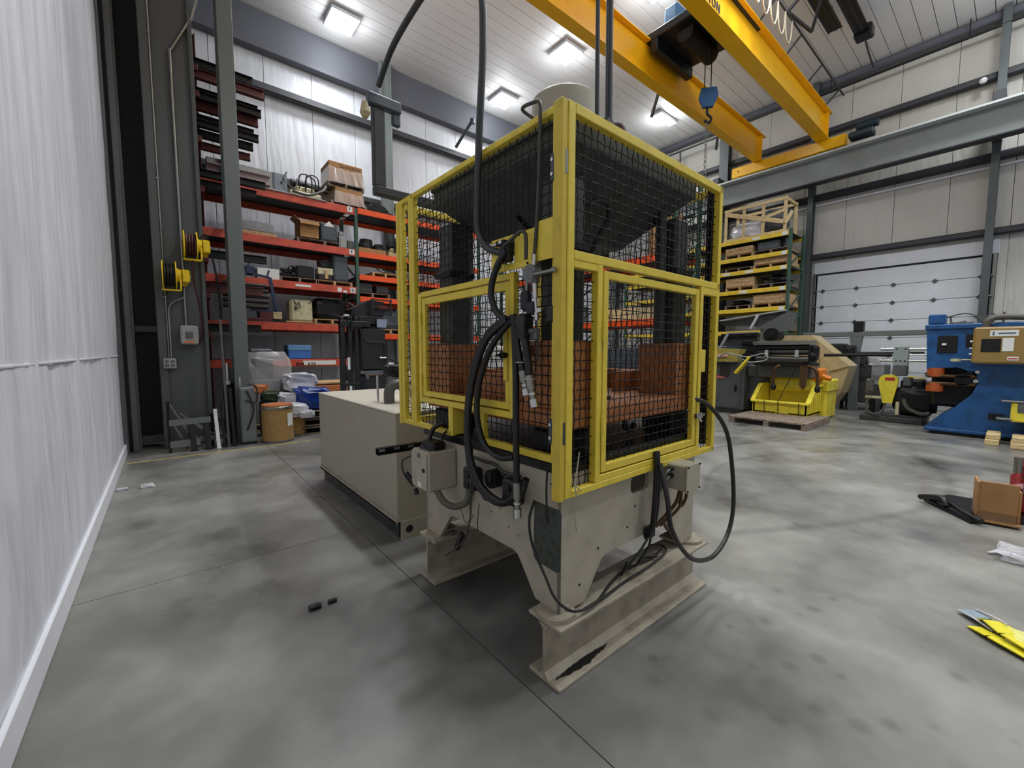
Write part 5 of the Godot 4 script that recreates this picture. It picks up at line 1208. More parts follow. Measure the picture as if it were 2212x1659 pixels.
	s = S.new(); s.cyl(Vector3(-0.3, 1.50, -2.9), Vector3(-0.3, 1.52, -1.4), 0.035, 0.025, 10); s.bx(-0.5, 0.0, 1.45, 1.75, -3.6, -2.85, 0.04); s.lump(Vector3(-0.3, 1.55, -2.8), Vector3(0.3, 0.3, 0.3), 99, 0.3); obj("actuator", s, M("dark_iron"), o)
	o = thing("waste_hopper", "gray steel hopper with white bags behind the tan chute", "hopper", Vector3(14.05, 0, -2.6)); s = S.new(); s.bx(0, 0.8, 0.2, 1.2, -0.5, 0.45, 0.02); s.bx(-0.02, 0.82, 1.2, 1.45, -0.5, 0.05, 0.01); obj("bin", s, M("dark_steel"), o); s = S.new(); s.lump(Vector3(0.3, 1.32, 0.25), Vector3(0.4, 0.36, 0.36), 98, 0.25); obj("white_bag", s, M("film_white"), o); s = S.new(); s.bx(-0.02, 0.0, 0.7, 1.2, 0.2, 0.45, 0.005); obj("side_plate", s, M("pale_gray"), o)
	for q in [[0.1, -0.4], [0.1, 0.35], [0.7, -0.4], [0.7, 0.35]]:
		s = S.new(); s.bx(q[0] - 0.04, q[0] + 0.04, 0, 0.2, q[1] - 0.04, q[1] + 0.04, 0.01); each("foot", s, M("dark_iron"), o)
	# feeder with yellow guard
	o = thing("roll_feeder", "dark roll feeder with a yellow belt guard and bright guide rods on a steel skid", "machine", Vector3(12.2, 0, -1.66))
	s = S.new(); s.bx(-0.05, 1.0, 0.0, 0.12, -0.58, 0.46, 0.015); s.bx(-0.02, 0.95, 0.12, 0.17, -0.2, 0.5, 0.01); obj("skid_plate", s, M("dark_steel"), o)
	s = S.new(); s.bx(0.1, 0.5, 0.17, 0.95, 0.05, 0.45, 0.05); s.lump(Vector3(0.25, 0.5, 0.30), Vector3(0.6, 0.6, 0.7), 93, 0.15); s.bx(0.1, 0.6, 0.17, 0.5, -0.45, -0.35, 0.02); obj("body", s, M("dark_iron"), o)
	s = S.new(); s.prism([Vector2(-0.10, 0.0), Vector2(0.06, 0.0), Vector2(0.14, 0.46), Vector2(0.13, 0.56), Vector2(0.06, 0.62), Vector2(-0.10, 0.62), Vector2(-0.17, 0.56), Vector2(-0.19, 0.44)], Vector3(-0.05, 0.42, -0.10), Vector3(0, 0, 1), Vector3.UP, Vector3(0.09, 0, 0)); obj("belt_guard", s, M("tote_yellow"), o)
	s = S.new(); s.bx(-0.056, -0.05, 0.92, 0.98, -0.18, -0.02); obj("warning_sticker", s, M("sticker_red"), o)
	s = S.new(); s.bx(0.0, 0.2, 1.02, 1.24, -0.08, 0.16, 0.02); s.bx(0.0, 0.2, 0.8, 1.0, 0.1, 0.25, 0.02); obj("gear_case", s, M("cab_gray"), o)
	s = S.new(); s.bx(0.0, 0.16, 1.24, 1.66, -0.08, 0.16, 0.008); obj("guide_block", s, M("guide_gray", Color(0.58, 0.62, 0.60), 0.4), o)
	for q in [[1.60, 0.035], [1.48, 0.02], [1.35, 0.03]]:
		s = S.new(); s.cyl(Vector3(0.06, q[0], -0.30), Vector3(0.06, q[0], 0.47), q[1], q[1], 12); obj("guide_rod", s, M("chrome"), o)
	s = S.new()
	for q in [[-0.03, 1.6], [0.11, 1.6], [-0.03, 1.34], [0.04, 1.34], [0.11, 1.34]]: s.cyl(Vector3(-0.004, q[1], q[0]), Vector3(0.0, q[1], q[0]), 0.017, 0.017, 8)
	each("bolt_hole", s, M("gap"), o)
	s = S.new(); s.tube([Vector3(-0.1, 1.46, -1.3), Vector3(0.0, 1.47, -0.6), Vector3(0.04, 1.47, -0.1)], 0.035, 8, 4); obj("ram", s, M("dark_iron"), o)
	s = S.new(); s.tube([Vector3(0.0, 0.55, -0.42), Vector3(-0.05, 0.3, -0.48), Vector3(-0.06, 0.16, -0.35), Vector3(-0.05, 0.22, -0.2), Vector3(0.0, 0.5, -0.14)], 0.022, 8, 6); s.tube([Vector3(-0.03, 0.52, 0.14), Vector3(-0.06, 0.34, 0.22), Vector3(-0.06, 0.24, 0.42), Vector3(-0.03, 0.26, 0.55)], 0.04, 8, 6); obj("hose", s, M("hose_gray"), o)
	s = S.new(); s.bx(-0.06, 0.0, 0.17, 0.46, 0.02, 0.08, 0.01); s.bx(-0.05, 0.02, 0.5, 0.56, -0.5, -0.2, 0.01); obj("post", s, M("cream"), o)
	s = S.new(); s.lump(Vector3(-0.08, 0.78, -0.42), Vector3(0.14, 0.32, 0.14), 94, 0.3); obj("chain_bundle", s, M("hose_gray"), o)
	s = S.new(); s.bar(Vector3(-0.04, 1.02, 0.2), Vector3(-0.04, 0.98, 0.45), 0.10, 0.02, Vector3.UP); obj("striped_plate", s, M("tote_yellow"), o)
	# big blue press
	o = thing("blue_press", "big blue C-frame press with a gold control panel at the right edge", "press", Vector3(11.1, 0, 0))
	s = S.new(); s.prism([Vector2(-1.14, 2.03), Vector2(2.6, 2.06), Vector2(2.6, 0.10), Vector2(-1.0, 0.10), Vector2(-0.94, 0.28), Vector2(-0.70, 0.52), Vector2(-0.50, 0.78), Vector2(-0.42, 1.02), Vector2(-0.52, 1.18), Vector2(-0.70, 1.26), Vector2(-1.10, 1.22)], Vector3(0.02, 0, 0), Vector3(0, 0, 1), Vector3.UP, Vector3(1.7, 0, 0)); obj("frame", s, M("blue_paint"), o)
	s = S.new(); s.bx(-0.02, 1.6, 1.95, 2.05, -1.16, 2.6, 0.02); s.bx(0.05, 0.35, 2.05, 2.24, -1.13, -0.90, 0.02); obj("top_cap", s, M("blue_paint"), o)
	s = S.new(); s.bx(0.0, 1.7, 0.06, 0.12, -1.08, 2.6, 0.01); obj("foot_flange", s, M("blue_paint"), o)
	s = S.new(); s.bx(0.0, 0.02, 1.52, 1.84, -0.98, -0.72, 0.01); s.bx(0.0, 0.02, 1.62, 1.86, -0.62, -0.44, 0.01); s.bx(0.0, 0.02, 0.36, 0.46, -0.28, -0.10, 0.004); obj("opening", s, M("gap"), o)
	s = S.new(); s.bx(0.3, 0.9, 0.5, 1.3, -1.05, -0.45, 0.05); obj("die_set", s, M("dark_iron"), o)
	for y in [1.18, 0.86]:
		s = S.new(); s.cyl(Vector3(0.1, y + (0.06 if y > 1 else -0.06), -0.98), Vector3(0.1, y - (0.10 if y > 1 else -0.10), -0.98), 0.12, 0.12, 18); obj("ram_sleeve", s, W("sleeve_orange", Color(0.72, 0.34, 0.14), 0.45, 0.0, "blot", 0.8, 96), o)
		s = S.new(); s.cyl(Vector3(0.1, y + (0.062 if y > 1 else -0.062), -0.98), Vector3(0.1, y + (0.03 if y > 1 else -0.03), -0.98), 0.06, 0.06, 12); obj("bore", s, M("gap"), o)
		s = S.new(); s.bx(0.0, 0.35, y - (0.12 if y > 1 else -0.06), y - (0.06 if y > 1 else -0.12), -1.1, -0.45, 0.02); obj("bolster", s, M("bronze"), o)
	s = S.new(); s.cyl(Vector3(0.0, 1.04, -0.62), Vector3(0.2, 1.04, -0.62), 0.11, 0.11, 18); s.bx(0.02, 0.2, 0.92, 1.22, -0.6, -0.42, 0.03); obj("clamp", s, M("black_steel"), o)
	s = S.new(); s.cyl(Vector3(-0.01, 1.02, -0.46), Vector3(0.03, 1.02, -0.46), 0.035, 0.035, 10); s.cyl(Vector3(-0.01, 1.18, -0.45), Vector3(0.03, 1.18, -0.45), 0.03, 0.03, 10); each("pin", s, M("chrome"), o)
	s = S.new(); s.bx(-0.38, 0.0, 1.34, 1.96, -0.52, 0.42, 0.03); var gp := obj("control_panel", s, M("gold_paint"), o)
	s = S.new(); s.bx(-0.386, -0.378, 1.54, 1.76, -0.42, -0.20, 0.002); obj("screen", s, M("screen_black", Color(0.02, 0.02, 0.022), 0.2), gp)
	s = S.new(); s.bx(-0.386, -0.378, 1.55, 1.77, -0.185, -0.06, 0.002); s.bx(-0.386, -0.378, 1.80, 1.90, -0.33, -0.02, 0.002); s.bx(-0.386, -0.378, 1.40, 1.46, -0.12, 0.0, 0.002); each("notice", s, M("sign_white"), gp)
	s = S.new(); s.bx(-0.389, -0.384, 1.84, 1.86, -0.24, -0.05); s.bx(-0.389, -0.384, 1.82, 1.88, -0.30, -0.28); each("notice_print", s, M("print_teal", Color(0.25, 0.36, 0.40)), gp)
	s = S.new(); s.bx(-0.389, -0.384, 1.42, 1.44, -0.11, -0.01); each("notice_print", s, M("sticker_red"), gp)
	s = S.new()
	for y in [1.50, 1.60, 1.72]: s.cyl(Vector3(-0.2, y, -0.52), Vector3(-0.2, y, -0.56), 0.02, 0.02, 8)
	each("button", s, M("chrome"), gp)
	s = S.new(); s.tube([Vector3(-0.1, 1.95, -0.40), Vector3(-0.1, 2.10, -0.36), Vector3(0.0, 2.14, -0.22), Vector3(0.1, 2.12, 0.1)], 0.05, 8, 6); s.tube([Vector3(0.2, 2.18, -0.90), Vector3(0.2, 2.24, -0.7), Vector3(0.2, 2.20, -0.55), Vector3(0.2, 2.05, -0.42)], 0.014, 6, 5); s.tube([Vector3(0.2, 2.20, -0.85), Vector3(0.2, 2.08, -0.82), Vector3(0.2, 2.10, -0.65)], 0.014, 6, 5); obj("cable", s, M("hose_gray"), o)
	s = S.new(); s.bx(0.05, 0.2, 2.05, 2.08, -0.85, -0.55, 0.005); s.bx(0.2, 0.23, 2.05, 2.22, -0.34, -0.31, 0.004); s.bx(0.2, 0.23, 2.05, 2.24, -0.22, -0.19, 0.004); obj("fitting", s, M("hose_gray"), o)
	s = S.new(); s.lathe([Vector2(0, 0), Vector2(0.07, 0.01), Vector2(0.07, 0.05), Vector2(0, 0.06)], Vector3(-0.1, 1.36, -0.72), 14); s.cyl(Vector3(-0.1, 1.40, -0.66), Vector3(-0.1, 1.40, -0.5), 0.012, 0.012, 6); obj("palm_button", s, M("cream"), o)
	s = S.new(); s.bx(-0.03, 0.0, 1.66, 1.70, -0.92, -0.86, 0.002); each("sticker", s, M("sign_white"), o)
	o = thing("yellow_stop_box", "yellow steel bracket box on the flank of the blue press, at the right edge", "bracket", Vector3(10.6, 0, 0)); s = S.new(); s.bx(0, 0.5, 0.40, 0.72, -0.03, 0.5, 0.02); obj("box_body", s, M("tote_yellow"), o); s = S.new(); s.bx(-0.01, 0.3, 0.55, 0.72, 0.04, 0.5, 0.01); obj("insert", s, M("cab_gray"), o); s = S.new(); s.bx(-0.02, 0.2, 0.72, 0.745, -0.14, 0.5, 0.004); s.bx(0.0, 0.2, 0.42, 0.45, -0.18, 0.0, 0.004); obj("plate", s, M("zinc"), o)
	s = S.new(); s.bx(0.1, 0.4, 0.0, 0.40, 0.15, 0.4, 0.01); obj("stand", s, M("dark_iron"), o)
	for q in [[10.42, -0.18], [10.28, 0.10]]:
		o = thing("timber_block", ("pale cut timber block in front of the blue press, nearest the dark skids" if q[1] < 0 else "pale cut timber block in front of the blue press, at the right edge"), "timber", Vector3(q[0], 0, q[1])); s = S.new(); s.bx(0, 0.5, 0, 0.10, -0.10, 0.06, 0.012); s.bx(0.02, 0.5, 0.10, 0.19, -0.09, 0.07, 0.012); obj("block", s, M("pine"), o)
	o = thing("steel_skid", "pair of dark steel skid bars under the blue press", "skid", Vector3(11.1, 0, 0)); s = S.new(); s.bx(0.05, 0.25, 0, 0.06, -1.0, 2.6, 0.01); s.bx(1.4, 1.6, 0, 0.06, -1.0, 2.6, 0.01); obj("bar", s, M("dark_iron"), o)

func floor_things_right() -> void:
	var s: S
	var o: Node3D
	o = thing("drip_tray", "flat black torn tray holding the cardboard box", "tray", Vector3(5.85, 0, -0.14))
	s = S.new(); s.prism([Vector2(-0.34, 0.05), Vector2(0.15, 0.40), Vector2(0.55, 0.25), Vector2(0.6, -0.3), Vector2(0.1, -0.36)], Vector3.ZERO, Vector3.RIGHT, Vector3(0, 0, -1), Vector3(0, 0.02, 0)); obj("tray_sheet", s, M("black_steel"), o)
	s = S.new(); s.tube([Vector3(0.18, 0.03, -0.36), Vector3(0.0, 0.07, -0.22), Vector3(-0.2, 0.06, -0.10), Vector3(-0.36, 0.05, 0.02)], 0.022, 6, 5); s.tube([Vector3(0.1, 0.05, -0.42), Vector3(-0.04, 0.11, -0.26), Vector3(-0.10, 0.05, -0.22)], 0.03, 6, 5); obj("curled_edge", s, M("rubber"), o)
	o = thing("cardboard_box", "torn tan cardboard box in the black tray on the right floor", "carton", Vector3(5.66, 0.02, -0.02), -PI / 2 + 0.12)
	s = S.new(); s.bx(-0.13, 0.10, 0.08, 0.36, -0.02, 0.0, 0.004); s.bx(-0.15, -0.13, 0.03, 0.35, -0.25, 0.0, 0.004); s.bx(-0.13, 0.12, 0.0, 0.015, -0.3, 0.05); s.bx(0.10, 0.115, 0.02, 0.3, -0.3, 0.0); s.bx(-0.13, 0.1, 0.02, 0.28, -0.3, -0.285); obj("box_body", s, M("cardboard"), o)
	s = S.new(); s.bar(Vector3(-0.02, 0.08, 0.0), Vector3(-0.02, 0.0, 0.03), 0.22, 0.012, Vector3.BACK); obj("flap", s, W("cardboard_dark", Color(0.45, 0.33, 0.21), 0.8, 0.0, "blot", 0.8, 101), o)
	o = thing("red_jack", "red steel floor jack cut off by the right edge of the photo", "jack", Vector3(6.3, 0, 0.10))
	s = S.new(); s.bx(-0.15, 0.5, 0.0, 0.30, -0.08, 0.5, 0.04); s.bx(-0.1, 0.3, 0.30, 0.52, -0.02, 0.4, 0.06); obj("body", s, M("jack_red", Color(0.50, 0.05, 0.08), 0.3), o)
	s = S.new(); s.bx(-0.16, -0.15, 0.22, 0.30, 0.0, 0.3); s.cyl(Vector3(-0.12, 0.40, -0.04), Vector3(-0.12, 0.55, -0.04), 0.03, 0.03, 10); obj("silver_trim", s, M("zinc"), o)
	o = thing("clear_film", "crumpled piece of clear plastic film on the bare floor at the right edge", "plastic film", Vector3(4.85, 0, 0.08))
	s = S.new(); s.lump(Vector3(0.0, 0.03, 0.06), Vector3(0.34, 0.07, 0.30), 111, 0.6, 16, 8); obj("crumple", s, glass_film("film2", Color(0.92, 0.92, 0.93), 0.45, 0.1), o)
	s = S.new(); s.tube([Vector3(-0.07, 0.012, -0.14), Vector3(0.0, 0.02, -0.05), Vector3(0.0, 0.015, 0.12)], 0.010, 6, 5); obj("folded_edge", s, M("film_white"), o)
	# yellow lifting straps: flat webbing laid over itself
	o = thing("lifting_strap", "bright yellow webbing lifting straps heaped on the right foreground floor", "strap", Vector3(3.40, 0, 0.02))
	var y := W("strap_yellow", Color(0.90, 0.84, 0.10), 0.55, 0.0, "blot", 0.85, 112, 0.3)
	var web := func(pts: Array, w: float) -> S:
		var q := S.new()
		for i in pts.size() - 1:
			var a: Vector3 = pts[i]
			var b: Vector3 = pts[i + 1]
			var sd := (b - a).cross(Vector3.UP).normalized() * w / 2
			var t := Vector3(0, 0.006, 0)
			q.quad(a - sd, a + sd, b + sd, b - sd, Vector3.UP); q.quad(a - sd - t, a + sd - t, b + sd - t, b - sd - t, Vector3.DOWN)
			q.quad(a - sd, b - sd, b - sd - t, a - sd - t, -sd); q.quad(a + sd, b + sd, b + sd - t, a + sd - t, sd)
		return q
	obj("webbing", web.call([Vector3(0.12, 0.02, -0.06), Vector3(0.06, 0.06, -0.03), Vector3(-0.03, 0.055, 0.03), Vector3(-0.10, 0.05, 0.12), Vector3(-0.14, 0.03, 0.30)], 0.075), y, o)
	obj("webbing", web.call([Vector3(0.14, 0.025, 0.0), Vector3(0.06, 0.045, 0.04), Vector3(0.0, 0.03, 0.13), Vector3(-0.03, 0.02, 0.3)], 0.06), y, o)
	obj("webbing", web.call([Vector3(0.02, 0.012, -0.09), Vector3(-0.06, 0.03, -0.02), Vector3(-0.12, 0.025, 0.08), Vector3(-0.22, 0.015, 0.25)], 0.07), y, o)
	s = S.new(); s.lump(Vector3(0.0, 0.03, 0.12), Vector3(0.16, 0.05, 0.2), 113, 0.4, 12, 7); obj("folded_webbing", s, W("strap_pale", Color(0.88, 0.86, 0.48), 0.5, 0.0, "blot", 0.85, 114, 0.3), o)
	s = S.new(); s.bar(Vector3(0.185, 0.018, -0.13), Vector3(0.115, 0.03, -0.06), 0.10, 0.012, Vector3.UP, 0.003); obj("end_plate", s, M("strap_silver", Color(0.62, 0.68, 0.72), 0.35, 0.3), o)
	s = S.new(); s.tube([Vector3(0.21, 0.03, -0.09), Vector3(0.14, 0.05, -0.02), Vector3(0.09, 0.05, 0.03)], 0.006, 5, 4); s.tube([Vector3(0.15, 0.02, -0.16), Vector3(0.08, 0.03, -0.09), Vector3(0.02, 0.02, -0.02)], 0.006, 5, 4); each("white_edge", s, M("film_white"), o)

func beams_under_press() -> void:
	var s: S
	for k in 2:
		var z: float = [-1.335, -2.47][k]
		var o := thing("support_beam", ["beige I-beam under the near side of the press, paint worn black on its flange", "beige I-beam under the far side of the press, half in shade"][k], "beam", Vector3(1.295, 0, z))
		s = S.new(); s.bar(Vector3(0, 0.010, 0), Vector3(1.40, 0.010, 0), 0.205, 0.020, Vector3.UP, 0.004); obj("bottom_flange", s, M("beige_beam"), o)
		s = S.new(); s.bar(Vector3(0, 0.294, 0), Vector3(1.40, 0.294, 0), 0.215, 0.020, Vector3.UP, 0.004); obj("top_flange", s, M("beige_beam"), o)
		s = S.new(); s.bar(Vector3(0.0, 0.152, 0), Vector3(1.40, 0.152, 0), 0.014, 0.264)
		# fillets at web and flanges
		for q in [[0.02, 1.0], [0.284, -1.0]]:
			for e in [-1.0, 1.0]:
				s.prism([Vector2(0, 0), Vector2(0.028, 0), Vector2(0, 0.028 * q[1])], Vector3(0, q[0], 0.007 * e), Vector3(0, 0, e), Vector3.UP, Vector3(1.40, 0, 0))
		obj("web", s, M("beige_beam"), o)
		for x in [0.08, 1.32]:
			s = S.new(); s.cyl(Vector3(x, 0.304, 0.0 if k == 0 else 0.02), Vector3(x, 0.322, 0.0 if k == 0 else 0.02), 0.095, 0.09, 32); obj("foot_pad", s, M("beige_beam"), o)
		if k == 0:
			# bare patch where the paint has peeled: black primer with a ragged edge, raised paint lip
			s = S.new()
			var rg := RandomNumberGenerator.new(); rg.seed = 31
			var up: Array = []
			var dn: Array = []
			for i in 25:
				var x := lerpf(0.035, 0.43, i / 24.0)
				var wd := sin(PI * clampf(i / 24.0 * 0.9 + 0.08, 0, 1))
				up.append(Vector3(x, 0.0212, 0.030 + 0.018 * (1.0 - wd) + rg.randf_range(0, 0.006)))
				dn.append(Vector3(x, 0.0212, 0.036 + 0.036 * wd + rg.randf_range(0, 0.012)))
			for i in 24: s.quad(up[i], up[i + 1], dn[i + 1], dn[i], Vector3.UP)
			obj("peeled_patch", s, W("primer_black", Color(0.045, 0.045, 0.05), 0.5, 0.0, "fine", 0.5, 120, 0.25), o)

func reservoir() -> void:
	var s: S
	var o := thing("oil_reservoir", "large beige hydraulic oil reservoir tank standing behind the press", "tank", Vector3(1.385, 0, -3.13))
	var m := M("beige_clean")
	var w := 0.95
	var l := 2.18
	s = S.new(); s.bx(0, w, 0.155, 1.045, -l, -0.006, 0.006); obj("tank_body", s, m, o)
	s = S.new(); s.bx(-0.012, 0.0, 0.14, 0.165, -l, 0, 0.004); s.bx(-0.012, -0.004, 0.14, 0.185, -l, 0, 0.002); obj("bottom_lip", s, m, o)
	s = S.new(); s.bx(-0.006, w + 0.006, 1.045, 1.062, -l - 0.006, 0.004, 0.003); obj("lid", s, W("beige_top", Color(0.80, 0.77, 0.71), 0.4, 0.0, "blot", 0.9, 130), o)
	# end plates reach the floor as feet; each has a round lifting hole
	for z in [0.0, -l + 0.02]:
		s = S.new()
		var oy := 0.02
		s.prism([Vector2(0.03, oy - 0.02), Vector2(w - 0.03, oy - 0.02), Vector2(w - 0.03, 0.16), Vector2(0.03, 0.16)], Vector3(0, 0, z - 0.02), Vector3.RIGHT, Vector3.UP, Vector3(0, 0, 0.02))
		var fp := obj("foot_plate", s, m, o)
		for x in [0.10, w - 0.10]:
			s = S.new(); s.cyl(Vector3(x, 0.085, z + 0.0005), Vector3(x, 0.085, z + 0.0015), 0.032, 0.032, 20); obj("lifting_hole", s, M("gap"), fp)
	s = S.new(); s.bx(0.04, 0.06, 0.0, 0.155, -l + 0.05, -0.08); s.bx(w - 0.06, w - 0.04, 0.0, 0.155, -l + 0.05, -0.08); obj("skid_rail", s, M("dark_steel"), o)
	# pump group on the lid
	var p := thing("hydraulic_pump", "beige pump and gray elbow pipe on top of the reservoir tank", "pump", Vector3(1.62, 1.062, -3.75))
	s = S.new(); s.tube([Vector3(-0.02, 0.0, 0.0), Vector3(-0.02, 0.10, 0.0), Vector3(0.0, 0.16, 0.01), Vector3(0.06, 0.18, 0.02), Vector3(0.16, 0.18, 0.03)], 0.05, 14, 6); s.cyl(Vector3(0.07, 0.18, 0.02), Vector3(0.11, 0.18, 0.025), 0.062, 0.062, 14); obj("elbow_pipe", s, M("pipe_gray", Color(0.33, 0.32, 0.30), 0.45, 0.2), p)
	s = S.new(); s.cyl(Vector3(0.15, 0.19, 0.03), Vector3(0.18, 0.19, 0.033), 0.09, 0.09, 16); s.bx(0.13, 0.3, 0.24, 0.30, 0.0, 0.1, 0.02); s.bx(0.1, 0.4, 0.0, 0.07, 0.0, 0.16, 0.01); each("flange", s, M("white_cast", Color(0.82, 0.81, 0.78), 0.4), p)
	s = S.new(); s.cyl(Vector3(0.18, 0.19, 0.033), Vector3(0.55, 0.19, 0.06), 0.115, 0.115, 20); s.cyl(Vector3(0.55, 0.19, 0.06), Vector3(0.62, 0.19, 0.065), 0.09, 0.09, 20); obj("pump_body", s, M("cream"), p)
	s = S.new(); s.bar(Vector3(-0.14, 0.26, -0.2), Vector3(0.0, 0.26, -0.18), 0.02, 0.012); s.cyl(Vector3(-0.05, 0.0, -0.2), Vector3(-0.05, 0.26, -0.2), 0.012, 0.012, 8); obj("gauge_bar", s, M("chrome"), p)
	s = S.new(); s.lump(Vector3(0.08, 0.30, -0.1), Vector3(0.2, 0.12, 0.14), 131, 0.3); obj("dark_valve", s, M("dark_iron"), p)

# ---------------- the press: local x = u along the right face, y up, local -z = v along the left face
const YC := "yellow"
func U(u: float, y: float, v: float) -> Vector3: return Vector3(u, y, -v)

func rod_mesh(pts: Array, r: float) -> S:
	var s := S.new(); s.tube(pts, r, 6, 1); return s

# wavy woven wire filling a rectangle; a, b = corners, along e (horizontal) and up
func wire_panel(o: Node3D, base: Vector3, e: Vector3, w: float, y0: float, y1: float, step := 0.045) -> void:
	var s := S.new()
	var nrm := e.cross(Vector3.UP).normalized() * 0.0042
	var nh := maxi(int(round(w / step)), 1)
	var nv := maxi(int(round((y1 - y0) / step)), 1)
	var dx := w / nh
	var dy := (y1 - y0) / nv
	for i in range(1, nh):
		var pts: Array = []
		for j in nv + 1: pts.append(base + e * (i * dx) + Vector3(0, y0 + j * dy, 0) + nrm * (1.0 if (i + j) % 2 == 0 else -1.0))
		s.tube(pts, 0.0026, 5, 1)
	for j in range(1, nv):
		var pts: Array = []
		for i in nh + 1: pts.append(base + e * (i * dx) + Vector3(0, y0 + j * dy, 0) - nrm * (1.0 if (i + j) % 2 == 0 else -1.0))
		s.tube(pts, 0.0026, 5, 1)
	var q := obj("wire_mesh", s, M("wire"), o)
	stuff(q)

func fbar(o: Node3D, called: String, a: Vector3, b: Vector3, m := "yellow") -> MeshInstance3D:
	var s := S.new(); s.bx(a.x, b.x, a.y, b.y, a.z, b.z, 0.003); return obj(called, s, M(m), o)

func press() -> void:
	var s: S
	var o := thing("hydraulic_press", "beige four-post hydraulic press in a yellow wire-mesh guard cage, centre of the picture", "press", Vector3(1.332, 0, -1.24), deg_to_rad(0.7))
	# --- base: four plates with sloping legs, a dark bed on top
	var bs := group_part("base_frame", o)
	var pr := [Vector2(0.03, 0.322), Vector2(0.20, 0.322), Vector2(0.31, 0.47), Vector2(0.335, 0.50), Vector2(0.37, 0.512), Vector2(0.95, 0.512), Vector2(0.985, 0.50), Vector2(1.01, 0.47), Vector2(1.12, 0.322), Vector2(1.29, 0.322), Vector2(1.29, 0.99), Vector2(0.03, 0.99)]
	# near right-face plate is pierced by a rounded window, so it is built from two halves around it
	s = S.new(); s.prism([pr[0], pr[1], pr[2], pr[3], pr[4], Vector2(0.575, 0.512), Vector2(0.575, 0.99), pr[11]], U(0, 0, 0.05), Vector3.RIGHT, Vector3.UP, Vector3(0, 0, -0.025))
	s.prism([Vector2(0.755, 0.512), pr[5], pr[6], pr[7], pr[8], pr[9], pr[10], Vector2(0.755, 0.99)], U(0, 0, 0.05), Vector3.RIGHT, Vector3.UP, Vector3(0, 0, -0.025))
	s.bx(0.575, 0.755, 0.512, 0.772, -0.075, -0.05); s.bx(0.575, 0.755, 0.876, 0.99, -0.075, -0.05)
	for q in [[0.575, 0.772, 1, 1], [0.755, 0.772, -1, 1], [0.575, 0.876, 1, -1], [0.755, 0.876, -1, -1]]:
		s.prism([Vector2(q[0], q[1]), Vector2(q[0] + 0.03 * q[2], q[1]), Vector2(q[0] + 0.009 * q[2], q[1] + 0.009 * q[3]), Vector2(q[0], q[1] + 0.03 * q[3])], U(0, 0, 0.05), Vector3.RIGHT, Vector3.UP, Vector3(0, 0, -0.025))
	obj("side_plate", s, M("beige"), bs)
	s = S.new(); s.prism(pr, U(0, 0, 1.29), Vector3.RIGHT, Vector3.UP, Vector3(0, 0, -0.025)); obj("side_plate", s, M("beige"), bs)
	var pl: Array = []
	for q in pr: pl.append(Vector2(q.x + 0.022, q.y))
	s = S.new(); s.prism(pl, U(0.03, 0, 0), Vector3(0, 0, -1), Vector3.UP, Vector3(0.025, 0, 0)); obj("side_plate", s, M("beige"), bs)
	s = S.new(); s.prism(pl, U(1.265, 0, 0), Vector3(0, 0, -1), Vector3.UP, Vector3(0.025, 0, 0)); obj("side_plate", s, M("beige"), bs)
	for q in [[0.12, 0.135], [1.2, 0.135], [0.12, 1.23], [1.2, 1.23]]:
		s = S.new(); s.bx(q[0] - 0.07, q[0] + 0.07, 0.32, 0.336, -q[1] - 0.06, -q[1] + 0.06, 0.004); each("foot", s, M("beige"), bs)
		s = S.new(); s.cyl(Vector3(q[0] - 0.045 if q[0] < 0.5 else q[0] + 0.045, 0.33, -q[1] + 0.075), Vector3(q[0] - 0.045 if q[0] < 0.5 else q[0] + 0.045, 0.352, -q[1] + 0.075), 0.018, 0.018, 6); obj("anchor_bolt", s, M("beige"), bs)
	s = S.new(); s.bx(0.06, 1.26, 0.90, 0.98, -1.28, -0.08); obj("inner_deck", s, M("dark_steel"), bs)
	# gray-green unpainted patch and dark fittings on the left face
	s = S.new(); s.prism([Vector2(0.055, 0.53), Vector2(0.05, 0.80), Vector2(0.065, 0.82), Vector2(0.23, 0.82), Vector2(0.235, 0.54), Vector2(0.22, 0.52), Vector2(0.075, 0.515)], U(0.0285, 0, 0), Vector3(0, 0, -1), Vector3.UP, Vector3(0.002, 0, 0)); obj("patch_plate", s, W("patch_green", Color(0.27, 0.29, 0.26), 0.55, 0.0, "blot", 0.6, 140, 0.25), bs)
	s = S.new()
	for q in [[0.5, 0.70], [0.58, 0.66], [0.43, 0.62], [0.75, 0.72], [0.12, 0.93], [0.08, 0.90], [0.35, 0.60]]: s.cyl(U(0.0295, q[1], q[0]), U(0.0305, q[1], q[0]), 0.005, 0.005, 8)
	for q in [[0.16, 0.42], [0.30, 0.56], [0.55, 0.60], [0.80, 0.66], [0.62, 0.70]]: s.cyl(U(q[0], q[1], 0.0485), U(q[0], q[1], 0.0505), 0.007, 0.007, 8)
	each("bolt_hole", s, M("gap"), bs)
	# bed
	s = S.new(); s.bx(0.02, 1.30, 0.985, 1.035, -1.33, -0.04, 0.006); obj("bed_plate", s, M("black_steel"), o)
	# --- four posts
	for q in [[0.165, 0.185], [1.165, 0.185], [0.165, 1.145], [1.165, 1.145]]:
		var po := group_part("post", o)
		s = S.new(); s.bx(q[0] - 0.075, q[0] + 0.075, 1.035, 2.36, -q[1] - 0.075, -q[1] + 0.075, 0.012); obj("square_post", s, M("post_steel"), po)
		s = S.new(); s.bx(q[0] - 0.10, q[0] + 0.10, 1.035, 1.17, -q[1] - 0.10, -q[1] + 0.10, 0.01); s.bx(q[0] - 0.095, q[0] + 0.095, 2.02, 2.06, -q[1] - 0.095, -q[1] + 0.095, 0.006); each("collar", s, M("black_steel"), po)
		var e := 1.0 if q[0] < 0.6 else -1.0
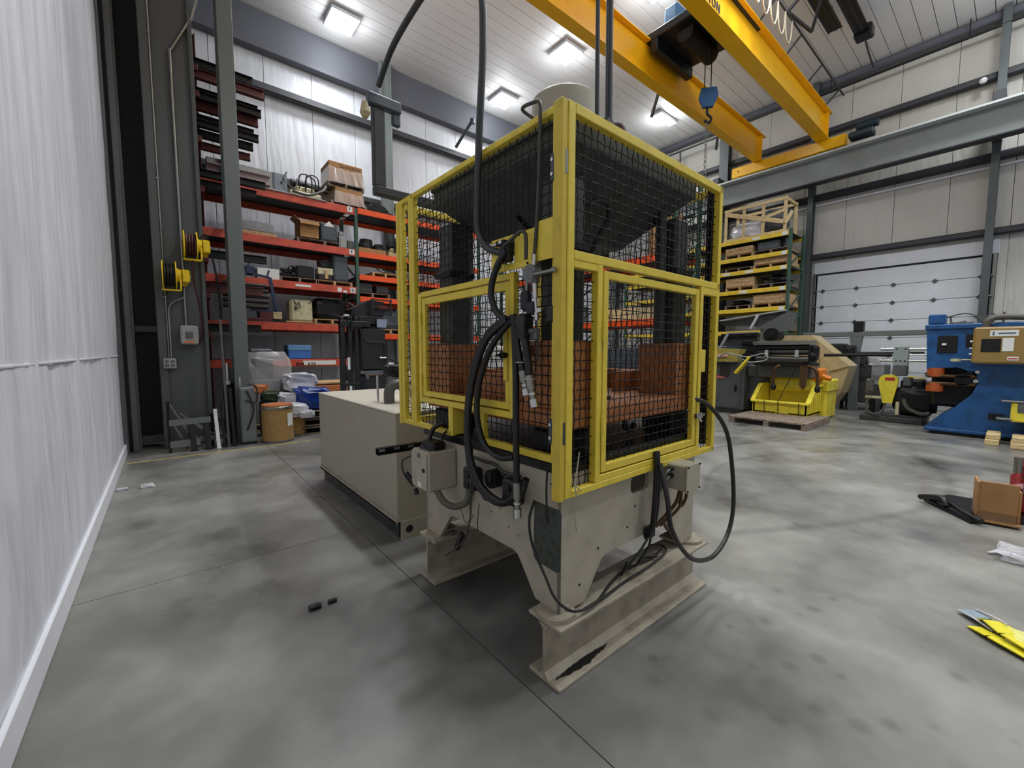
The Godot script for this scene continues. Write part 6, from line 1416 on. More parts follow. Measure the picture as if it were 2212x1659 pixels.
		s = S.new(); s.cyl(U(q[0] + 0.115 * e, 1.6, q[1]), U(q[0] + 0.115 * e, 2.40, q[1]), 0.030, 0.030, 14); obj("guide_rod", s, M("zinc") if q[1] > 1.0 else M("post_steel"), po)
	# --- crown: tapered side plates, top plate, sloping underside
	var cr := group_part("crown", o)
	var cp := [Vector2(0.08, 2.585), Vector2(0.08, 2.47), Vector2(0.15, 2.45), Vector2(0.60, 2.245), Vector2(0.74, 2.245), Vector2(1.19, 2.45), Vector2(1.26, 2.47), Vector2(1.26, 2.585)]
	# the crown narrows downwards like a hopper: short upright skirt, then four sloping faces
	var rings := [[0.08, 1.26, 0.08, 1.26, 2.585], [0.085, 1.255, 0.085, 1.255, 2.50], [0.39, 0.95, 0.39, 0.95, 2.205]]
	for k in 4:
		s = S.new()
		for j in 2:
			var q := []
			for i in [j, j + 1]:
				var g: Array = rings[i]
				var cs := [U(g[0], g[4], g[2]), U(g[1], g[4], g[2]), U(g[1], g[4], g[3]), U(g[0], g[4], g[3])]
				q.append(cs[k]); q.append(cs[(k + 1) % 4])
			var mid: Vector3 = (q[0] + q[3]) * 0.5 - U(0.67, 2.45, 0.67)
			s.quad(q[0], q[1], q[3], q[2], mid)
			var ins: Vector3 = -mid.normalized() * 0.012
			s.quad(q[0] + ins, q[1] + ins, q[3] + ins, q[2] + ins, -mid)
		obj("crown_plate", s, M("dark_steel"), cr)
	s = S.new(); s.bx(0.06, 1.27, 2.575, 2.60, -1.26, -0.09, 0.004); obj("top_plate", s, M("dark_steel"), cr)
	s = S.new(); s.bx(0.39, 0.95, 2.195, 2.215, -0.95, -0.39, 0.004); s.bx(0.54, 0.80, 2.09, 2.195, -0.79, -0.53, 0.01); obj("cylinder_mount", s, M("dark_steel"), cr)
	s = S.new(); s.cyl(U(0.67, 2.09, 0.65), U(0.67, 1.46, 0.65), 0.10, 0.10, 24); s.cyl(U(0.67, 2.03, 0.65), U(0.67, 2.09, 0.65), 0.12, 0.12, 24); obj("ram_rod", s, M("zinc"), o)
	# cylinder above
	var cy := group_part("main_cylinder", o)
	s = S.new(); s.lathe([Vector2(0.0, 2.60), Vector2(0.235, 2.60), Vector2(0.235, 2.66), Vector2(0.205, 2.67), Vector2(0.205, 3.085), Vector2(0.19, 3.10), Vector2(0, 3.10)], Vector3(0.67, 0, -0.65), 40); obj("barrel", s, M("beige_clean"), cy)
	s = S.new(); s.tube([U(0.85, 2.95, 0.52), U(0.95, 2.98, 0.47), U(0.98, 2.96, 0.45), U(0.985, 2.90, 0.45)], 0.03, 8, 4); s.cyl(U(0.985, 2.90, 0.45), U(0.985, 2.86, 0.45), 0.022, 0.022, 8); obj("port_fitting", s, W("fitting_brown", Color(0.30, 0.24, 0.22), 0.5, 0.1, "blot", 0.7, 141), cy)
	s = S.new(); s.tube([U(0.985, 2.86, 0.45), U(0.99, 2.75, 0.44), U(1.0, 2.60, 0.42)], 0.014, 6, 4); obj("pilot_hose", s, M("rubber"), cy)
	# --- moving platen with four guide boxes
	var pt := group_part("moving_platen", o)
	var ro := M("rust_orange")
	s = S.new(); s.bx(0.04, 1.295, 1.185, 1.285, -1.30, -0.05, 0.012); obj("platen_slab", s, ro, pt)
	for q in [[0.165, 0.185], [1.165, 0.185], [0.165, 1.145], [1.165, 1.145]]:
		s = S.new()
		var a: float = q[0]
		var b: float = q[1]
		for e in [-1.0, 1.0]:
			s.bx(a - 0.135, a + 0.135, 1.285, 1.60, -b + e * 0.105 - 0.025, -b + e * 0.105 + 0.025, 0.004); s.bx(a + e * 0.11 - 0.025, a + e * 0.11 + 0.025, 1.285, 1.60, -b - 0.08, -b + 0.08, 0.004)
		obj("guide_box", s, ro, pt)
	s = S.new(); s.bx(0.30, 1.03, 1.285, 1.425, -1.20, -1.16, 0.004); s.bx(1.15, 1.19, 1.285, 1.425, -1.03, -0.30, 0.004); s.bx(0.14, 0.18, 1.285, 1.425, -1.03, -0.30, 0.004); each("rim_wall", s, ro, pt)
	s = S.new()
	for x in [0.45, 0.66, 0.87]: s.bx(x - 0.012, x + 0.012, 1.285, 1.42, -1.16, -0.95, 0.003); 
	for v in [0.45, 0.66, 0.87]: s.bx(0.95, 1.15, 1.285, 1.42, -v - 0.012, -v + 0.012, 0.003); 
	each("rib", s, ro, pt)
	s = S.new(); s.bx(0.55, 0.79, 1.285, 1.46, -0.77, -0.53, 0.01); s.bx(0.3, 0.6, 1.285, 1.30, -0.5, -0.2, 0.01); obj("load_block", s, M("dark_iron"), pt)
	s = S.new(); s.tube([U(0.80, 1.185, 0.25), U(0.80, 1.11, 0.25), U(0.82, 1.075, 0.25), U(0.87, 1.075, 0.25), U(0.90, 1.10, 0.25)], 0.018, 8, 5); s.ring(U(0.97, 1.115, 0.22), Vector3(0.3, 0, 1).normalized(), 0.04, 0.007, 16); s.cyl(U(0.97, 1.155, 0.22), U(0.97, 1.19, 0.22), 0.008, 0.008, 6); s.bx(0.955, 0.985, 1.05, 1.08, -0.23, -0.21, 0.003); each("ejector_hook", s, M("dark_iron"), pt)
	guard(o)
	fittings(o)

func guard(o: Node3D) -> void:
	var s: S
	# ---- right face: frame, fixed meshes and the hinged door (depth 0.04)
	var g := group_part("guard_panel", o)
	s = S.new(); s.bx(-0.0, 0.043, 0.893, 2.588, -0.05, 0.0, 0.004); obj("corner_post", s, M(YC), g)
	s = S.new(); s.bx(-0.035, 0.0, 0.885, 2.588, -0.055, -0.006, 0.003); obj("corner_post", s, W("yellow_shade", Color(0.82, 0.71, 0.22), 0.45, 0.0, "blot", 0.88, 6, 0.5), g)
	fbar(g, "frame_bar", U(0.043, 2.545, 0), U(1.45, 2.588, 0.04))
	fbar(g, "frame_bar", U(0.043, 1.945, 0), U(1.45, 1.985, 0.04))
	fbar(g, "frame_bar", U(0.043, 1.912, 0.002), U(0.24, 1.945, 0.038)); fbar(g, "frame_bar", U(1.22, 1.90, 0.002), U(1.45, 1.945, 0.038))
	fbar(g, "frame_bar", U(1.412, 0.89, 0), U(1.452, 2.588, 0.04))
	fbar(g, "frame_bar", U(0.043, 0.893, 0), U(1.45, 0.925, 0.04))
	fbar(g, "frame_bar", U(0.21, 0.925, 0.002), U(1.24, 0.958, 0.038))
	fbar(g, "frame_bar", U(0.205, 0.925, 0), U(0.242, 1.945, 0.04))
	fbar(g, "frame_bar", U(1.20, 0.925, 0), U(1.235, 1.945, 0.04))
	wire_panel(g, U(0.043, 0, 0.03), Vector3.RIGHT, 1.37, 1.985, 2.545)
	wire_panel(g, U(0.043, 0, 0.03), Vector3.RIGHT, 0.162, 0.925, 1.912)
	wire_panel(g, U(1.235, 0, 0.03), Vector3.RIGHT, 0.177, 0.925, 1.90)
	var d := group_part("guard_door", o)
	fbar(d, "frame_bar", U(0.255, 0.965, 0.004), U(0.292, 1.925, 0.036)); fbar(d, "frame_bar", U(1.15, 0.965, 0.004), U(1.19, 1.925, 0.036))
	fbar(d, "frame_bar", U(0.292, 0.965, 0.004), U(1.15, 1.005, 0.036)); fbar(d, "frame_bar", U(0.292, 1.888, 0.004), U(1.15, 1.925, 0.036))
	wire_panel(d, U(0.292, 0, 0.028), Vector3.RIGHT, 0.858, 1.005, 1.888)
	for y in [1.15, 1.60]:
		s = S.new(); s.cyl(U(0.2485, y, -0.004), U(0.2485, y + 0.09, -0.004), 0.009, 0.009, 10); obj("hinge", s, M(YC), d)
	s = S.new(); s.cyl(U(1.16, 1.15, -0.012), U(1.27, 1.153, -0.012), 0.008, 0.008, 8); s.bx(1.165, 1.20, 1.135, 1.17, 0.0, 0.02, 0.003); s.bx(1.215, 1.24, 1.135, 1.17, 0.0, 0.02, 0.003); s.cyl(U(1.20, 1.15, -0.012), U(1.20, 1.115, -0.03), 0.006, 0.006, 6); obj("slide_bolt", s, M("chrome"), d)
	fbar(d, "latch_plate", U(1.24, 1.42, 0.01), U(1.31, 1.56, 0.03)); fbar(d, "stop_block", U(1.13, 1.10, 0.05), U(1.16, 1.17, 0.07), "black_steel")
	# ---- left face: big hinged panel with a small door in it
	var l := group_part("guard_panel", o)
	var zf := func(a: float, b: float, y0: float, y1: float, m := "yellow", off := 0.0) -> void:
		fbar(l, "frame_bar", Vector3(-0.0 + off, y0, -a), Vector3(0.036 + off, y1, -b), m)
	zf.call(0.06, 0.095, 1.04, 2.61)
	zf.call(0.095, 1.425, 2.57, 2.60)
	zf.call(1.39, 1.427, 1.03, 2.60)
	zf.call(0.06, 0.64, 1.04, 1.073); zf.call(0.935, 1.39, 1.033, 1.063)
	zf.call(0.61, 0.645, 1.04, 1.225)
	zf.call(0.932, 0.975, 1.04, 1.21)
	fbar(l, "return_plate", Vector3(0.0, 1.04, -0.932), Vector3(0.12, 1.205, -0.926))
	# fixed frame round the small door
	zf.call(0.357, 0.389, 1.21, 1.94); zf.call(1.303, 1.342, 1.21, 1.93); zf.call(0.389, 1.303, 1.905, 1.938); zf.call(0.389, 1.303, 1.21, 1.245)
	wire_panel(l, Vector3(0.025, 0, -0.095), Vector3(0, 0, -1), 1.295, 1.94, 2.57)
	wire_panel(l, Vector3(0.025, 0, -0.095), Vector3(0, 0, -1), 0.262, 1.073, 1.94)
	wire_panel(l, Vector3(0.025, 0, -0.357), Vector3(0, 0, -1), 0.253, 1.073, 1.21)
	wire_panel(l, Vector3(0.025, 0, -0.975), Vector3(0, 0, -1), 0.415, 1.063, 1.21)
	wire_panel(l, Vector3(0.025, 0, -1.342), Vector3(0, 0, -1), 0.05, 1.21, 1.94)
	var e := group_part("guard_door", o)
	var ef := func(a: float, b: float, y0: float, y1: float) -> void: fbar(e, "frame_bar", Vector3(0.004, y0, -a), Vector3(0.032, y1, -b))
	ef.call(0.396, 0.428, 1.253, 1.898); ef.call(1.255, 1.296, 1.253, 1.898); ef.call(0.428, 1.255, 1.855, 1.898); ef.call(0.428, 1.255, 1.253, 1.288)
	wire_panel(e, Vector3(0.02, 0, -0.428), Vector3(0, 0, -1), 0.827, 1.288, 1.855)
	fbar(e, "latch_plate", Vector3(-0.006, 1.40, -0.40), Vector3(0.002, 1.66, -0.432))
	s = S.new(); s.cyl(Vector3(-0.035, 1.53, -0.41), Vector3(0, 1.53, -0.41), 0.018, 0.014, 10); s.cyl(Vector3(-0.03, 1.53, -0.41), Vector3(-0.03, 1.53, -0.46), 0.010, 0.004, 8); obj("knob", s, M("black_steel"), e)
	for y in [1.32, 1.72]:
		s = S.new(); s.cyl(Vector3(-0.003, y, -1.2995), Vector3(-0.003, y + 0.08, -1.2995), 0.007, 0.007, 8); obj("hinge", s, M(YC), e)
	# narrow fixed panel at the far end of the left face and the far faces of the cage
	var f := group_part("guard_panel", o)
	fbar(f, "frame_bar", Vector3(0, 1.03, -1.43), Vector3(0.036, 2.60, -1.465)); fbar(f, "frame_bar", Vector3(0, 1.03, -1.563), Vector3(0.036, 2.60, -1.602)); fbar(f, "frame_bar", Vector3(0, 1.03, -1.465), Vector3(0.036, 1.06, -1.563)); fbar(f, "frame_bar", Vector3(0, 2.57, -1.465), Vector3(0.036, 2.60, -1.563))
	wire_panel(f, Vector3(0.025, 0, -1.465), Vector3(0, 0, -1), 0.098, 1.06, 2.57)
	var b := group_part("guard_panel", o)
	fbar(b, "frame_bar", Vector3(0, 1.02, -1.615), Vector3(0.04, 2.60, -1.655)); fbar(b, "frame_bar", Vector3(1.41, 1.02, -1.615), Vector3(1.45, 2.60, -1.655)); fbar(b, "frame_bar", Vector3(0.04, 1.02, -1.615), Vector3(1.41, 1.06, -1.655)); fbar(b, "frame_bar", Vector3(0.04, 2.56, -1.615), Vector3(1.41, 2.60, -1.655))
	wire_panel(b, Vector3(0.04, 0, -1.635), Vector3.RIGHT, 1.37, 1.06, 2.56, 0.05)
	var r := group_part("guard_panel", o)
	fbar(r, "frame_bar", Vector3(1.412, 0.93, -0.045), Vector3(1.448, 2.588, -0.085), "black_steel"); fbar(r, "frame_bar", Vector3(1.412, 0.93, -1.57), Vector3(1.448, 2.588, -1.61)); fbar(r, "frame_bar", Vector3(1.412, 0.93, -0.085), Vector3(1.448, 0.97, -1.57)); fbar(r, "frame_bar", Vector3(1.412, 2.545, -0.085), Vector3(1.448, 2.588, -1.57))
	wire_panel(r, Vector3(1.43, 0, -0.085), Vector3(0, 0, -1), 1.485, 0.97, 2.545, 0.05)
	# yellow cover plates on the left face
	var c := group_part("cover_plate", o)
	s = S.new(); s.bx(-0.012, -0.004, 1.945, 2.112, -0.518, -0.412, 0.002); s.bx(-0.012, -0.004, 2.085, 2.112, -0.412, -0.18, 0.002); s.bx(-0.012, -0.004, 1.945, 1.978, -0.412, -0.18, 0.002); s.bx(-0.012, -0.004, 1.978, 2.085, -0.335, -0.18, 0.002); obj("plate", s, M(YC), c)
	s = S.new(); s.bx(-0.018, -0.012, 1.955, 2.13, -0.182, -0.07, 0.002); obj("plate", s, M(YC), c)
	s = S.new()
	for q in [[0.47, 2.08], [0.44, 1.97], [0.30, 2.10], [0.24, 1.96], [0.14, 2.11]]: s.cyl(Vector3(-0.016, q[1], -q[0]), Vector3(-0.011, q[1], -q[0]), 0.006, 0.006, 8)
	each("screw", s, M("dark_iron"), c)
	# hinges between the corner post and the left panel
	for y in [2.34, 1.19]:
		var h := group_part("hinge_block", o)
		s = S.new(); s.bx(-0.014, -0.002, y - 0.055, y + 0.055, -0.098, -0.04, 0.003); obj("leaf", s, M("slate"), h)
		s = S.new(); s.cyl(Vector3(-0.016, y - 0.06, -0.038), Vector3(-0.016, y + 0.06, -0.038), 0.013, 0.013, 12); s.bx(-0.016, 0.0, y - 0.05, y + 0.05, -0.038, -0.004, 0.002); obj("pin_leaf", s, M("zinc") if y > 2 else M("dark_steel"), h)
		s = S.new()
		for q in [-0.03, 0.03]: s.cyl(Vector3(-0.018, y + q, -0.085), Vector3(-0.013, y + q, -0.085), 0.008, 0.008, 8)
		each("screw", s, M("chrome"), h)
	fbar(o, "interlock_switch", Vector3(-0.03, 1.68, -0.055), Vector3(0.0, 1.75, -0.10), "rubber")

func fittings(o: Node3D) -> void:
	var s: S
	var rb := M("rubber")
	# conduit loop: from the mast behind, over the top and down to the junction on the left face
	s = S.new(); s.tube([U(-0.12, 3.33, 1.62), U(-0.1, 3.50, 1.40), U(-0.06, 3.62, 1.0), U(-0.04, 3.58, 0.72), U(-0.03, 3.36, 0.58), U(-0.03, 3.1, 0.556), U(-0.03, 2.64, 0.593), U(-0.03, 2.30, 0.614), U(-0.03, 2.17, 0.602), U(-0.03, 2.075, 0.52), U(-0.03, 2.03, 0.40)], 0.0185, 10, 7); obj("conduit_hose", s, W("conduit_gray", Color(0.20, 0.205, 0.21), 0.42, 0.1, "blot", 0.8, 150), o)
	var mk := group_part("cable_mast", o)
	s = S.new(); s.bx(-0.14, -0.06, 2.70, 3.30, -1.72, -1.66, 0.006); s.bx(-0.14, 0.45, 2.64, 2.70, -1.72, -1.655, 0.006); obj("mast", s, W("mast_dark", Color(0.20, 0.19, 0.19), 0.5, 0.1, "blot", 0.7, 151), mk)
	s = S.new(); s.bx(-0.18, 0.06, 3.22, 3.30, -1.70, -1.64, 0.01); s.bx(0.0, 0.06, 3.14, 3.24, -1.70, -1.66, 0.01); obj("cross_arm", s, M("slate"), mk)
	s = S.new(); s.lathe([Vector2(0, 0.11), Vector2(0.02, 0.10), Vector2(0.035, 0.03), Vector2(0.02, 0), Vector2(0, 0)], Vector3(-0.20, 3.12, -1.66), 12); obj("bell_end", s, M("tan_sheet"), mk)
	# black hose, junction block and hanging coil
	s = S.new(); s.bx(-0.05, -0.01, 1.98, 2.075, -0.41, -0.335, 0.008); s.bx(-0.06, -0.02, 2.06, 2.085, -0.42, -0.36, 0.004); obj("junction_block", s, M("black_steel"), o)
	s = S.new(); s.bx(-0.066, -0.058, 2.065, 2.082, -0.392, -0.372, 0.002); s.cyl(Vector3(-0.05, 2.073, -0.42), Vector3(-0.05, 2.073, -0.45), 0.01, 0.01, 8); s.cyl(Vector3(-0.02, 1.975, -0.40), Vector3(-0.02, 2.01, -0.40), 0.012, 0.012, 8); each("hex_fitting", s, M("chrome"), o)
	s = S.new(); s.tube([U(-0.05, 2.055, 0.37), U(-0.055, 2.075, 0.30), U(-0.055, 2.095, 0.245), U(-0.055, 2.085, 0.215), U(-0.055, 2.05, 0.205), U(-0.055, 1.965, 0.205)], 0.009, 8, 6); each("steel_tube", s, M("tube_gray", Color(0.26, 0.255, 0.235), 0.4, 0.3), o)
	s = S.new(); s.tube([U(-0.05, 2.03, 0.35), U(-0.055, 1.975, 0.405), U(-0.055, 1.90, 0.452), U(-0.055, 1.825, 0.462), U(-0.055, 1.75, 0.425), U(-0.06, 1.71, 0.36), U(-0.06, 1.70, 0.30)], 0.017, 10, 6); each("black_hose", s, rb, o)
	s = S.new()
	s.tube([U(-0.06, 1.705, 0.33), U(-0.06, 1.64, 0.485), U(-0.065, 1.448, 0.613), U(-0.065, 1.24, 0.667), U(-0.065, 1.03, 0.67), U(-0.065, 0.87, 0.62), U(-0.06, 0.79, 0.50), U(-0.06, 0.785, 0.38), U(-0.055, 0.85, 0.25), U(-0.05, 0.95, 0.205)], 0.017, 10, 6)
	s.tube([U(-0.075, 1.70, 0.31), U(-0.085, 1.60, 0.47), U(-0.09, 1.40, 0.575), U(-0.09, 1.18, 0.625), U(-0.085, 1.0, 0.62), U(-0.08, 0.87, 0.55), U(-0.08, 0.815, 0.45), U(-0.08, 0.81, 0.33), U(-0.07, 0.88, 0.24)], 0.016, 10, 6)
	s.tube([U(-0.065, 1.70, 0.29), U(-0.07, 1.57, 0.445), U(-0.075, 1.377, 0.545), U(-0.075, 1.20, 0.562), U(-0.075, 1.07, 0.50), U(-0.075, 1.025, 0.38), U(-0.07, 1.045, 0.27)], 0.016, 10, 6)
	each("hose_coil", s, rb, o)
	s = S.new(); s.tube([U(-0.075, 1.70, 0.265), U(-0.08, 1.46, 0.246), U(-0.08, 1.13, 0.243), U(-0.075, 0.93, 0.243)], 0.016, 10, 5); s.tube([U(-0.07, 1.72, 0.275), U(-0.075, 1.55, 0.232), U(-0.078, 1.46, 0.20)], 0.016, 10, 5); s.tube([U(-0.06, 1.71, 0.25), U(-0.065, 1.56, 0.19), U(-0.07, 1.44, 0.165)], 0.018, 10, 5); each("black_hose", s, rb, o)
	for q in [[U(-0.078, 1.46, 0.20), U(-0.078, 1.35, 0.172)], [U(-0.07, 1.44, 0.165), U(-0.07, 1.30, 0.127)], [U(-0.075, 0.93, 0.243), U(-0.075, 0.76, 0.238)]]:
		var a: Vector3 = q[0]
		var b: Vector3 = q[1]
		s = S.new(); s.cyl(a, a.lerp(b, 0.45), 0.020, 0.020, 12); s.cyl(a.lerp(b, 0.45), a.lerp(b, 0.75), 0.014, 0.014, 12); obj("hose_ferrule", s, M("zinc"), o)
		s = S.new(); s.cyl(a.lerp(b, 0.55), a.lerp(b, 0.62), 0.019, 0.019, 6); s.cyl(a.lerp(b, 0.75), b, 0.021, 0.021, 6); obj("hex_coupling", s, M("chrome"), o)
	s = S.new(); s.ring(U(-0.076, 1.50, 0.215), Vector3.UP, 0.022, 0.003, 12, 0, TAU, 5); s.ring(U(-0.07, 1.425, 0.163), Vector3.UP, 0.024, 0.003, 12, 0, TAU, 5); obj("cable_tie", s, M("tie_white", Color(0.75, 0.7, 0.6), 0.5), o)
	s = S.new(); s.lump(U(-0.05, 1.66, 0.235), Vector3(0.07, 0.12, 0.10), 155, 0.25); obj("tape_wrap", s, rb, o)
	# small-bore tubing with its valve and gauges near the corner
	s = S.new(); s.tube([U(0.05, 2.60, 0.224), U(-0.02, 2.65, 0.27), U(-0.02, 2.648, 0.19), U(-0.02, 2.63, 0.157), U(-0.02, 2.56, 0.153), U(-0.02, 2.29, 0.162), U(-0.025, 2.086, 0.170), U(-0.03, 1.985, 0.176)], 0.0085, 8, 6); each("steel_tube", s, M("tube_gray"), o)
	var vg := group_part("valve_group", o)
	s = S.new(); s.cyl(U(-0.03, 1.985, 0.176), U(-0.03, 1.935, 0.178), 0.011, 0.011, 8); s.cyl(U(-0.03, 1.86, 0.172), U(-0.03, 1.79, 0.168), 0.013, 0.013, 8); s.cyl(U(-0.03, 1.79, 0.168), U(-0.03, 1.73, 0.162), 0.009, 0.009, 8); s.cyl(U(-0.03, 1.72, 0.16), U(-0.03, 1.69, 0.16), 0.012, 0.012, 8); s.cyl(U(-0.03, 1.735, 0.21), U(-0.03, 1.60, 0.215), 0.009, 0.009, 8); s.bar(U(-0.03, 1.72, 0.24), U(-0.03, 1.735, 0.12), 0.02, 0.018); each("nipple", s, M("chrome"), vg)
	s = S.new(); s.cyl(U(-0.05, 1.90, 0.19), U(-0.015, 1.90, 0.19), 0.042, 0.042, 20); s.cyl(U(-0.055, 1.893, 0.172), U(-0.05, 1.893, 0.172), 0.018, 0.018, 12); s.bx(-0.045, -0.01, 1.855, 1.93, -0.19, -0.155, 0.006); obj("valve_body", s, M("valve_gray", Color(0.42, 0.43, 0.42), 0.4, 0.4), vg)
	s = S.new(); s.cyl(U(-0.045, 1.893, 0.155), U(-0.05, 1.893, 0.045), 0.010, 0.008, 10); s.cyl(U(-0.05, 1.893, 0.045), U(-0.05, 1.895, 0.028), 0.012, 0.012, 10); s.cyl(U(-0.04, 1.89, 0.21), U(-0.04, 1.82, 0.218), 0.007, 0.007, 8); obj("handle", s, M("zinc"), vg)
	s = S.new(); s.lump(U(-0.035, 1.785, 0.225), Vector3(0.035, 0.09, 0.05), 156, 0.2); s.lump(U(-0.035, 1.745, 0.19), Vector3(0.03, 0.06, 0.05), 157, 0.2); obj("blue_grip", s, M("grip_navy", Color(0.05, 0.06, 0.10), 0.5), vg)
	s = S.new(); s.bx(-0.045, -0.01, 1.60, 1.655, -0.25, -0.15, 0.006); s.cyl(U(-0.05, 1.635, 0.245), U(-0.045, 1.635, 0.245), 0.02, 0.02, 14); s.cyl(U(-0.045, 1.64, 0.23), U(-0.045, 1.642, 0.155), 0.012, 0.012, 10); obj("regulator", s, M("valve_gray"), vg)
	s = S.new(); s.tube([U(-0.03, 1.69, 0.16), U(-0.03, 1.6, 0.155), U(-0.03, 1.53, 0.155), U(-0.03, 1.505, 0.165), U(-0.028, 1.50, 0.20)], 0.005, 6, 5); obj("copper_line", s, M("tube_gray"), vg)
	s = S.new(); s.bx(-0.03, -0.01, 1.535, 1.575, -0.21, -0.165, 0.004); obj("brick_red_block", s, W("block_red", Color(0.36, 0.20, 0.16), 0.5, 0.0, "blot", 0.8, 158), vg)
	# vertical drops from above, standing on the top rail of the right face
	for q in [[0.215, 0.010, "thin"], [0.30, 0.0165, "thick"]]:
		s = S.new(); s.cyl(U(q[0], 2.60, 0.03), U(q[0] - 0.012, 3.9, 0.03), q[1], q[1], 10)
		if q[2] == "thick": s.cyl(U(q[0] - 0.03, 2.60, 0.02), U(q[0] - 0.025, 3.9, 0.02), 0.004, 0.004, 6); s.bx(q[0] - 0.03, q[0] + 0.02, 2.588, 2.62, -0.045, -0.015, 0.004)
		each("sling_cable", s, M("cable_dark", Color(0.23, 0.23, 0.235), 0.5, 0.2), o)
	# hose inside the crown
	s = S.new(); s.tube([U(0.20, 2.36, 0.16), U(0.32, 2.29, 0.18), U(0.42, 2.32, 0.17), U(0.50, 2.31, 0.17), U(0.53, 2.25, 0.20), U(0.51, 2.16, 0.25), U(0.50, 2.08, 0.30)], 0.016, 8, 5); s.tube([U(0.1, 2.25, 0.45), U(0.35, 2.12, 0.45), U(0.55, 2.10, 0.42)], 0.014, 8, 5); each("inner_hose", s, rb, o)
	s = S.new(); s.cyl(U(0.50, 2.09, 0.30), U(0.50, 1.99, 0.33), 0.018, 0.018, 10); obj("hose_ferrule", s, M("zinc"), o)
	# electrical box on the left face
	var eb := group_part("left_junction_box", o)
	s = S.new(); s.bx(-0.17, 0.028, 0.715, 0.955, -1.13, -0.925, 0.01); obj("box_body", s, M("beige"), eb)
	s = S.new(); s.bx(-0.178, -0.17, 0.725, 0.945, -1.122, -0.935, 0.003); obj("lid", s, M("beige"), eb)
	s = S.new(); s.cyl(Vector3(-0.184, 0.845, -0.965), Vector3(-0.178, 0.845, -0.965), 0.013, 0.013, 12); each("latch", s, M("dark_iron"), eb)
	s = S.new(); s.bx(-0.181, -0.178, 0.735, 0.765, -1.04, -0.995); obj("white_label", s, M("sign_white"), eb)
	s = S.new(); s.bx(-0.181, -0.178, 0.915, 0.94, -1.04, -1.01); obj("gray_label", s, M("cab_gray"), eb)
	s = S.new(); s.lump(Vector3(-0.08, 0.975, -1.02), Vector3(0.12, 0.06, 0.14), 160, 0.35); s.tube([Vector3(-0.1, 0.97, -1.05), Vector3(-0.05, 1.06, -1.08), Vector3(0.01, 1.1, -1.05)], 0.016, 6, 4); s.tube([Vector3(-0.06, 0.96, -0.96), Vector3(-0.04, 1.03, -0.98), Vector3(0.01, 1.06, -1.0)], 0.008, 6, 4); obj("cable_gland", s, rb, eb)
	s = S.new(); s.tube([Vector3(-0.15, 0.90, -1.15), Vector3(-0.2, 0.86, -1.2), Vector3(-0.2, 0.78, -1.18), Vector3(-0.17, 0.71, -1.12)], 0.005, 6, 5); s.cyl(Vector3(-0.19, 0.79, -1.17), Vector3(-0.165, 0.725, -1.11), 0.014, 0.012, 8); s.cyl(Vector3(-0.165, 0.70, -1.10), Vector3(-0.16, 0.665, -1.09), 0.014, 0.014, 8); obj("pendant_cable", s, rb, eb)
	s = S.new(); s.tube([Vector3(-0.10, 0.72, -0.96), Vector3(-0.08, 0.65, -0.90), Vector3(-0.04, 0.63, -0.84), Vector3(0.0, 0.67, -0.78), Vector3(0.005, 0.76, -0.76), Vector3(0.005, 0.84, -0.76)], 0.020, 10, 6); obj("gray_conduit", s, W("conduit_beige", Color(0.40, 0.38, 0.33), 0.5, 0.0, "blot", 0.7, 161), eb)
	# plug and switch boxes on the left face
	for q in [[0.70, 0.83, 0.10, "plug_box"], [0.345, 0.845, 0.10, "switch_box"]]:
		var sb := group_part(q[3], o)
		s = S.new(); s.bx(-0.05, 0.028, q[1] - 0.065, q[1] + 0.065, -q[0] - 0.05, -q[0] + 0.05, 0.012); obj("box_body", s, W("box_plum", Color(0.115, 0.105, 0.105), 0.45, 0.0, "blot", 0.75, 162), sb)
		s = S.new(); s.bx(-0.062, -0.05, q[1] + 0.01, q[1] + 0.045, -q[0] - 0.025, -q[0] + 0.025, 0.006); s.bx(-0.058, -0.05, q[1] - 0.05, q[1] - 0.02, -q[0] - 0.02, -q[0] + 0.02, 0.004); obj("cover_boss", s, M("black_steel"), sb)
	s = S.new(); s.cyl(U(-0.03, 0.87, 0.515), U(0.028, 0.87, 0.515), 0.05, 0.05, 16); s.bx(-0.05, 0.0, 0.85, 0.91, -0.54, -0.49, 0.01); s.bx(-0.012, 0.028, 0.865, 0.89, -0.44, -0.415, 0.004); obj("valve_block", s, M("dark_iron"), o)
	s = S.new(); s.tube([U(0.02, 0.94, 0.80), U(0.0, 0.945, 0.6), U(-0.005, 0.95, 0.50), U(-0.005, 0.925, 0.42), U(0.0, 0.93, 0.3)], 0.009, 6, 5); s.tube([U(0.02, 0.92, 0.50), U(0.0, 0.90, 0.42), U(0.0, 0.875, 0.38)], 0.008, 6, 4); s.tube([U(-0.03, 0.82, 0.56), U(-0.05, 0.77, 0.55), U(-0.05, 0.765, 0.51), U(-0.03, 0.80, 0.49)], 0.005, 6, 5); obj("wire_run", s, M("tube_gray"), o)
	# thin loose cables down the left face and round the near foot
	s = S.new(); s.tube([U(-0.02, 1.12, 0.665), U(-0.045, 0.95, 0.66), U(-0.05, 0.75, 0.665), U(-0.05, 0.60, 0.675), U(-0.06, 0.45, 0.74), U(-0.10, 0.34, 0.86)], 0.005, 6, 6); s.tube([U(-0.02, 0.68, 0.72), U(-0.03, 0.60, 0.70), U(-0.02, 0.56, 0.73)], 0.0025, 5, 5); s.tube([U(-0.01, 0.70, 0.64), U(-0.03, 0.6, 0.63), U(-0.02, 0.54, 0.64)], 0.003, 5, 5); s.tube([U(-0.02, 0.64, 0.86), U(-0.02, 0.60, 0.8), U(-0.02, 0.55, 0.76), U(-0.02, 0.62, 0.68)], 0.0025, 5, 5); each("loose_wire", s, M("tube_gray"), o)
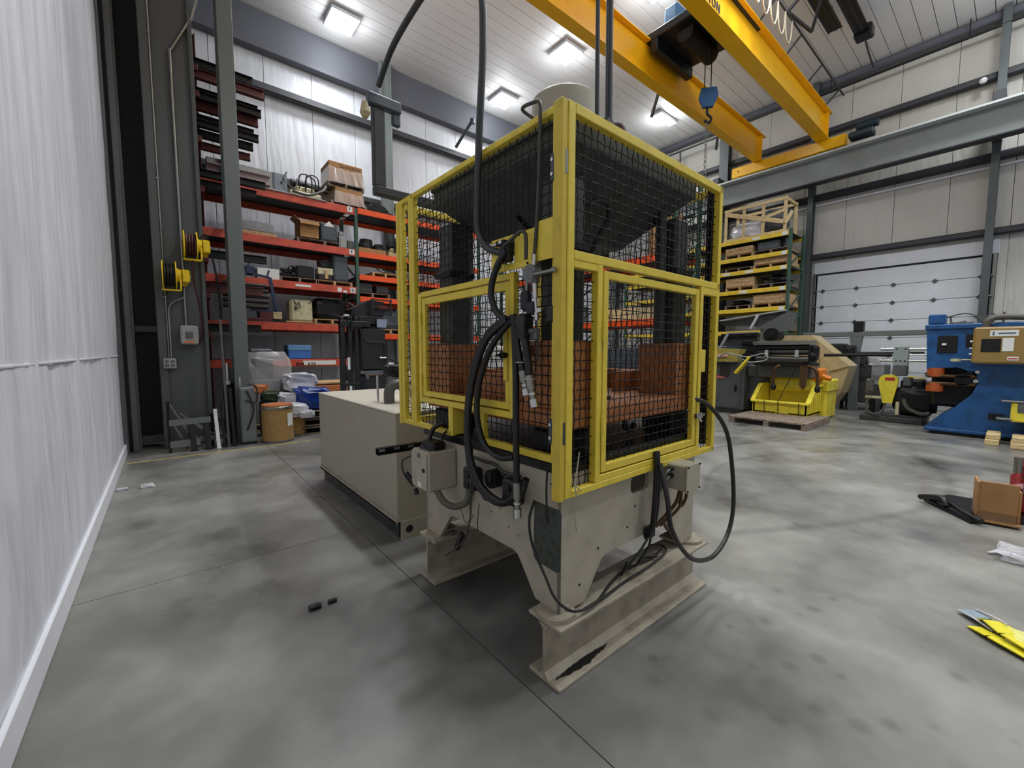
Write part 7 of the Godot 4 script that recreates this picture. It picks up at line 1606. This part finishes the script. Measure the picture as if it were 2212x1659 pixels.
	s = S.new(); s.bar(U(-0.02, 0.47, 0.80), U(-0.02, 0.36, 0.86), 0.035, 0.03, Vector3.RIGHT, 0.004); obj("brown_lever", s, W("lever_brown", Color(0.12, 0.06, 0.05), 0.5, 0.0, "blot", 0.8, 163), o)
	s = S.new(); s.tube([U(-0.01, 0.84, 0.19), U(-0.02, 0.74, 0.215), U(-0.02, 0.62, 0.19), U(-0.02, 0.50, 0.10), U(-0.02, 0.43, 0.04), U(0.03, 0.37, 0.0), U(0.12, 0.335, -0.005), U(0.24, 0.33, 0.0), U(0.42, 0.325, 0.06), U(0.62, 0.315, 0.10), U(0.85, 0.315, 0.08), U(1.0, 0.32, 0.10)], 0.0065, 6, 6); s.tube([U(0.14, 0.33, 0.0), U(0.3, 0.32, 0.01), U(0.5, 0.315, 0.03), U(0.75, 0.315, 0.035), U(0.98, 0.32, 0.06), U(1.02, 0.33, 0.12), U(0.9, 0.36, 0.13)], 0.0065, 6, 6); s.tube([U(0.005, 1.0, 0.12), U(-0.01, 0.9, 0.11), U(0.0, 0.75, 0.11)], 0.005, 6, 5); each("floor_cable", s, M("cable_olive", Color(0.10, 0.10, 0.085), 0.5), o)
	# perforated strut sticking out to the left of the junction box
	var st := group_part("perforated_strut", o)
	s = S.new(); s.bx(-0.32, 0.03, 0.935, 0.940, -1.33, -1.29, 0.001); s.bx(-0.32, 0.03, 0.895, 0.90, -1.33, -1.29, 0.001); s.bx(-0.32, 0.03, 0.90, 0.935, -1.33, -1.325); obj("channel", s, M("strut_black", Color(0.10, 0.105, 0.11), 0.35, 0.5), st)
	s = S.new()
	for k in 3: s.bx(-0.30 + k * 0.10, -0.26 + k * 0.10, 0.908, 0.926, -1.324, -1.322, 0.002)
	each("slot", s, M("pale_gray"), st)
	# white rope hanging at the near corner
	s = S.new(); s.tube([U(0.075, 1.10, -0.012), U(0.055, 1.02, -0.016), U(0.04, 0.955, -0.018), U(0.05, 0.90, -0.02), U(0.075, 0.80, 0.01), U(0.12, 0.70, 0.035)], 0.0032, 6, 5); s.tube([U(0.04, 0.955, -0.018), U(0.07, 0.935, -0.012), U(0.10, 0.915, -0.006)], 0.003, 6, 4); obj("white_cord", s, M("cord_white", Color(0.66, 0.63, 0.56), 0.6), o)
	# junction box, cables and drain hose on the right face
	var jb := group_part("right_junction_box", o)
	s = S.new(); s.bx(0.86, 1.005, 0.765, 0.912, -0.05, 0.115, 0.008); obj("box_body", s, M("beige_clean"), jb)
	s = S.new(); s.bx(0.855, 1.01, 0.76, 0.917, 0.112, 0.122, 0.003); obj("lid", s, M("beige_clean"), jb)
	s = S.new()
	for q in [[0.865, 0.77], [1.0, 0.77], [0.865, 0.907], [1.0, 0.907]]: s.cyl(Vector3(q[0], q[1], 0.122), Vector3(q[0], q[1], 0.127), 0.006, 0.006, 8)
	each("screw", s, M("dark_iron"), jb)
	s = S.new()
	for y in [0.885, 0.845]: s.cyl(Vector3(0.86, y, 0.03), Vector3(0.835, y, 0.03), 0.014, 0.014, 10)
	each("gland", s, rb, jb)
	s = S.new(); s.tube([Vector3(0.84, 0.885, 0.03), Vector3(0.80, 0.87, 0.03), Vector3(0.79, 0.80, 0.0), Vector3(0.79, 0.70, -0.02)], 0.008, 6, 5); s.tube([Vector3(0.84, 0.845, 0.03), Vector3(0.80, 0.83, 0.03), Vector3(0.79, 0.76, 0.0)], 0.008, 6, 5); each("gray_cable", s, M("valve_gray"), jb)
	s = S.new(); s.tube([Vector3(0.90, 0.765, 0.06), Vector3(0.90, 0.68, 0.04), Vector3(0.86, 0.60, 0.0), Vector3(0.80, 0.54, -0.03)], 0.011, 6, 5); s.tube([Vector3(0.92, 0.765, 0.06), Vector3(0.925, 0.66, 0.05), Vector3(0.90, 0.60, 0.02), Vector3(0.83, 0.54, -0.02)], 0.009, 6, 5); s.tube([Vector3(0.97, 0.765, 0.06), Vector3(0.975, 0.70, 0.06), Vector3(0.945, 0.65, 0.05), Vector3(0.925, 0.68, 0.05)], 0.010, 6, 5); obj("brown_cable", s, M("bronze"), jb)
	s = S.new(); s.tube([U(0.72, 1.0, -0.01), U(0.71, 0.85, -0.02), U(0.70, 0.70, -0.02), U(0.71, 0.56, 0.0), U(0.70, 0.50, 0.03)], 0.014, 8, 5); s.tube([U(0.735, 1.0, -0.012), U(0.73, 0.8, -0.025), U(0.735, 0.62, -0.01), U(0.74, 0.53, 0.02)], 0.011, 8, 5); s.tube([U(0.74, 0.53, 0.02), U(0.62, 0.48, 0.0), U(0.50, 0.36, 0.04), U(0.56, 0.335, 0.08), U(0.66, 0.335, 0.12)], 0.007, 6, 5); s.tube([U(0.74, 0.53, 0.02), U(0.72, 0.45, 0.02), U(0.66, 0.36, 0.05), U(0.78, 0.33, 0.10), U(0.88, 0.325, 0.06)], 0.007, 6, 5); s.lump(U(0.725, 0.535, 0.02), Vector3(0.06, 0.06, 0.05), 164, 0.25); obj("cable_bundle", s, rb, o)
	s = S.new(); s.tube([U(0.72, 0.94, -0.035), U(0.69, 0.77, -0.10), U(0.72, 0.606, -0.11), U(0.852, 0.44, -0.11), U(1.02, 0.32, -0.11), U(1.26, 0.27, -0.11), U(1.46, 0.36, -0.11), U(1.525, 0.56, -0.11), U(1.475, 0.885, -0.10), U(1.41, 1.07, -0.08), U(1.28, 1.215, -0.03), U(1.17, 1.262, 0.02)], 0.0135, 10, 7); obj("drain_hose", s, W("hose_olive", Color(0.155, 0.145, 0.13), 0.45, 0.0, "blot", 0.8, 165), o)
